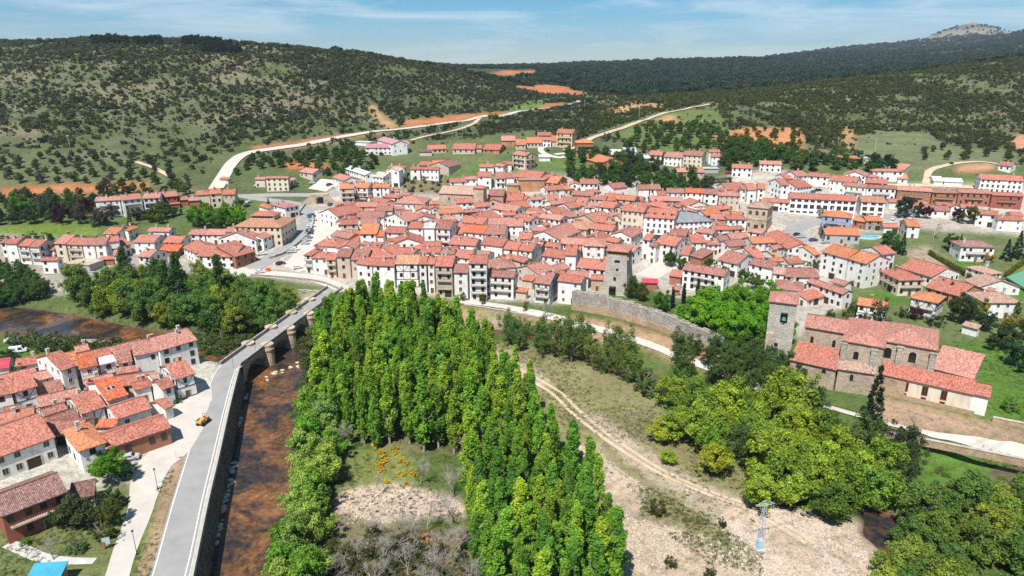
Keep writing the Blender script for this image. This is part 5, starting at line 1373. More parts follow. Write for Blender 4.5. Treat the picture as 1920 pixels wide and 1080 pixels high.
# tennis court and pool
def flat_px(name, pts, mat, label, cat, dz=0.15):
    pl = np.array([hit(x, y)[:2] for x, y in pts]); c = pl.mean(0); g = max(float(ground(*p)) for p in pl); mb = MB()
    mb.poly([(p[0] - c[0], p[1] - c[1], dz) for p in pl][::-1]); lo = [(p[0] - c[0], p[1] - c[1], -0.6) for p in pl][::-1]
    tp = [(p[0] - c[0], p[1] - c[1], dz) for p in pl][::-1]
    for i in range(len(tp)): j = (i + 1) % len(tp); mb.poly([tp[i], lo[i], lo[j], tp[j]])
    return tag(link(name, mb.mesh(name, mat), None, (c[0], c[1], g)), label, cat)
TC = flat_px('tennis_court', [(1885, 525), (1960, 495), (2010, 520), (1925, 550)], 'court_green', 'green and red tennis court at the right edge', 'court')
mb = MB(); mb.box((3, 0, 0.17), (12, 9, 0.03)); link('playing_area', mb.mesh('playing_area', 'court_red'), TC, rz=0.6)
PO = thing('swimming_pool', 'small kidney garden pool behind the orange-roofed house', 'pool', hit(1628, 444), 0.1)
for (r_, z, mt, nm) in ((1.0, 0.25, 'pool_edge', 'rim'), (0.85, 0.28, 'pool_water', 'water')):
    mb = MB(); pts = [(6.0 * r_ * math.cos(a) * (1 + 0.15 * math.cos(2 * a)), 4.2 * r_ * math.sin(a), z) for a in np.linspace(0, 2 * math.pi, 28, endpoint=False)]
    mb.poly(pts); lo = [(p[0], p[1], -0.6) for p in pts]
    for i in range(28): j = (i + 1) % 28; mb.poly([pts[i], lo[i], lo[j], pts[j]])
    link(nm, mb.mesh(nm, mt), PO)
# ------------------------------------------------------------------ trees: leaf sprays round clump centres, trunk with limbs
def leaf_mesh(name, centres, axis_pt, n, size, spread, mat, seed, aspect=0.62, up=0.25, jitter=0.75, tall=1.0):
    """n small leaf sprays spread round clump centres (x, y, z, r); normals lean away from the crown's axis"""
    g = np.random.default_rng(seed); centres = np.array(centres, float)
    wgt = centres[:, 3] ** 2; k = g.choice(len(centres), n, p=wgt / wgt.sum())
    dv = g.normal(size=(n, 3)); dv /= np.linalg.norm(dv, axis=1)[:, None] + 1e-9
    rr = centres[k, 3] * (g.random(n) ** 0.45) * spread
    p = centres[k, :3] + dv * rr[:, None] * np.array((1, 1, tall))
    out = dv * 0.8 + (p - np.array(axis_pt)) / (np.abs(p - np.array(axis_pt)).max() + 1e-6) * 0.6
    nrm = out + g.normal(size=(n, 3)) * jitter; nrm[:, 2] += up; nrm /= np.linalg.norm(nrm, axis=1)[:, None] + 1e-9
    t = g.normal(size=(n, 3)); t -= nrm * (t * nrm).sum(1)[:, None]; t /= np.linalg.norm(t, axis=1)[:, None] + 1e-9
    b_ = np.cross(nrm, t); s = size * g.uniform(0.6, 1.35, n)[:, None]
    a = t * s; c = b_ * s * aspect
    V = np.stack([p - a, p - c * 0.9 + a * 0.1, p + a, p + c * 0.9 - a * 0.1], 1).reshape(-1, 3)
    me = bpy.data.meshes.new(name); me.vertices.add(4 * n); me.vertices.foreach_set('co', V.ravel().astype(np.float32))
    me.loops.add(4 * n); me.loops.foreach_set('vertex_index', np.arange(4 * n)); me.polygons.add(n); me.polygons.foreach_set('loop_start', np.arange(0, 4 * n, 4)); me.update(calc_edges=True)
    tone = 0.5 * g.random(n) + 0.5 * g.random(len(centres))[k]
    at = me.attributes.new('tone', 'FLOAT', 'FACE'); at.data.foreach_set('value', tone.astype(np.float32))
    me.materials.append(MATS[mat]); return me
def limb_mesh(name, H, r, limbs, mat, lean=0.0, seed=0):
    g = random.Random(seed); mb = MB(); pts = [Vector((0, 0, -0.4))]
    for i in range(1, 6): pts.append(Vector((g.uniform(-1, 1) * 0.02 * H + lean * i, g.uniform(-1, 1) * 0.02 * H, H * i / 5)))
    for i in range(5): mb.bar(pts[i], pts[i + 1], r * (1 - i / 5.6), 7, r * (1 - (i + 1) / 5.6))
    for (z0, l, el, az, rr) in limbs:
        f = min(z0 / H * 5, 4.99); i = int(f); a = pts[i].lerp(pts[i + 1], f - i) if i < 5 else pts[5]
        m_ = a + Vector((math.cos(az) * math.cos(el), math.sin(az) * math.cos(el), math.sin(el))) * l * 0.55
        e = m_ + Vector((math.cos(az + 0.3) * math.cos(el + 0.25), math.sin(az + 0.3) * math.cos(el + 0.25), math.sin(el + 0.25))) * l * 0.45
        mb.bar(a, m_, rr, 5, rr * 0.65); mb.bar(m_, e, rr * 0.65, 5, rr * 0.2)
    return mb.mesh(name, mat)
TREES = {}
def mk(kind, variants):
    TREES[kind] = variants
gR = random.Random(77)
def poplar(seed):
    g = random.Random(seed); cs = []
    for i in range(115):
        z = 0.14 + 0.84 * (i + g.random()) / 115; w = 1.85 * min(1.0, (z - 0.05) * 3.2) * (1.0 - max(0, z - 0.40) * 1.45) + 0.12; a = g.uniform(0, 6.28); q = w * g.uniform(0.3, 0.95)
        cs.append((math.cos(a) * q, math.sin(a) * q, z * 18, g.uniform(0.28, 0.58)))
    limbs = [(g.uniform(3, 13), g.uniform(2, 3.6), g.uniform(0.8, 1.2), g.uniform(0, 6.28), 0.07) for _ in range(14)]
    return limb_mesh('trunk', 17, 0.24, limbs, 'bark_pale', g.uniform(-0.1, 0.1), seed), leaf_mesh('crown', cs, (0, 0, 9), 6000, 0.22, 1.05, 'leaves', seed, up=0.3, tall=1.9)
def round_tree(seed, H=10, rx=4.2, n=3600, ls=0.40, nc=75, low=0.22, bark='bark', flat=0.0, spread=1.05, gap=1.0):
    g = random.Random(seed); cs = []; cz = H * (0.5 + low / 2); rz = H * (1 - low) / 2
    lob = [(g.uniform(0, 6.28), g.uniform(-0.4, 1.1), g.uniform(0.55, 1.35)) for _ in range(11)]
    for i in range(nc):
        a = g.uniform(0, 6.28); e = math.asin(g.uniform(-0.85, 1)); q = g.uniform(0.4, 1.0)
        for (la, le, lk) in lob:
            dd = math.cos(a - la) * math.cos(e - le)
            if dd > 0.82: q *= lk
        q = min(q, 1.22)
        cs.append((math.cos(a) * math.cos(e) * rx * q, math.sin(a) * math.cos(e) * rx * q, cz + math.sin(e) * rz * q, g.uniform(0.06, 0.165) * H * 0.9 * gap))
    limbs = [(g.uniform(H * 0.15, H * 0.5), g.uniform(rx * 0.7, rx * 1.1), g.uniform(0.35, 1.0), g.uniform(0, 6.28), 0.12) for _ in range(11)]
    return limb_mesh('trunk', H * 0.72, 0.28, limbs, bark, g.uniform(-0.15, 0.15), seed), leaf_mesh('crown', cs, (0, 0, cz), n, ls, spread, 'leaves', seed, up=0.3)
def conifer(seed, H=13, rb=2.7, n=2600, ls=0.36):
    g = random.Random(seed); cs = []
    for i in range(90):
        z = 0.06 + 0.92 * ((i + g.random()) / 90); w = rb * (1 - z) * 1.02 + 0.12; a = g.uniform(0, 6.28); q = w * g.uniform(0.5, 1.0)
        cs.append((math.cos(a) * q, math.sin(a) * q, z * H - 0.15 * q, 0.28 + 0.5 * (1 - z)))
    return limb_mesh('trunk', H * 0.95, 0.2, [], 'bark', 0, seed), leaf_mesh('crown', cs, (0, 0, H * 0.3), n, ls, 1.0, 'leaves', seed, up=0.1, aspect=0.4)
def cypress(seed, H=9):
    g = random.Random(seed); cs = [(g.uniform(-0.3, 0.3), g.uniform(-0.3, 0.3), H * (0.05 + 0.92 * i / 40), 0.75 * math.sin(math.pi * min(1, 0.18 + 0.85 * i / 40)) + 0.1) for i in range(41)]
    return limb_mesh('trunk', H * 0.9, 0.14, [], 'bark', 0, seed), leaf_mesh('crown', cs, (0, 0, H / 2), 1300, 0.25, 1.0, 'leaves', seed, up=0.3)
def bare(seed, H=9):
    g = random.Random(seed); mb = MB(); tips = []
    def grow(p, d, l, r, k):
        m_ = p + d * l * 0.5 + Vector((g.uniform(-1, 1), g.uniform(-1, 1), 0)) * l * 0.06; e = p + d * l; mb.bar(p, m_, r, 3 if k > 1 else 5, r * 0.85); mb.bar(m_, e, r * 0.85, 3 if k > 1 else 5, r * 0.6)
        if k >= 5: tips.append((e.x, e.y, e.z, 0.5)); return
        for _ in range((3, 3, 3, 2, 2)[k]):
            nd = (d * 1.25 + Vector((g.uniform(-0.75, 0.75), g.uniform(-0.75, 0.75), g.uniform(-0.1, 0.5)))).normalized(); grow(e, nd, l * g.uniform(0.55, 0.85), max(r * 0.58, 0.014), k + 1)
    for q in range(g.choice((1, 2, 2))): grow(Vector((g.uniform(-0.4, 0.4), g.uniform(-0.4, 0.4), -0.3)), Vector((g.uniform(-0.2, 0.2), g.uniform(-0.2, 0.2), 1)).normalized(), H * 0.27, 0.15, 0)
    return mb.mesh('trunk', 'twig'), leaf_mesh('crown', tips, (0, 0, H * 0.5), 420, 0.5, 1.0, 'twig', seed, aspect=0.03, jitter=0.9)
mk('poplar', [poplar(s) for s in (1, 2, 3, 4, 5)])
mk('willow', [round_tree(s, 10, 4.1, 6400, 0.25, 70, 0.08, gap=0.88) for s in (11, 12, 13, 14)])
mk('chestnut', [round_tree(s, 10, 4.6, 8000, 0.24, 64, 0.14, gap=0.92, spread=0.95) for s in (21, 22, 23)])
mk('sparse', [round_tree(s, 10, 3.8, 3200, 0.23, 46, 0.15, spread=1.15, gap=0.8) for s in (31, 32, 33)])
mk('bush', [round_tree(s, 3.2, 1.9, 1800, 0.13, 36, -0.1) for s in (41, 42, 43)])
mk('conifer', [conifer(s) for s in (51, 52)])
mk('cypress', [cypress(61)])
mk('bare', [bare(s) for s in (71, 72, 73)])
TNAME = {'poplar': 'poplar_tree', 'willow': 'willow_tree', 'chestnut': 'chestnut_tree', 'sparse': 'alder_tree', 'bush': 'bush', 'conifer': 'fir_tree', 'cypress': 'cypress_tree', 'bare': 'bare_tree'}
GNAME = {'dark trees along the church path': 'ash_tree', 'alders below the town wall': 'alder_tree', 'trees between path and channel': 'alder_tree', 'trees on the far bank left of the bridge': 'riverside_tree', 'green belt behind the old town': 'elm_tree', 'trees below the unfinished house': 'elm_tree', 'orchard trees on the upper slope': 'orchard_tree', 'trees below the red orchard': 'elm_tree', 'orchard on red soil': 'orchard_tree', 'trees round the orange-roofed shed': 'garden_tree', 'field trees on the right meadow': 'field_tree', 'trees on the bank below the hill road': 'field_tree', 'trees of the left hillside field': 'field_tree', 'hedge trees below the red field': 'hedge_tree', 'dense gardens behind the left meadow': 'garden_tree'}
NATH = {'poplar': 18.0, 'willow': 10, 'chestnut': 10, 'sparse': 10, 'bush': 3.2, 'conifer': 13, 'cypress': 9, 'bare': 9}
GROUPS = {}
def tree(kind, xy, H, label, group=None, colr=(0.08, 0.16, 0.03), wide=1.0, v=None, cat=None, name=None):
    g = random.Random(int(xy[0] * 31 + xy[1] * 17) & 0xffff)
    tr, cr = TREES[kind][g.randrange(len(TREES[kind])) if v is None else v]; s = H / NATH[kind]
    if name is None and group: name = GNAME.get(group)
    t = thing(name or TNAME[kind], label, cat or ('bush' if kind == 'bush' else 'tree'), (xy[0], xy[1], float(ground(*xy))), g.uniform(0, 6.28), group)
    t.scale = (s * wide * g.uniform(0.92, 1.08), s * wide * g.uniform(0.92, 1.08), s)
    if group: GROUPS.setdefault(group, []).append((project((xy[0], xy[1], 0))[0], t))
    link('trunk', tr, t); j = g.uniform(0.82, 1.18); k = g.uniform(-0.12, 0.12)
    link('crown', cr, t, color=(colr[0] * j * (1 + k), colr[1] * j, colr[2] * j * (1 - k)))
    return t
def scatter(pxpoly, mind, seed, tries=4000, z=None, maxn=400):
    pl = hitpoly(pxpoly) if z is None else poly_xy(pxpoly, z); lo, hi = pl.min(0), pl.max(0); g = np.random.default_rng(seed); out = []
    c = lo + g.random((tries, 2)) * (hi - lo); ok = inside(pl, c[:, 0], c[:, 1])
    for p in c[ok]:
        if all((p[0] - q[0]) ** 2 + (p[1] - q[1]) ** 2 > mind * mind for q in out): out.append(p)
        if len(out) >= maxn: break
    return out
PG, PY, WG, YG, DG, BG = (0.185, 0.370, 0.038), (0.285, 0.425, 0.042), (0.27, 0.40, 0.09), (0.345, 0.430, 0.045), (0.10, 0.17, 0.045), (0.135, 0.310, 0.020)
# poplar grove on the island
g = random.Random(3)
for p in scatter([(645, 628), (700, 612), (770, 618), (860, 655), (905, 705), (965, 748), (1005, 795), (985, 840), (900, 855), (800, 850), (740, 838), (690, 850), (640, 832), (602, 790), (600, 720), (606, 665)], 3.25, 1, 9000, -4.3):
    tree('poplar', p, g.uniform(13.5, 21), 'tall bright green poplar in the dense grove right of the bridge', 'poplars of the main grove', g.choice((PG, PG, PY, PY, (0.12, 0.26, 0.035))), g.uniform(0.95, 1.4))
for p in scatter([(880, 880), (1000, 850), (1075, 880), (1120, 960), (1150, 1060), (1150, 1230), (930, 1230), (890, 1060)], 3.4, 2, 6000, -4.3):
    tree('poplar', p, g.uniform(11.5, 18), 'tall green poplar in the stand at the bottom centre', 'poplars at the bottom centre', g.choice((PG, PG, PY, (0.13, 0.28, 0.035))), g.uniform(0.95, 1.4))
tree('poplar', P(1075, 895, -4.3)[:2], 14, 'slim lone poplar at the right edge of the bottom stand', None, (0.12, 0.19, 0.035), 0.85)
for i, (x, y) in enumerate([(930, 770), (985, 800), (1005, 840)]): tree('poplar', P(x, y, -4.3)[:2], 15, 'poplar on the sunny right flank of the grove, %s from the top' % ORD[i], None, PY, 1.1)
# willows hugging the river's right bank
for p in scatter([(580, 770), (625, 830), (640, 880), (600, 930), (610, 990), (580, 1060), (600, 1200), (520, 1230), (530, 1060), (552, 960), (572, 850)], 4.2, 4, 4000, -4.6):
    tree('willow', p, g.uniform(7.5, 11), 'round pale green willow overhanging the river on its right bank', 'willows on the right river bank', WG if g.random() < 0.6 else (0.17, 0.34, 0.04), 0.95)
for i, (x, y, h, k) in enumerate([(590, 705, 12, (0.11, 0.15, 0.05)), (600, 760, 12, (0.10, 0.17, 0.04)), (605, 660, 11, (0.15, 0.19, 0.05))]):
    tree('willow', P(x, y, -4.6)[:2], h, 'greyish green willow at the left edge of the poplar grove, %s from the bridge' % ORD[i], None, k, 1.05)
for i, (x, y, h) in enumerate([(632, 850, 10), (790, 905, 9), (885, 880, 11), (935, 905, 10), (700, 935, 7), (690, 1010, 7.5), (745, 1005, 8), (800, 1000, 8), (850, 985, 8.5), (900, 985, 8), (765, 1080, 8.5), (830, 1085, 9), (890, 1120, 9), (700, 1110, 8), (950, 1130, 8), (640, 1090, 7), (725, 1180, 9), (860, 1190, 9), (800, 1130, 9), (670, 1050, 7), (720, 1060, 8), (860, 1040, 8), (815, 1050, 8), (780, 1020, 7), (905, 1060, 8), (670, 1150, 8), (920, 1200, 9), (760, 1230, 9), (820, 1220, 9), (620, 1150, 7), (880, 930, 8), (850, 935, 8)]):
    tree('bare', P(x, y, -4.3)[:2], h, 'leafless grey tree among the bottom centre thicket', 'bare trees in the bottom thicket', (0.3, 0.27, 0.24), 1.0)
for i, p in enumerate(scatter([(620, 1010), (700, 1000), (760, 1030), (880, 1010), (900, 1230), (600, 1230)], 3.4, 8, 900, -4.3, 46)):
    tree('bush', p, g.uniform(2.2, 4.2), 'low green bush under the bare trees at the bottom', 'bushes under the bare trees', (0.10, 0.125, 0.04), 1.3)
for i, p in enumerate(scatter([(690, 835), (760, 845), (790, 900), (740, 915), (680, 890)], 1.6, 9, 500, -4.3, 22)):
    tree('bush', p, g.uniform(0.7, 1.3), 'small yellow flowering broom in the grassy clearing', 'yellow broom in the clearing', (0.72, 0.50, 0.015), 1.5)
tree('bush', P(800, 1010, -4.3)[:2], 2.2, 'lone yellow broom among the bare trees', None, (0.5, 0.28, 0.012), 1.2)
for i, (x, y, h) in enumerate([(1405, 690, 8), (1440, 698, 8), (1470, 706, 8), (1500, 716, 6), (1380, 700, 8)]): tree('willow', hit(x, y)[:2], h, 'dark green tree at the foot of the bell tower, %s from left' % ORD[[1380, 1405, 1440, 1470, 1500].index(x)], None, (0.075, 0.13, 0.035), 1.05)
# right wood between the shingle and the church
for p in scatter([(1262, 745), (1400, 775), (1500, 805), (1600, 852), (1660, 900), (1640, 950), (1560, 965), (1470, 945), (1430, 890), (1330, 865), (1265, 835)], 5.4, 5, 5000, -4.3):
    k = g.random(); tree('willow' if k < 0.75 else 'sparse', p, g.uniform(8.5, 15), 'yellow-green willow in the wood between shingle and church', 'willows of the right wood', (0.29, 0.40, 0.045) if k < 0.35 else (0.21, 0.33, 0.04) if k < 0.6 else (0.16, 0.27, 0.04) if k < 0.85 else DG, g.uniform(0.8, 1.15))
for i, (x, y, h, kk) in enumerate([(1245, 830, 7.5, YG), (1335, 890, 8.5, YG), (1415, 950, 9.5, YG), (1250, 870, 4, YG), (1480, 955, 9, YG), (1550, 975, 8.5, (0.10, 0.19, 0.03))]):
    tree('willow', P(x, y, -4.3)[:2], h, 'bright yellow-green willow standing out on the shingle, %s from left' % ORD[i], None, kk, 1.15)
for p in scatter([(1445, 690), (1380, 675), (1270, 676), (1275, 700), (1400, 745), (1500, 800), (1600, 830), (1560, 800), (1470, 755)], 4.6, 15, 2500, -3):
    tree('sparse', p, g.uniform(6.5, 9), 'darker green tree along the path below the church', 'dark trees along the church path', DG if g.random() < 0.6 else (0.07, 0.13, 0.03), 1.1)
# dark riverside trees below the town wall
for p in scatter([(945, 640), (1080, 655), (1180, 680), (1195, 705), (1090, 690), (1000, 668), (940, 655)], 6.0, 6, 2500, -4.3):
    tree('sparse', p, g.uniform(6.5, 14), 'loose dark green alder beside the channel below the town wall', 'alders below the town wall', (0.12, 0.20, 0.05) if g.random() < 0.6 else (0.19, 0.26, 0.06), 0.85)
for p in scatter([(955, 612), (1060, 632), (1180, 660), (1190, 685), (1060, 658), (955, 635)], 6.2, 66, 2500, -3.5):
    tree('sparse', p, g.uniform(6, 13.5), 'loose olive-green tree between riverside path and channel', 'trees between path and channel', (0.13, 0.20, 0.05) if g.random() < 0.6 else (0.20, 0.25, 0.06), 0.8)
for i, (x, y, h, w_) in enumerate([(1137, 695, 4.4, 1.35), (1180, 715, 5, 1.2), (1208, 735, 8, 0.8), (1225, 745, 4.5, 1.2)]):
    tree('bush', P(x, y, -4.3)[:2], h, 'rounded mid-green bush on the island beside the channel, %s from left' % ORD[i], None, (0.085, 0.165, 0.03), w_)
tree('bare', hit(1018, 600)[:2], 9, 'leafless tree in front of the riverfront houses', None)
for i, (x, y) in enumerate([(868, 566), (905, 572), (985, 585)]): tree('sparse', hit(x, y)[:2], 4, 'small thin street tree on the riverfront terrace, %s from left' % ORD[i], None, (0.14, 0.15, 0.04), 0.8)
# walled park: bright chestnuts, cypresses
for p in scatter([(1300, 618), (1345, 590), (1395, 580), (1440, 588), (1450, 640), (1436, 672), (1370, 655), (1310, 640)], 6.0, 7, 2000, 0):
    tree('chestnut', p, g.uniform(10.5, 14), 'bright green chestnut in the walled park left of the bell tower', 'chestnuts of the walled park', BG, 1.05)
tree('chestnut', hit(1238, 585)[:2], 8, 'round vivid green tree standing alone behind the town wall', None, (0.06, 0.20, 0.012), 0.85)
tree('willow', hit(1185, 560)[:2], 9, 'dark tree leaning against the stone keep', None, (0.06, 0.11, 0.025), 0.7)
tree('willow', hit(1202, 564)[:2], 7, 'olive bush at the foot of the stone keep', None, (0.12, 0.13, 0.03), 0.9)
for i, (x, y) in enumerate([(1260, 578), (1281, 570), (1307, 562)]): tree('cypress', hit(x, y)[:2], 9, 'slim dark cypress in the walled garden, %s from left' % ORD[i], None, (0.03, 0.055, 0.018))
for i, (x, y, h) in enumerate([(1255, 500, 7), (1275, 505, 6), (1330, 505, 5), (1360, 515, 5), (1395, 530, 6), (1415, 545, 7)]): tree('chestnut', hit(x, y)[:2], h, 'green garden tree between the white manor and old roofs, %s from left' % ORD[i], None, (0.07, 0.15, 0.02), 1.0)
tree('conifer', hit(1632, 800)[:2], 17, 'tall dark fir in front of the church sacristy', None, (0.022, 0.045, 0.026), 0.85)
for i, (x, y, h) in enumerate([(1690, 860, 9), (1705, 890, 8), (1690, 930, 8)]): tree('sparse', P(x, y, -4)[:2], h, 'dark loose tree beside the bright meadow right, %s from top' % ORD[i], None, (0.055, 0.085, 0.03), 1.1)
tree('bare', P(1712, 815, -1)[:2], 6, 'pale leafless shrub beside the path under the church', None)
for p in scatter([(1690, 1010), (1780, 965), (1850, 950), (2000, 970), (2050, 1250), (1640, 1250), (1660, 1100)], 4.8, 12, 3500, -4.3):
    k = g.random(); tree('willow', p, g.uniform(6.5, 9.5), 'leafy willow in the thicket at the bottom right corner', 'thicket at the bottom right', (0.13, 0.22, 0.045) if k < 0.65 else (0.27, 0.33, 0.05), 1.1)
for p in scatter([(1740, 920), (1800, 900), (1860, 930), (1800, 960), (1745, 950)], 3, 13, 500, -4.3): tree('bush', p, g.uniform(1.5, 3), 'low green bush between meadow and bottom right thicket', 'bushes by the meadow', (0.09, 0.16, 0.03), 1.3)
for i, (x, y, h) in enumerate([(1235, 965, 3.2), (1355, 990, 1.6), (1260, 1060, 2), (1330, 1080, 2), (1310, 850, 2.0), (1270, 800, 2.0)]): tree('bush', P(x, y, -4.3)[:2], h, 'single dark shrub dotted on the shingle island, %s listed left to right' % ORD[i] if False else 'small scrubby bush alone on the dry shingle island', 'single bushes on the shingle', (0.075, 0.085, 0.03), 1.2)
# left riverside belt
LG = (0.14, 0.245, 0.05)
for p in scatter([(140, 550), (250, 556), (400, 562), (470, 572), (520, 580), (560, 590), (550, 606), (470, 624), (400, 626), (300, 612), (210, 595), (140, 582)], 5.6, 14, 3500, -4.5):
    k = g.random(); tree('willow', p, g.uniform(9, 14.5), 'green riverside tree on the far bank left of the bridge', 'trees on the far bank left of the bridge', LG if k < 0.5 else (0.21, 0.28, 0.035) if k < 0.8 else (0.075, 0.14, 0.035), 1.0)
for i, (x, y, h) in enumerate([(243, 560, 21), (318, 590, 21), (345, 596, 25), (420, 590, 23)]): tree('poplar', P(x, y, -4)[:2], h, 'tall dark poplar rising before the left riverside row, %s from left' % ORD[i], None, (0.075, 0.155, 0.03), 1.5)
for p in scatter([(-120, 540), (0, 535), (80, 545), (75, 565), (0, 570), (-120, 570)], 4.2, 16, 1500, -4.5): tree('willow', p, g.uniform(6, 8), 'low broad willow at the left end of the river', 'willows at the left end of the river', (0.075, 0.15, 0.03), 1.15)
for p in scatter([(410, 660), (470, 640), (520, 625), (470, 618), (400, 622), (330, 640)], 3.2, 18, 1200, -5): tree('bush', p, g.uniform(3, 5.5), 'leafy bush on the gravel just upstream of the bridge', 'bushes upstream of the bridge', (0.085, 0.16, 0.03), 1.1)
for p in scatter([(0, 640), (60, 634), (160, 648), (250, 662), (330, 660), (380, 672), (330, 682), (200, 672), (60, 660)], 3.4, 19, 1500, -4.5): tree('bush', p, g.uniform(2.5, 4.5), 'leafy bush on the near bank behind the hamlet', 'bushes on the near left bank', (0.075, 0.135, 0.03), 1.15)
for i, (x, y, h) in enumerate([(275, 655, 6), (150, 640, 4)]): tree('bare', P(x, y, -4.5)[:2], h, 'grey leafless tree on the near left bank, %s from right' % ORD[i], None)
for i, (x, y, h, c, k) in enumerate([(180, 740, 4.5, (0.07, 0.022, 0.03), 'chestnut'), (205, 905, 7, BG, 'chestnut'), (190, 875, 5, (0.04, 0.10, 0.025), 'willow'), (240, 900, 5, (0.03, 0.07, 0.03), 'willow'), (148, 985, 7, (0.07, 0.085, 0.03), 'willow'), (118, 990, 5, (0.05, 0.10, 0.03), 'willow'),
        (180, 990, 4, (0.06, 0.075, 0.03), 'bush'), (210, 985, 6, (0.10, 0.13, 0.03), 'willow'), (196, 1010, 3.5, (0.12, 0.15, 0.03), 'bush'), (215, 950, 4.5, (0.04, 0.09, 0.03), 'bush'), (50, 1020, 1.6, BG, 'bush'), (145, 1035, 2.5, DG, 'bush'), (330, 755, 2.4, DG, 'bush'), (205, 690 + 40, 3, DG, 'bush'), (20, 690, 6, (0.05, 0.09, 0.03), 'willow'), (38, 705, 4, (0.10, 0.13, 0.03), 'bush'), (60, 715, 3, (0.10, 0.15, 0.03), 'bush')]):
    nm = 'purple plum tree' if c[0] > c[1] else 'garden tree' if k != 'bush' else 'garden bush'
    tree(k, P(x, y, 0)[:2], h, '%s in the near hamlet gardens, %s listed from the bridge side' % (nm, ORD[i]) if False else ['purple plum tree in a courtyard of the near hamlet', 'vivid round green tree beside the orange-roofed white house', 'dark tree touching the white house with orange roof', 'dark bushy tree behind the vivid green one', 'large olive-green conifer-like tree beside the rose-roofed house', 'dark green tree left of the olive one', 'small olive bush in the bottom left garden', 'tall olive hedge tree beside the footpath', 'yellowish bush beside the footpath at bottom left', 'dark bush below the vivid green tree', 'tiny vivid bush by the white garden path', 'small dark tree on the bottom left lawn', 'bush by the forecourt shed', 'bush in the hamlet courtyard', 'dark tree at the left edge beside the pink roof', 'yellow-green bush at the left edge', 'green hedge bush at the left edge'][i], None, c, 1.1)
for i, (x, y) in enumerate([(100, 1050), (215, 895)]): tree('bare', P(x, y, 0)[:2], 5.5, 'grey leafless garden tree in the near hamlet, %s from left' % ORD[i], None)
# gardens left of town
def single(items, lab):
    for i, (k, x, y, h, c, w_) in enumerate(sorted(items, key=lambda a: a[1])): tree(k, hit(x, y)[:2], h, lab % ORD[i], None, c, w_)
PU = (0.060, 0.018, 0.028)
single([('chestnut', 385, 428, 13, BG, 1.0), ('chestnut', 430, 425, 13, BG, 1.0), ('chestnut', 365, 425, 9, (0.08, 0.19, 0.02), 1.0), ('chestnut', 408, 432, 10, (0.08, 0.19, 0.02), 1.0), ('chestnut', 450, 428, 9, BG, 0.9)], 'big rounded green tree behind the left riverside row, %s from left of its clump')
single([('chestnut', 45, 412, 13, (0.09, 0.17, 0.02), 0.9), ('willow', 100, 405, 15, (0.08, 0.14, 0.05), 0.6), ('willow', 85, 412, 9, (0.08, 0.12, 0.05), 0.8), ('chestnut', 112, 420, 9, PU, 1.0), ('chestnut', 165, 400, 9, PU, 0.8), ('chestnut', 150, 420, 7, (0.08, 0.07, 0.06), 1.1), ('chestnut', 200, 422, 8, (0.07, 0.06, 0.05), 1.1), ('conifer', 245, 424, 11, (0.10, 0.13, 0.02), 0.7), ('conifer', 203, 368, 8, (0.02, 0.05, 0.03), 0.9),
        ('chestnut', 280, 412, 7, (0.025, 0.045, 0.025), 1.0), ('chestnut', 300, 420, 6, (0.14, 0.20, 0.02), 1.0), ('chestnut', 330, 405, 5, (0.06, 0.12, 0.03), 1.2), ('bush', 12, 455, 4, (0.04, 0.08, 0.02), 1.3), ('bush', 60, 448, 4, (0.06, 0.13, 0.02), 1.4), ('bush', 90, 450, 4, (0.06, 0.13, 0.02), 1.4), ('bare', 20, 412, 8, None or (0.3, 0.27, 0.25), 1.2), ('willow', 140, 400, 11, (0.10, 0.17, 0.03), 0.6), ('bush', 180, 425, 3.5, DG, 1.5), ('chestnut', 350, 365, 7, DG, 1.0), ('chestnut', 335, 355, 6, (0.09, 0.10, 0.02), 1.0), ('cypress', 450, 395, 8, DG, 1.2), ('conifer', 505, 395, 7, (0.04, 0.07, 0.03), 1.2), ('conifer', 525, 405, 7, (0.04, 0.07, 0.03), 1.0)], 'garden tree of the left meadow gardens, %s from left')
# (the belt helper is shared by all hedgerows below)
# green belt behind the town and trees round the upper houses
def belt(poly, mind, seed, lab, grp, cols, hr, kinds=('willow',), n=90, wide=1.1):
    gg = random.Random(seed)
    for p in scatter(poly, mind, seed, 2500, None, n): tree(gg.choice(kinds), p, gg.uniform(*hr), lab, grp, gg.choice(cols), wide)
belt([(-60, 392), (60, 385), (180, 388), (320, 400), (330, 415), (180, 422), (60, 420), (-60, 428)], 6.5, 33, 'leafy tree in the dense gardens behind the left meadow', 'dense gardens behind the left meadow', [(0.07, 0.13, 0.035), (0.11, 0.17, 0.035), (0.05, 0.09, 0.03), (0.10, 0.085, 0.075)], (5, 9), n=34)
belt([(1520, 618), (1540, 598), (1600, 578), (1640, 600), (1600, 625)], 5, 34, 'garden bush between the church and the white houses behind', 'bushes behind the church', [(0.08, 0.14, 0.035), (0.11, 0.16, 0.04)], (2, 4.5), kinds=('bush',), n=12, wide=1.2)
belt([(1085, 350), (1180, 352), (1240, 365), (1300, 368), (1335, 360), (1290, 335), (1230, 320), (1160, 300), (1140, 330), (1060, 330)], 6, 21, 'leafy green tree in the belt directly behind the old town', 'green belt behind the old town', [(0.06, 0.13, 0.03), (0.08, 0.155, 0.03), (0.05, 0.10, 0.03)], (6, 10), n=60)
belt([(1060, 305), (1100, 310), (1140, 300), (1100, 290), (1060, 292)], 6, 22, 'green tree just below the unfinished brick house', 'trees below the unfinished house', [(0.06, 0.13, 0.03)], (6, 9), n=12)
belt([(1180, 275), (1250, 285), (1330, 282), (1370, 262), (1330, 238), (1240, 236), (1180, 250)], 8, 23, 'scattered orchard tree on the slope above the right houses', 'orchard trees on the upper slope', [(0.07, 0.14, 0.03), (0.10, 0.16, 0.035), (0.055, 0.10, 0.03)], (4, 7), n=70)
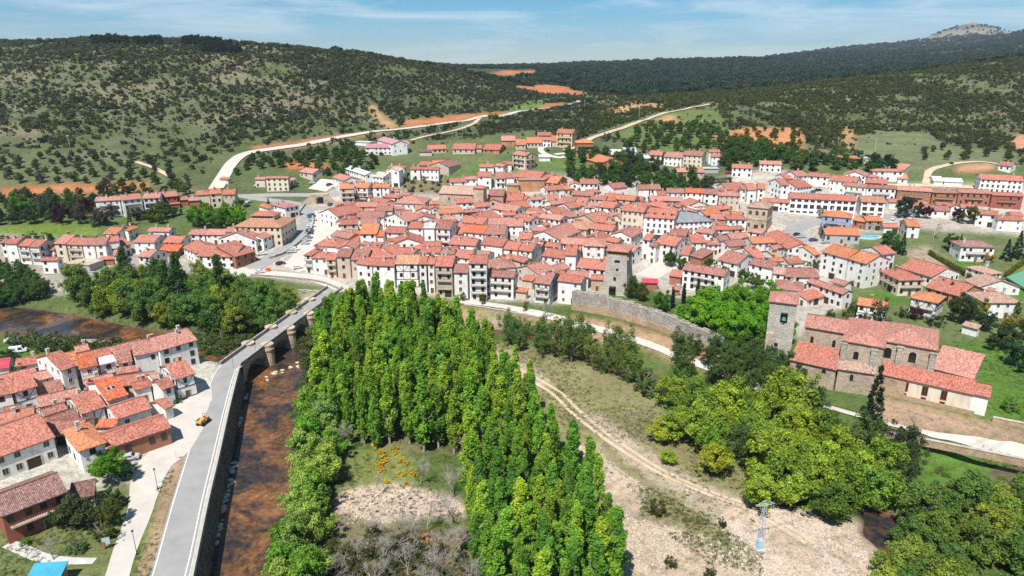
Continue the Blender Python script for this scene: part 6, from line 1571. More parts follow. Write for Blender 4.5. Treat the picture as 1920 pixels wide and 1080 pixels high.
belt([(1350, 325), (1400, 312), (1460, 320), (1530, 330), (1530, 305), (1460, 285), (1390, 270), (1350, 285)], 7, 24, 'green tree between the red soil orchard and right houses', 'trees below the red orchard', [(0.06, 0.13, 0.03), (0.09, 0.15, 0.03), (0.13, 0.15, 0.03)], (6, 10), n=46)
belt([(1385, 262), (1400, 245), (1495, 245), (1500, 280), (1430, 285)], 8, 25, 'olive-green orchard tree on the red soil', 'orchard on red soil', [(0.11, 0.12, 0.025)], (4, 5.5), n=26)
belt([(1500, 305), (1560, 318), (1640, 325), (1680, 330), (1660, 305), (1580, 300)], 7, 26, 'garden tree round the orange-roofed shed on the right', 'trees round the orange-roofed shed', [(0.03, 0.06, 0.025), (0.07, 0.14, 0.03)], (5, 8), n=18)
belt([(1720, 300), (1860, 300), (1920, 310), (1920, 285), (1800, 270), (1720, 285)], 12, 27, 'field tree on the right meadow below the scrub', 'field trees on the right meadow', [(0.09, 0.10, 0.04), (0.07, 0.11, 0.03)], (4, 6), n=24)
belt([(440, 330), (480, 300), (560, 290), (650, 285), (720, 300), (700, 325), (610, 335), (560, 312), (500, 318)], 6.5, 28, 'bushy green tree on the bank between hill road and upper houses', 'trees on the bank below the hill road', [(0.05, 0.10, 0.03), (0.07, 0.13, 0.03), (0.085, 0.15, 0.035)], (4, 7), n=80)
belt([(0, 345), (0, 310), (120, 292), (240, 290), (330, 320), (360, 345), (340, 365), (120, 345)], 8.5, 29, 'small tree dotted on the left hillside field', 'trees of the left hillside field', [(0.055, 0.09, 0.03), (0.08, 0.14, 0.03), (0.11, 0.11, 0.08)], (3.5, 6.5), n=60)
belt([(0, 375), (60, 365), (200, 360), (330, 365), (360, 385), (240, 395), (0, 400)], 7, 30, 'tree in the hedge line below the red field', 'hedge trees below the red field', [(0.06, 0.10, 0.03), (0.12, 0.14, 0.03), (0.05, 0.075, 0.03)], (4, 7), n=40)
belt([(745, 342), (800, 332), (862, 345), (855, 362), (765, 360)], 4.5, 31, 'scrubby bush on the bare bank behind the parish church', 'bushes on the bank behind the parish church', [(0.11, 0.12, 0.05), (0.08, 0.13, 0.035)], (1.5, 3.2), kinds=('bush',), n=30, wide=1.3)
# gardens on the right
single([('conifer', 1690, 478, 11, (0.03, 0.06, 0.03), 0.85), ('bush', 1662, 458, 4, (0.30, 0.22, 0.02), 1.0), ('chestnut', 1665, 460, 7, (0.06, 0.13, 0.03), 1.0), ('chestnut', 1680, 470, 6, (0.06, 0.12, 0.03), 1.0), ('chestnut', 1697, 408, 11, (0.022, 0.05, 0.025), 1.15), ('chestnut', 1735, 410, 7, PU, 1.0), ('bare', 1748, 450, 10, (0.3, 0.28, 0.26), 1.2), ('chestnut', 1818, 420, 9, (0.12, 0.13, 0.02), 1.0), ('chestnut', 1795, 415, 7, PU, 1.0),
        ('chestnut', 1780, 470, 8, (0.05, 0.10, 0.03), 1.1), ('conifer', 1797, 475, 9, (0.03, 0.06, 0.02), 0.8), ('conifer', 1885, 488, 10, (0.025, 0.06, 0.035), 1.1), ('conifer', 1905, 485, 13, (0.04, 0.06, 0.025), 1.0), ('conifer', 1935, 490, 12, (0.04, 0.06, 0.025), 1.0), ('bush', 1852, 492, 5, (0.32, 0.20, 0.02), 1.0), ('bare', 1830, 498, 4, (0.3, 0.27, 0.2), 1.4), ('cypress', 1763, 552, 7, DG, 1.3), ('cypress', 1780, 558, 7, (0.05, 0.08, 0.03), 1.8), ('cypress', 1791, 560, 6, DG, 1.2), ('cypress', 1904, 600, 8, DG, 1.3),
        ('chestnut', 1798, 605, 10, (0.04, 0.07, 0.02), 1.1), ('chestnut', 1825, 600, 8, (0.18, 0.20, 0.02), 1.0), ('chestnut', 1850, 620, 7, (0.045, 0.08, 0.035), 1.1), ('chestnut', 1720, 600, 5, (0.09, 0.03, 0.04), 1.1), ('bush', 1700, 595, 4, (0.05, 0.10, 0.02), 1.4), ('bush', 1750, 610, 4, (0.05, 0.09, 0.02), 1.4), ('sparse', 1640, 632, 13, (0.08, 0.10, 0.06), 0.6), ('chestnut', 1880, 655, 8, (0.05, 0.09, 0.03), 1.2), ('chestnut', 1905, 690, 8, (0.05, 0.10, 0.03), 1.1), ('chestnut', 1870, 545, 5, (0.12, 0.13, 0.05), 1.2), ('bush', 1900, 610, 4, (0.22, 0.22, 0.02), 1.6), ('bush', 1890, 770, 4, BG, 1.2), ('chestnut', 1930, 640, 8, (0.06, 0.11, 0.03), 1.1), ('bush', 1580, 505, 4, (0.06, 0.11, 0.03), 1.5), ('chestnut', 1620, 418, 5, (0.05, 0.10, 0.02), 1.2), ('cypress', 1543, 448, 8, (0.025, 0.045, 0.02), 1.6), ('sparse', 1538, 410, 6, (0.17, 0.15, 0.07), 1.0), ('bush', 1565, 500, 4, DG, 1.6), ('bush', 1525, 500, 4, (0.06, 0.13, 0.02), 1.4), ('bare', 1575, 450, 5, (0.3, 0.25, 0.22), 1.6), ('chestnut', 1385, 300, 8, (0.06, 0.14, 0.03), 1.0)], 'garden tree right of the old town, %s from left')
def hedge(pxs, w_, h_, colr, label):
    ln = resample([hit(x, y)[:2] for x, y in pxs], 0.7); o0 = ln[0]; g0 = float(ground(*o0)); cs = []
    for q in ln:
        for zz in (0.3, 0.6, 0.9): cs.append((q[0] - o0[0], q[1] - o0[1], float(ground(*q)) - g0 + zz * h_, w_ * 0.6))
    tag(link('hedge', leaf_mesh('hedge', cs, (0, 0, 0), min(len(cs) * 40, 9000), 0.22, 1.0, 'leaves', 5), None, (o0[0], o0[1], g0), 0, colr), label, 'hedge')
hedge([(1742, 478), (1770, 495), (1800, 512), (1818, 525)], 1.4, 2.2, (0.13, 0.15, 0.02), 'long clipped yellow-green hedge beside the ploughed strip')
hedge([(1885, 520), (1905, 505), (1930, 490)], 1.3, 2.2, (0.16, 0.17, 0.02), 'clipped hedge beside the tennis court')
hedge([(1585, 540), (1615, 530), (1640, 522)], 1.3, 1.8, (0.06, 0.10, 0.03), 'dark hedge below the long cream house')
hedge([(1290, 348), (1330, 345), (1370, 342)], 1.6, 3, (0.03, 0.055, 0.02), 'dark hedge behind the plaza houses')

# ------------------------------------------------------------------ scrub and forest on the hills
scrub_src = bpy.data.collections.new('scrub_kinds'); forest_src = bpy.data.collections.new('forest_kinds'); pine_src = bpy.data.collections.new('pine_kinds')
def scrub_mesh(seed, H, rx, n, ls, mat, low=-0.05):
    g = random.Random(seed); cs = []
    for i in range(16):
        a = g.uniform(0, 6.28); e = math.asin(g.uniform(-0.6, 1)); q = g.uniform(0.35, 0.95); cs.append((math.cos(a) * math.cos(e) * rx * q, math.sin(a) * math.cos(e) * rx * q, H * 0.5 + math.sin(e) * H * 0.45 * q, 0.34 * min(rx, H * 0.5) + 0.1))
    return leaf_mesh('shrub', cs, (0, 0, H * 0.4), n, ls, 1.0, mat, seed, up=0.35)
SCR = [scrub_mesh(100 + i, (3.2, 2.6, 4.2, 2.2, 3.6)[i], (1.7, 1.9, 1.9, 1.8, 2.4)[i], 230, 0.42, 'shrub_leaves') for i in range(5)]
FOR = [scrub_mesh(120 + i, 7, 3.6, 110, 1.25, 'forest_leaves') for i in range(3)]
PIN = [scrub_mesh(130 + i, 10, 2.6, 150, 0.9, 'pine_leaves') for i in range(2)]
oak_src = bpy.data.collections.new('oak_kinds'); OAK = [scrub_mesh(140 + i, (3.2, 2.6, 4.2, 2.2, 3.6)[i], (1.7, 1.9, 1.9, 1.8, 2.4)[i], 230, 0.42, 'olive_leaves') for i in range(5)]
for cl, ms in ((oak_src, OAK), (scrub_src, SCR), (forest_src, FOR), (pine_src, PIN)):
    for i, me in enumerate(ms): o = bpy.data.objects.new('%s_%d' % (cl.name, i), me); cl.objects.link(o)
def gn_tree(src):
    t = bpy.data.node_groups.new('scatter_' + src.name, 'GeometryNodeTree'); t.is_modifier = True
    t.interface.new_socket('Geometry', in_out='INPUT', socket_type='NodeSocketGeometry'); t.interface.new_socket('Geometry', in_out='OUTPUT', socket_type='NodeSocketGeometry')
    i = t.nodes.new('NodeGroupInput'); o = t.nodes.new('NodeGroupOutput'); ip = t.nodes.new('GeometryNodeInstanceOnPoints'); ci = t.nodes.new('GeometryNodeCollectionInfo')
    ci.inputs['Collection'].default_value = src; ci.inputs['Separate Children'].default_value = True; ci.inputs['Reset Children'].default_value = True
    ip.inputs['Pick Instance'].default_value = True
    def attr(nm, ty): a = t.nodes.new('GeometryNodeInputNamedAttribute'); a.data_type = ty; a.inputs['Name'].default_value = nm; return a.outputs[0]
    t.links.new(i.outputs[0], ip.inputs['Points']); t.links.new(ci.outputs[0], ip.inputs['Instance'])
    t.links.new(attr('pick', 'INT'), ip.inputs['Instance Index']); t.links.new(attr('size', 'FLOAT'), ip.inputs['Scale'])
    cx = t.nodes.new('ShaderNodeCombineXYZ'); t.links.new(attr('turn', 'FLOAT'), cx.inputs[2]); t.links.new(cx.outputs[0], ip.inputs['Rotation'])
    t.links.new(ip.outputs[0], o.inputs[0]); return t
def instances(name, pts, sizes, src, nk, label, seed):
    g = np.random.default_rng(seed); n = len(pts); me = bpy.data.meshes.new(name); me.vertices.add(n); me.vertices.foreach_set('co', np.asarray(pts, np.float32).ravel())
    for nm, ty, val in (('size', 'FLOAT', np.asarray(sizes, np.float32)), ('turn', 'FLOAT', g.uniform(0, 6.28, n).astype(np.float32)), ('pick', 'INT', g.integers(0, nk, n).astype(np.int32))):
        a = me.attributes.new(nm, ty, 'POINT'); a.data.foreach_set('value', val)
    o = link(name, me); m_ = o.modifiers.new('scatter', 'NODES'); m_.node_group = gn_tree(src); return tag(o, label, None, None, 'stuff')
def okmask(x, y):
    fa = np.clip((x / y - AX[0]) / (AX[1] - AX[0]), 0, NA - 1).astype(int); fr = np.clip((np.log(y) - math.log(45)) / math.log(200) * (NR - 1), 0, NR - 1).astype(int); return SHRUB_OK[fa, fr]
ROADL = [resample([hit(x, y)[:2] for x, y in q], 15) for q in ([(405, 355), (420, 330), (440, 302), (465, 288), (520, 279), (580, 270), (650, 256), (720, 246), (800, 237), (880, 226), (960, 213), (1020, 204), (1060, 198), (1085, 191)], [(1060, 284), (1095, 268), (1120, 256), (1180, 236), (1230, 218), (1290, 204), (1330, 196)], [(900, 222), (880, 236), (850, 246), (800, 256), (770, 264)])]
g = np.random.default_rng(88); N = 340000
yy = 430 + (1150 - 430) * np.sqrt(g.random(N)); xx = (g.random(N) * 2 - 1) * 1.0 * yy
dens = okmask(xx, yy) * np.clip(0.30 + 1.9 * (fbm(xx / 30, yy / 30, 91) - 0.34), 0.06, 1) * np.where(xx > 0.08 * yy, 1.15, np.where(xx > -0.25 * yy, 1.1, 0.95)) * np.clip((yy - 425) / 30, 0.15, 1) * np.where(yy < 600, 1.7, 1.0)
keep = g.random(N) < dens * 0.62
for rl in ROADL: keep &= line_dist(rl, xx, yy) > 8
xx, yy = xx[keep], yy[keep]; zz = ground(xx, yy) - 0.15; sz = 0.28 + 1.05 * g.random(len(xx)) ** 2.0 * np.where(fbm(xx / 60, yy / 60, 92) > 0.5, 1.15, 0.9)
# the 300 that show largest stand as single shrubs
_sz = sz / np.hypot(xx, yy); _vis = np.abs(xx / yy) < 0.72; order = np.argsort(-_sz * _vis)
near_i, rest = order[:300], order[300:]
for k in near_i: tag(link('hill_shrub', SCR[k % 5], None, (xx[k], yy[k], zz[k]), float(g.uniform(0, 6)), None, float(sz[k])), 'grey-green juniper or oak shrub low on the scrubby hillsides', 'shrub', 'shrubs low on the hillsides')
for nm, sel, src, lb in (('hillside_scrub', xx[rest] <= 0.12 * yy[rest], scrub_src, 'dense grey-green juniper scrub on the left hill'), ('oak_scrub', xx[rest] > 0.12 * yy[rest], oak_src, 'dense olive-green oak scrub on the right hill')):
    k = rest[sel]; instances(nm, np.stack([xx[k], yy[k], zz[k]], 1), sz[k], src, 5, lb, 1)
N = 46000; yy = np.exp(g.uniform(math.log(1000), math.log(5200), N)); xx = g.uniform(-0.25, 0.95, N) * yy
keep = (g.random(N) < np.clip(0.35 + 1.6 * (fbm(xx / 160, yy / 160, 93) - 0.3), 0.1, 1)) & (np.hypot((xx - _pk[0]) / 1.25, yy - _pk[1]) > 90) & ~((yy > 1250) & (yy < 1800) & (xx / yy < 0.03) & (xx / yy > -0.07)) & (okmask(xx, yy) > 0.05)
xx, yy = xx[keep], yy[keep]; instances('far_forest', np.stack([xx, yy, ground(xx, yy) - 0.5], 1), g.uniform(0.8, 1.5, len(xx)) * (1 + yy / 6000), forest_src, 3, 'dark oak forest on the far ridges', 2)
# pine copses on the left skyline
pts = []
for (x0, x1, y0, Y0, n) in ((245, 305, 78, 850, 90), (315, 362, 78, 850, 70), (398, 465, 80, 855, 130), (430, 495, 98, 800, 90), (-40, 85, 84, 1050, 120)):
    for _ in range(n):
        px = g.uniform(x0, x1); Yq = Y0 + g.uniform(-25, 35); Xq = (px - 960) / FPX * Yq * 1.035; pts.append((Xq, Yq, float(ground(Xq, Yq)) - 0.4))
instances('pine_copse', pts, g.uniform(0.7, 1.15, len(pts)), pine_src, 2, 'dark pine copses along the left skyline', 3)
for i, (x, h, c) in enumerate([(155, 9, (0.07, 0.14, 0.03)), (187, 7, (0.16, 0.13, 0.11)), (202, 7, (0.13, 0.15, 0.04)), (218, 6, (0.16, 0.14, 0.12)), (122, 6, (0.08, 0.14, 0.03)), (37, 6, (0.10, 0.16, 0.03)), (575, 6, (0.06, 0.09, 0.03)), (500, 6, (0.08, 0.12, 0.03))]):
    Yq = 850; Xq = (x - 960) / FPX * Yq * 1.035; tree('chestnut', (Xq, Yq), h, 'lone tree standing on the left hill skyline, %s from left' % ORD[sorted([155, 187, 202, 218, 122, 37, 575, 500]).index(x)], None, c)
# grass tufts and weeds on the low ground: uncountable
tuft_src = bpy.data.collections.new('tuft_kinds')
for i in range(2): tuft_src.objects.link(bpy.data.objects.new('tuft_%d' % i, leaf_mesh('tuft', [(0, 0, 0.15, 0.5)], (0, 0, -1), 22, 0.12, 1.0, 'garden_leaves' if i else 'dry_leaves', 300 + i, up=0.6)))
tp = []
for poly, n, zz_ in (([(900, 640), (1000, 650), (1200, 720), (1260, 800), (1420, 900), (1450, 970), (1300, 1000), (1100, 860), (1000, 740)], 2600, -4.3), ([(1200, 905), (1300, 960), (1430, 1040), (1430, 1080), (1330, 1060), (1190, 960)], 700, -4.3), ([(1640, 830), (1760, 838), (1930, 870), (1900, 960), (1700, 960)], 1500, -4.3), ([(600, 650), (880, 640), (1000, 800), (960, 880), (640, 860)], 1200, -4.3), ([(1770, 640), (1960, 640), (2050, 800), (1860, 790)], 900, 0), ([(-100, 545), (250, 552), (560, 560), (600, 590), (400, 640), (0, 580)], 1800, -4), ([(0, 640), (300, 660), (380, 690), (100, 700), (-100, 720)], 1200, -4), ([(540, 1050), (640, 850), (760, 850), (880, 980), (880, 1200), (560, 1200)], 1600, -4.3), ([(860, 590), (1080, 620), (1180, 650), (1000, 640)], 500, -3), ([(0, 960), (240, 930), (230, 1060), (0, 1100)], 700, 0), ([(245, 1080), (296, 900), (330, 860), (282, 1090)], 250, 0)):
    pl = poly_xy(poly, zz_); lo, hi = pl.min(0), pl.max(0); c = lo + g.random((n * 3, 2)) * (hi - lo); c = c[inside(pl, c[:, 0], c[:, 1])]; c = c[fbm(c[:, 0] / 9, c[:, 1] / 9, 55) > 0.42][:n]
    tp.extend([(a, b_, float(ground(a, b_))) for a, b_ in c])
instances('weeds', tp, g.uniform(0.35, 1.0, len(tp)), tuft_src, 2, 'rough weeds and grass tufts on the low ground', 4)

# loose pale gravel on the shingle: uncountable
grav_src = bpy.data.collections.new('gravel_kinds')
for i in range(3):
    mb = MB(); mb.lathe([(0.5, -0.2), (0.7, 0.05), (0.45, 0.35), (0.1, 0.42)], 6); gg = random.Random(500 + i); mb.v = [(x * gg.uniform(0.7, 1.3), y * gg.uniform(0.7, 1.3), z) for x, y, z in mb.v]; grav_src.objects.link(bpy.data.objects.new('gravel_%d' % i, mb.mesh('gravel', 'pebble')))
gp = []
for poly, n in (([(1390, 930), (1500, 960), (1640, 1000), (1660, 1070), (1600, 1200), (1450, 1200), (1400, 1060), (1340, 980)], 5000), ([(1150, 960), (1260, 985), (1400, 1040), (1420, 1180), (1180, 1200), (1140, 1020)], 3500), ([(1060, 840), (1120, 832), (1160, 880), (1240, 930), (1180, 970), (1090, 900)], 1200), ([(640, 920), (740, 905), (860, 935), (880, 965), (760, 975), (650, 985)], 1000), ([(910, 655), (1000, 690), (1040, 720), (930, 690)], 600)):
    pl = poly_xy(poly, -4.3); lo, hi = pl.min(0), pl.max(0); c = lo + g.random((n * 3, 2)) * (hi - lo); c = c[inside(pl, c[:, 0], c[:, 1])]; c = c[fbm(c[:, 0] / 6, c[:, 1] / 6, 57) > 0.40][:n]
    gp.extend([(a, b_, float(ground(a, b_))) for a, b_ in c])
instances('gravel', gp, 0.06 + 0.28 * g.random(len(gp)) ** 2.5, grav_src, 3, 'pale loose gravel on the shingle island', 6)
# ------------------------------------------------------------------ vehicles
def car_mesh(L_=4.2, W_=1.75, H_=1.45, van=False):
    x = L_ / 2; prof_ = [(-x, 0.35), (-x, 0.78), (-x * 0.86, 0.92), (-x * 0.72, 0.96), (-x * 0.52, H_ if van else H_ * 0.98), (x * 0.25, H_), (x * 0.55, 0.98), (x * 0.92, 0.82), (x, 0.6), (x, 0.35)]
    if van: prof_ = [(-x, 0.35), (-x, 1.2), (-x * 0.97, H_), (x * 0.45, H_), (x * 0.72, 1.15), (x * 0.97, 0.95), (x, 0.6), (x, 0.35)]
    mb = MB(); k = len(prof_)
    def wid(z): return W_ / 2 * (1 - 0.16 * max(0, (z - 0.9)) / 0.6)
    for i in range(k):
        j = (i + 1) % k; a, b_ = prof_[i], prof_[j]
        mb.poly([(a[0], -wid(a[1]), a[1]), (a[0], wid(a[1]), a[1]), (b_[0], wid(b_[1]), b_[1]), (b_[0], -wid(b_[1]), b_[1])])
    mb.poly([(p[0], -wid(p[1]), p[1]) for p in prof_][::-1]); mb.poly([(p[0], wid(p[1]), p[1]) for p in prof_])
    return mb.mesh('body', 'car_paint')
def glass_mesh(L_, W_, H_, van=False):
    x = L_ / 2; mb = MB(); w = W_ / 2 + 0.012
    for s in (-1, 1):
        q = [(-x * 0.60, s * w * 0.985, 0.98), (x * 0.42, s * w * 0.985, 0.98), (x * 0.20, s * w * 0.86, H_ - 0.1), (-x * 0.45, s * w * 0.86, H_ - 0.1)] if not van else [(x * 0.05, s * w * 0.98, 1.1), (x * 0.6, s * w * 0.98, 1.1), (x * 0.42, s * w * 0.9, H_ - 0.25), (x * 0.05, s * w * 0.9, H_ - 0.25)]
        mb.poly(q if s < 0 else q[::-1])
    f = x * (0.55 if not van else 0.72); t_ = x * (0.25 if not van else 0.45); zb, zt = (1.0, H_ - 0.04) if not van else (1.18, H_ - 0.06)
    mb.poly([(f + 0.03, -w * 0.85, zb), (f + 0.03, w * 0.85, zb), (t_ + 0.05, w * 0.78, zt), (t_ + 0.05, -w * 0.78, zt)])
    if not van: mb.poly([(-x * 0.72 - 0.03, w * 0.8, 0.99), (-x * 0.72 - 0.03, -w * 0.8, 0.99), (-x * 0.54 - 0.03, -w * 0.75, H_ - 0.06), (-x * 0.54 - 0.03, w * 0.75, H_ - 0.06)])
    return mb.mesh('windows', 'pane')
def wheel_mesh():
    mb = MB(); mb.bar((0, -0.1, 0), (0, 0.1, 0), 0.32, 14); me = mb.mesh('wheel', 'rubber'); mb = MB(); mb.bar((0, -0.12, 0), (0, 0.12, 0), 0.19, 10); return me, mb.mesh('rim', 'steel')
def lamp_mesh(mat):
    mb = MB(); mb.box((0, 0, 0), (0.08, 0.34, 0.15)); return mb.mesh('headlight', mat)
CARM = {False: (car_mesh(), glass_mesh(4.2, 1.75, 1.45)), True: (car_mesh(4.9, 1.9, 2.1, True), glass_mesh(4.9, 1.9, 2.1, True))}
WHL = wheel_mesh(); HDL = lamp_mesh('lamp_glass'); TLL = lamp_mesh('cloth_red')
CARC = {'white': (0.75, 0.75, 0.75), 'grey': (0.25, 0.26, 0.27), 'silver': (0.48, 0.49, 0.50), 'dark': (0.025, 0.028, 0.035), 'blue': (0.03, 0.07, 0.20), 'red': (0.35, 0.03, 0.03), 'teal': (0.03, 0.16, 0.22)}
def car(px, py, ang, c, label, van=False):
    q = hit(px, py); o = thing('parked_van' if van else 'parked_car', label, 'van' if van else 'car', (q[0], q[1], q[2] + 0.12), R(ang)); b_, gl = CARM[van]; x = 2.1 if not van else 2.45
    link('body', b_, o, color=CARC[c]); link('windows', gl, o)
    for sx in (-0.62, 0.62):
        for sy in (-0.8, 0.8): w = link('wheel', WHL[0], o, (sx * x, sy, 0.32)); link('rim', WHL[1], w)
    for sy in (-0.6, 0.6): link('headlight', HDL, o, (x - 0.01, sy, 0.66)); link('tail_light', TLL, o, (-x + 0.0, sy, 0.7))
CARS = [(300 / 1 + 191, 478, 20, 'white'), (487, 512, 25, 'white'), (526, 516 - 20, 18, 'dark'), (558, 504, 35, 'white'), (547, 474, 5, 'silver'), (553, 469, 5, 'white'), (572, 458, 2, 'silver'), (575, 452, 2, 'silver'), (578, 447, 3, 'grey'), (580, 439, 3, 'dark'), (581, 434, 3, 'blue'), (584, 425, 2, 'white'), (586, 414, 2, 'silver'), (619, 385, 80, 'blue'), (592, 341, 60, 'grey'), (618, 348, 40, 'dark'), (586, 345, 20, 'silver'),
        (1265 / 1, 532, 10, 'white'), (1272, 540, 20, 'silver'), (1495, 442, 15, 'dark'), (1502, 446, 10, 'silver'), (1525, 452, 10, 'blue'), (1547, 456, 15, 'silver'), (1522, 361, 10, 'blue'), (1534, 358, 12, 'dark'), (1675, 412, 50, 'white'), (1682, 405, 10, 'white'), (1700, 404, 10, 'white'), (1712, 406, 10, 'silver'), (22, 636 + 5, 30, 'white'), (1366, 326, 0, 'red'), (482, 350, 20, 'white'), (555, 351, 30, 'dark'), (243, 862, 20, 'silver'), (463, 388, 60, 'dark'), (468, 380, 60, 'white')]
PL = lambda x, y: ('on the curved street by the left houses' if x < 500 and 470 < y < 520 else 'in the old town car park' if 520 < x < 600 and 400 < y < 520 else 'beside the little road arch' if 600 < x < 640 and 375 < y < 400 else 'in the upper car park' if 540 < x < 640 and y < 360 else 'behind the walled garden' if 1240 < x < 1300 else 'near the stone archive' if 1480 < x < 1560 and y > 430 else 'on the forecourt above the school' if y < 365 and x > 1500 else 'under the pine by the school' if x > 1660 else 'in the left uphill gardens' if 350 < x < 500 else 'by the red shed on the right slope' if x > 1300 else 'in the near hamlet')
_cnt = {}
for (x, y, a, c) in sorted(CARS): _cnt.setdefault((PL(x, y), c), []).append((x, y))
for (x, y, a, c) in sorted(CARS):
    k = _cnt[(PL(x, y), c)]; i = k.index((x, y))
    car(x, y, a, c, '%s car parked %s%s' % (c, PL(x, y), '' if len(k) == 1 else ', %s from left' % ORD[i]))
car(584, 408, 60, 'teal', 'long blue-green van parked at the top of the car park', True)
car(35, 661, 25, 'white', 'white van on the meadow beside the left river bank', True)
# yellow dumper with driver on the embankment road
q = P(382, 795, 0); du = thing('dumper', 'small yellow dumper driving on the embankment road', 'dumper', (q[0], q[1], 0.06), R(78))
def part(name, fn, mat, par, loc=(0, 0, 0), rz=0, smooth=False):
    mb = MB(); fn(mb); return link(name, mb.mesh(name, mat, smooth), par, loc, rz)
part('skip', lambda m: (m.box((-1.0, 0, 1.15), (1.6, 1.5, 0.2)), m.box((-1.0, 0.72, 1.5), (1.6, 0.08, 0.6)), m.box((-1.0, -0.72, 1.5), (1.6, 0.08, 0.6)), m.box((-1.8, 0, 1.45), (0.08, 1.5, 0.6)), m.box((-0.2, 0, 1.5), (0.08, 1.5, 0.7))), 'loader_yellow', du)
part('bonnet', lambda m: (m.box((1.2, 0, 0.95), (1.2, 1.0, 0.7)), m.box((0.3, 0, 0.65), (3.4, 0.8, 0.25))), 'loader_yellow', du)
part('roll_bar', lambda m: (m.bar((0.75, -0.5, 0.8), (0.75, -0.5, 2.5), 0.05), m.bar((0.75, 0.5, 0.8), (0.75, 0.5, 2.5), 0.05), m.bar((0.75, -0.5, 2.5), (0.75, 0.5, 2.5), 0.05)), 'metal_dark', du)
for sx in (-1.1, 1.1):
    for sy in (-0.75, 0.75): part('wheel', lambda m: m.bar((0, -0.18, 0), (0, 0.18, 0), 0.5, 14), 'rubber', du, (sx, sy, 0.5))
# driver: one skinned figure seated on the dumper
sk = [((0, 0, 0), .14), ((0, 0, .25), .15), ((0, 0, .5), .16), ((0, 0, .62), .07), ((0.02, 0, .74), .1), ((0, .2, .5), .07), ((-.15, .24, .28), .05), ((-.35, .16, .32), .04), ((0, -.2, .5), .07), ((-.15, -.24, .28), .05), ((-.35, -.16, .32), .04), ((-.4, .12, .02), .08), ((-.45, .13, -.38), .06), ((-.6, .13, -.42), .05), ((-.4, -.12, .02), .08), ((-.45, -.13, -.38), .06), ((-.6, -.13, -.42), .05)]
ed = [(0, 1), (1, 2), (2, 3), (3, 4), (2, 5), (5, 6), (6, 7), (2, 8), (8, 9), (9, 10), (0, 11), (11, 12), (12, 13), (0, 14), (14, 15), (15, 16)]
me = bpy.data.meshes.new('person'); me.from_pydata([a for a, _ in sk], ed, []); me.materials.append(MATS['cloth_red'])
pe = link('person', me, None, (q[0] + 0.62 * math.cos(R(78)), q[1] + 0.62 * math.sin(R(78)), 1.36), R(78)); md = pe.modifiers.new('skin', 'SKIN')
for v_, (_, r_) in zip(me.skin_vertices[0].data, sk): v_.radius = (r_, r_)
me.skin_vertices[0].data[0].use_root = True; pe.modifiers.new('sub', 'SUBSURF').levels = 1; tag(pe, 'person in red sitting on the yellow dumper', 'person')
part('hair', lambda m: m.lathe([(0.11, 0), (0.12, 0.06), (0.08, 0.12), (0.02, 0.14)], 10), 'timber', pe, (0.03, 0, 0.74), 0, True)
# ------------------------------------------------------------------ lamps, poles, pylon, cables
def street_lamp(px, py, h, label):
    q = P(px, py, 0); o = thing('street_lamp', label, 'lamp', (q[0], q[1], 0))
    part('base', lambda m: m.lathe([(0.2, 0), (0.18, 0.25), (0.1, 0.5), (0.08, 0.9)], 10), 'metal_green', o); part('pole', lambda m: m.bar((0, 0, 0.8), (0, 0, h - 0.7), 0.06, 8, 0.045), 'metal_green', o)
    part('lantern', lambda m: m.lathe([(0.1, 0), (0.22, 0.42)], 6), 'lamp_glass', o, (0, 0, h - 0.7)); part('lantern_cap', lambda m: m.lathe([(0.27, 0), (0.2, 0.1), (0.06, 0.24), (0.03, 0.36)], 6), 'metal_dark', o, (0, 0, h - 0.28))
street_lamp(257, 1040, 5.4, 'green lantern post on the grass verge, nearer of two by the footpath')
street_lamp(296, 918, 5.2, 'green lantern post on the grass verge, farther of two by the footpath')
for i, (x, y) in enumerate([(446, 690), (488, 660), (530, 625), (573, 592)]):
    q = P(x - 8, y, 0); o = thing('bridge_lamp', 'thin lamp post on the bridge, %s from the near end' % ORD[i], 'lamp', (q[0], q[1], 0.0)); part('pole', lambda m: m.bar((0, 0, 0), (0, 0, 4.2), 0.05, 6), 'metal_dark', o); part('lantern', lambda m: m.lathe([(0.1, 0), (0.2, 0.3), (0.05, 0.5)], 6), 'metal_dark', o, (0, 0, 4.1))
q = P(331, 862, 0); o = thing('road_sign', 'small road sign on a post beside the embankment road', 'sign', (q[0], q[1], 0)); part('pole', lambda m: m.bar((0, 0, 0), (0, 0, 2.2), 0.04, 6), 'galvanised', o); part('plate', lambda m: m.poly([(-0.5, -0.06, 1.5), (0.5, -0.06, 1.5), (0, -0.06, 2.4)]), 'frame_white', o); part('plate_back', lambda m: m.poly([(-0.5, -0.03, 1.5), (0, -0.03, 2.4), (0.5, -0.03, 1.5)]), 'galvanised', o)
q = P(196, 1040 - 10, 0); o = thing('notice_board', 'small notice board on a red post beside the footpath', 'board', (q[0], q[1], 0), 0.3); part('post', lambda m: m.box((0, 0, 0.8), (0.4, 0.4, 1.8)), 'brick', o); part('panel', lambda m: m.box((0.5, 0, 1.7), (1.3, 0.1, 1.4)), 'galvanised', o); part('leg', lambda m: m.box((1.0, 0, 0.5), (0.1, 0.1, 1.1)), 'metal_dark', o)
q = P(1423, 1030, -4.1); gz = float(ground(q[0], q[1])); PYH = 11.0
o = thing('lattice_pylon', 'pale blue steel lattice pylon with crossarm on the shingle', 'pylon', (q[0], q[1], gz), 0.25)
part('concrete_base', lambda m: (m.box((0, 0, 0.9), (1.15, 1.15, 2.6), taper=0.8), m.box((0, 0, 0.05), (1.6, 1.6, 0.3))), 'pylon_base', o)
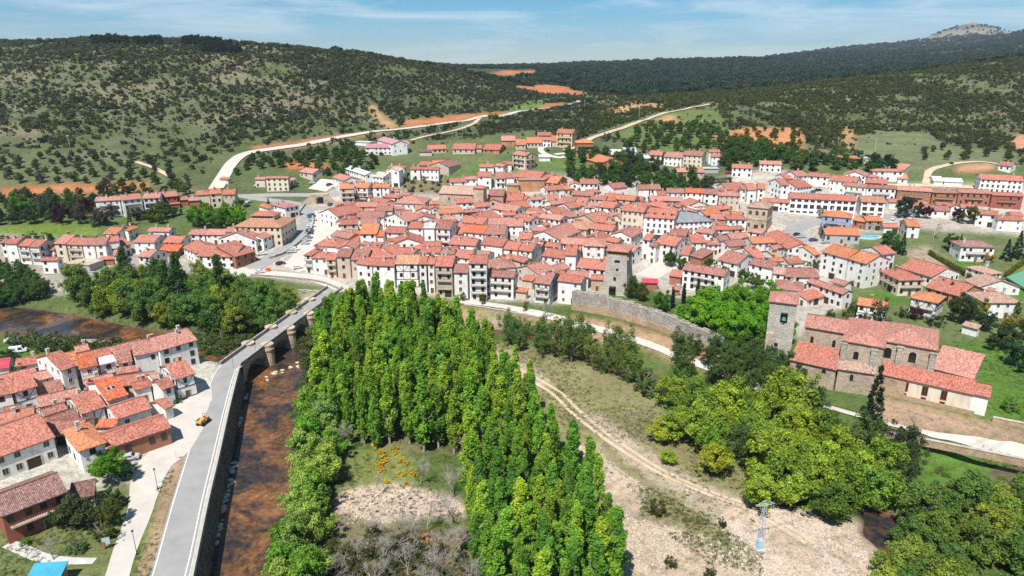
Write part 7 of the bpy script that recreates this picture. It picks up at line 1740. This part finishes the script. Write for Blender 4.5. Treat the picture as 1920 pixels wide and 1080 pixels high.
def lattice(m):
    w0, w1 = 0.42, 0.26
    for sx in (-1, 1):
        for sy in (-1, 1): m.bar((sx * w0, sy * w0, 1.5), (sx * w1, sy * w1, PYH - 0.8), 0.045, 4)
    n = 14
    for i in range(n):
        z0 = 1.6 + (PYH - 2.4) * i / n; z1 = 1.6 + (PYH - 2.4) * (i + 1) / n; a = w0 + (w1 - w0) * i / n; b_ = w0 + (w1 - w0) * (i + 1) / n; s = 1 if i % 2 else -1
        for f in (-1, 1): m.bar((-s * a, f * a, z0), (s * b_, f * b_, z1), 0.025, 4); m.bar((f * a, -s * a, z0), (f * b_, s * b_, z1), 0.025, 4)
part('mast', lattice, 'galvanised', o)
def arms(m):
    for sy in (-0.22, 0.22): m.bar((-1.9, sy, PYH - 0.9), (1.9, sy, PYH - 0.9), 0.045, 4)
    m.bar((-1.9, 0, PYH - 0.9), (0, 0, PYH), 0.035, 4); m.bar((1.9, 0, PYH - 0.9), (0, 0, PYH), 0.035, 4)
    for i in range(9): m.bar((-1.8 + i * 0.45, -0.22, PYH - 0.9), (-1.8 + i * 0.45 + (0.2 if i % 2 else -0.0), 0.22, PYH - 0.9), 0.025, 4)
part('crossarm', arms, 'galvanised', o)
for sx in (-1.7, 0, 1.7): part('insulator', lambda m: m.lathe([(0.05, -0.6), (0.1, -0.5), (0.05, -0.4), (0.1, -0.3), (0.05, -0.2), (0.03, 0)], 8), 'metal_dark', o, (sx, 0, PYH - 0.9))
for i, sx in enumerate((-1.7, 0, 1.7)):
    a = Vector((q[0] + sx * math.cos(0.25), q[1] + sx * math.sin(0.25), gz + PYH - 1.5)); e = a + Vector((95, 42, 3)); mb = MB(); pr = None
    for k in range(25):
        t_ = k / 24; p = a.lerp(e, t_) - Vector((0, 0, 4 * 3.0 * t_ * (1 - t_)))
        if pr is not None: mb.bar(pr, p, 0.022, 4)
        pr = p
    tag(link('power_cable', mb.mesh('power_cable', 'metal_dark')), 'thin power cable leaving the lattice pylon, %s of three' % ('left', 'middle', 'right')[i], 'cable')
for i, (x, y, h) in enumerate([(133, 286, 12), (253, 272, 10), (385, 262, 10), (494, 226, 9), (122, 378, 8), (552, 92, 8), (825, 255, 10), (868, 252, 10), (790, 264, 9), (1316, 244, 9), (1640, 286, 10), (596, 400, 9), (832, 335, 9), (1096, 203, 9), (1198, 222, 9)]):
    q = hit(x, y); o = thing('electric_pole', 'pale electricity pole on the slopes, %s from left' % ORD[sorted([133, 253, 385, 494, 122, 552, 825, 868, 790, 1316, 1640, 596, 832, 1096, 1198]).index(x)], 'pole', q)
    part('pole', lambda m: m.bar((0, 0, -0.3), (0, 0, h), 0.17, 6, 0.11), 'concrete', o); part('crossarm', lambda m: m.bar((-1.0, 0, h - 0.5), (1.0, 0, h - 0.5), 0.07, 4), 'galvanised', o)
# timber footbridge over the side channel
a, b_ = P(1698, 938, -4), P(1748, 974, -4); d = b_ - a; L_ = float(np.linalg.norm(d)); o = thing('footbridge', 'narrow timber footbridge over the side channel at the right', 'bridge', (a[0], a[1], -3.9), math.atan2(d[1], d[0]))
for i in range(int(L_ / 0.5)): part('plank', lambda m: m.box((0.25, 0, 0), (0.46, 1.6, 0.1)), 'wood_pale', o, (i * 0.5, 0, 0.3))
for s in (-1, 1):
    part('rail', lambda m: m.box((L_ / 2, 0, 0), (L_, 0.08, 0.1)), 'wood_pale', o, (0, s * 0.8, 1.35)); part('beam', lambda m: m.box((L_ / 2, 0, 0), (L_ + 2, 0.25, 0.3)), 'timber', o, (0, s * 0.6, 0.1))
    for i in range(int(L_ / 1.5) + 1): part('post', lambda m: m.box((0, 0, 0.5), (0.1, 0.1, 1.1)), 'wood_pale', o, (i * 1.5, s * 0.8, 0.3))
q = hit(503, 509); o = thing('orange_bin', 'bright orange bin beside the bridge-head street', 'bin', q); part('body', lambda m: m.box((0, 0, 0.7), (1.4, 1.1, 1.3), taper=1.1), 'orange_plastic', o); part('lid', lambda m: m.box((0, 0, 1.45), (1.6, 1.3, 0.16)), 'orange_plastic', o)
# stones along the embankment foot and the weir
rs = random.Random(4)
st = []
for k in range(5):
    mb = MB(); mb.lathe([(0.5, -0.35), (0.75, -0.1), (0.7, 0.2), (0.4, 0.45), (0.1, 0.52)], 7); mb.v = [(x * rs.uniform(0.75, 1.3), y * rs.uniform(0.75, 1.3), z * rs.uniform(0.7, 1.1)) for x, y, z in mb.v]; st.append(mb.mesh('boulder', 'pebble'))
for (x, y) in [(437, 880), (432, 885), (440, 872), (434, 905), (422, 940), (418, 960), (425, 930), (414, 980), (408, 1000), (448, 800), (446, 795), (450, 790), (420, 950), (412, 990), (405, 1020), (430, 915), (462, 745), (500, 712), (545, 690), (558, 685), (530, 694), (515, 700)]:
    for _ in range(3):
        q = P(x + rs.uniform(-3, 3), y + rs.uniform(-6, 6), WATER); tag(link('boulder', st[rs.randrange(5)], None, (q[0], q[1], WATER + 0.02), rs.uniform(0, 6), None, rs.uniform(0.35, 0.95)), 'pale stone in the shallows along the embankment foot', 'stone', 'stones in the river shallows')
# thin valley haze that turns the far ridges blue
mb = MB(); mb.box((0, 4425, 205), (23600, 9250, 430)); m, t, o_ = new_mat('haze_air'); pv = _n(t, 'ShaderNodeVolumePrincipled'); pv.inputs['Density'].default_value = 0.00007; pv.inputs['Color'].default_value = (0.72, 0.84, 1.0, 1); pv.inputs['Anisotropy'].default_value = 0.2; L(t, pv.outputs[0], o_.inputs['Volume'])
hz = tag(link('haze', mb.mesh('haze', 'haze_air')), 'thin bluish haze filling the valley', None, None, 'stuff')
for gname, mem in GROUPS.items():         # small groups: each tree gets its own place in the row
    if gname in ('poplars of the main grove', 'poplars at the bottom centre'):   # the front and back rows can be told apart
        gp = 'the grove right of the bridge' if 'main' in gname else 'the bottom centre stand'
        info = sorted([(project(tuple(t_.location)), t_) for _, t_ in mem], key=lambda a: a[0][0]); x0, x1 = info[0][0][0], info[-1][0][0]; nb = 22; rows = {'front': [], 'back': []}; used = set()
        for k in range(nb):
            cell = [a for a in info if x0 + (x1 - x0) * k / nb <= a[0][0] <= x0 + (x1 - x0) * (k + 1) / nb and a[1].name not in used]
            if len(cell) < 3: continue
            for rw, fn in (('front', max), ('back', min)):
                t_ = fn(cell, key=lambda a: a[0][1])[1]; rows[rw].append(t_); used.add(t_.name)
        for rw, ts in rows.items():
            for i, t_ in enumerate(ts): t_['label'] = 'green poplar in the %s row of %s, %s from left' % (rw, gp, ORD[i])
        for _, t_ in mem:
            if t_.name not in used: t_['label'] = 'tall poplar inside %s between front and back rows' % gp
    elif len(mem) <= 66 and gname not in ('bushes under the bare trees', 'yellow broom in the clearing'):
        for i, (_, t_) in enumerate(sorted(mem, key=lambda a: a[0])):
            l_ = t_['label'] + ', %s from left' % ORD[i]
            if len(l_.split()) <= 16: t_['label'] = l_
print('SCENE BUILT', round(time.time() - T0, 1), 's; objects', len(bpy.data.objects))
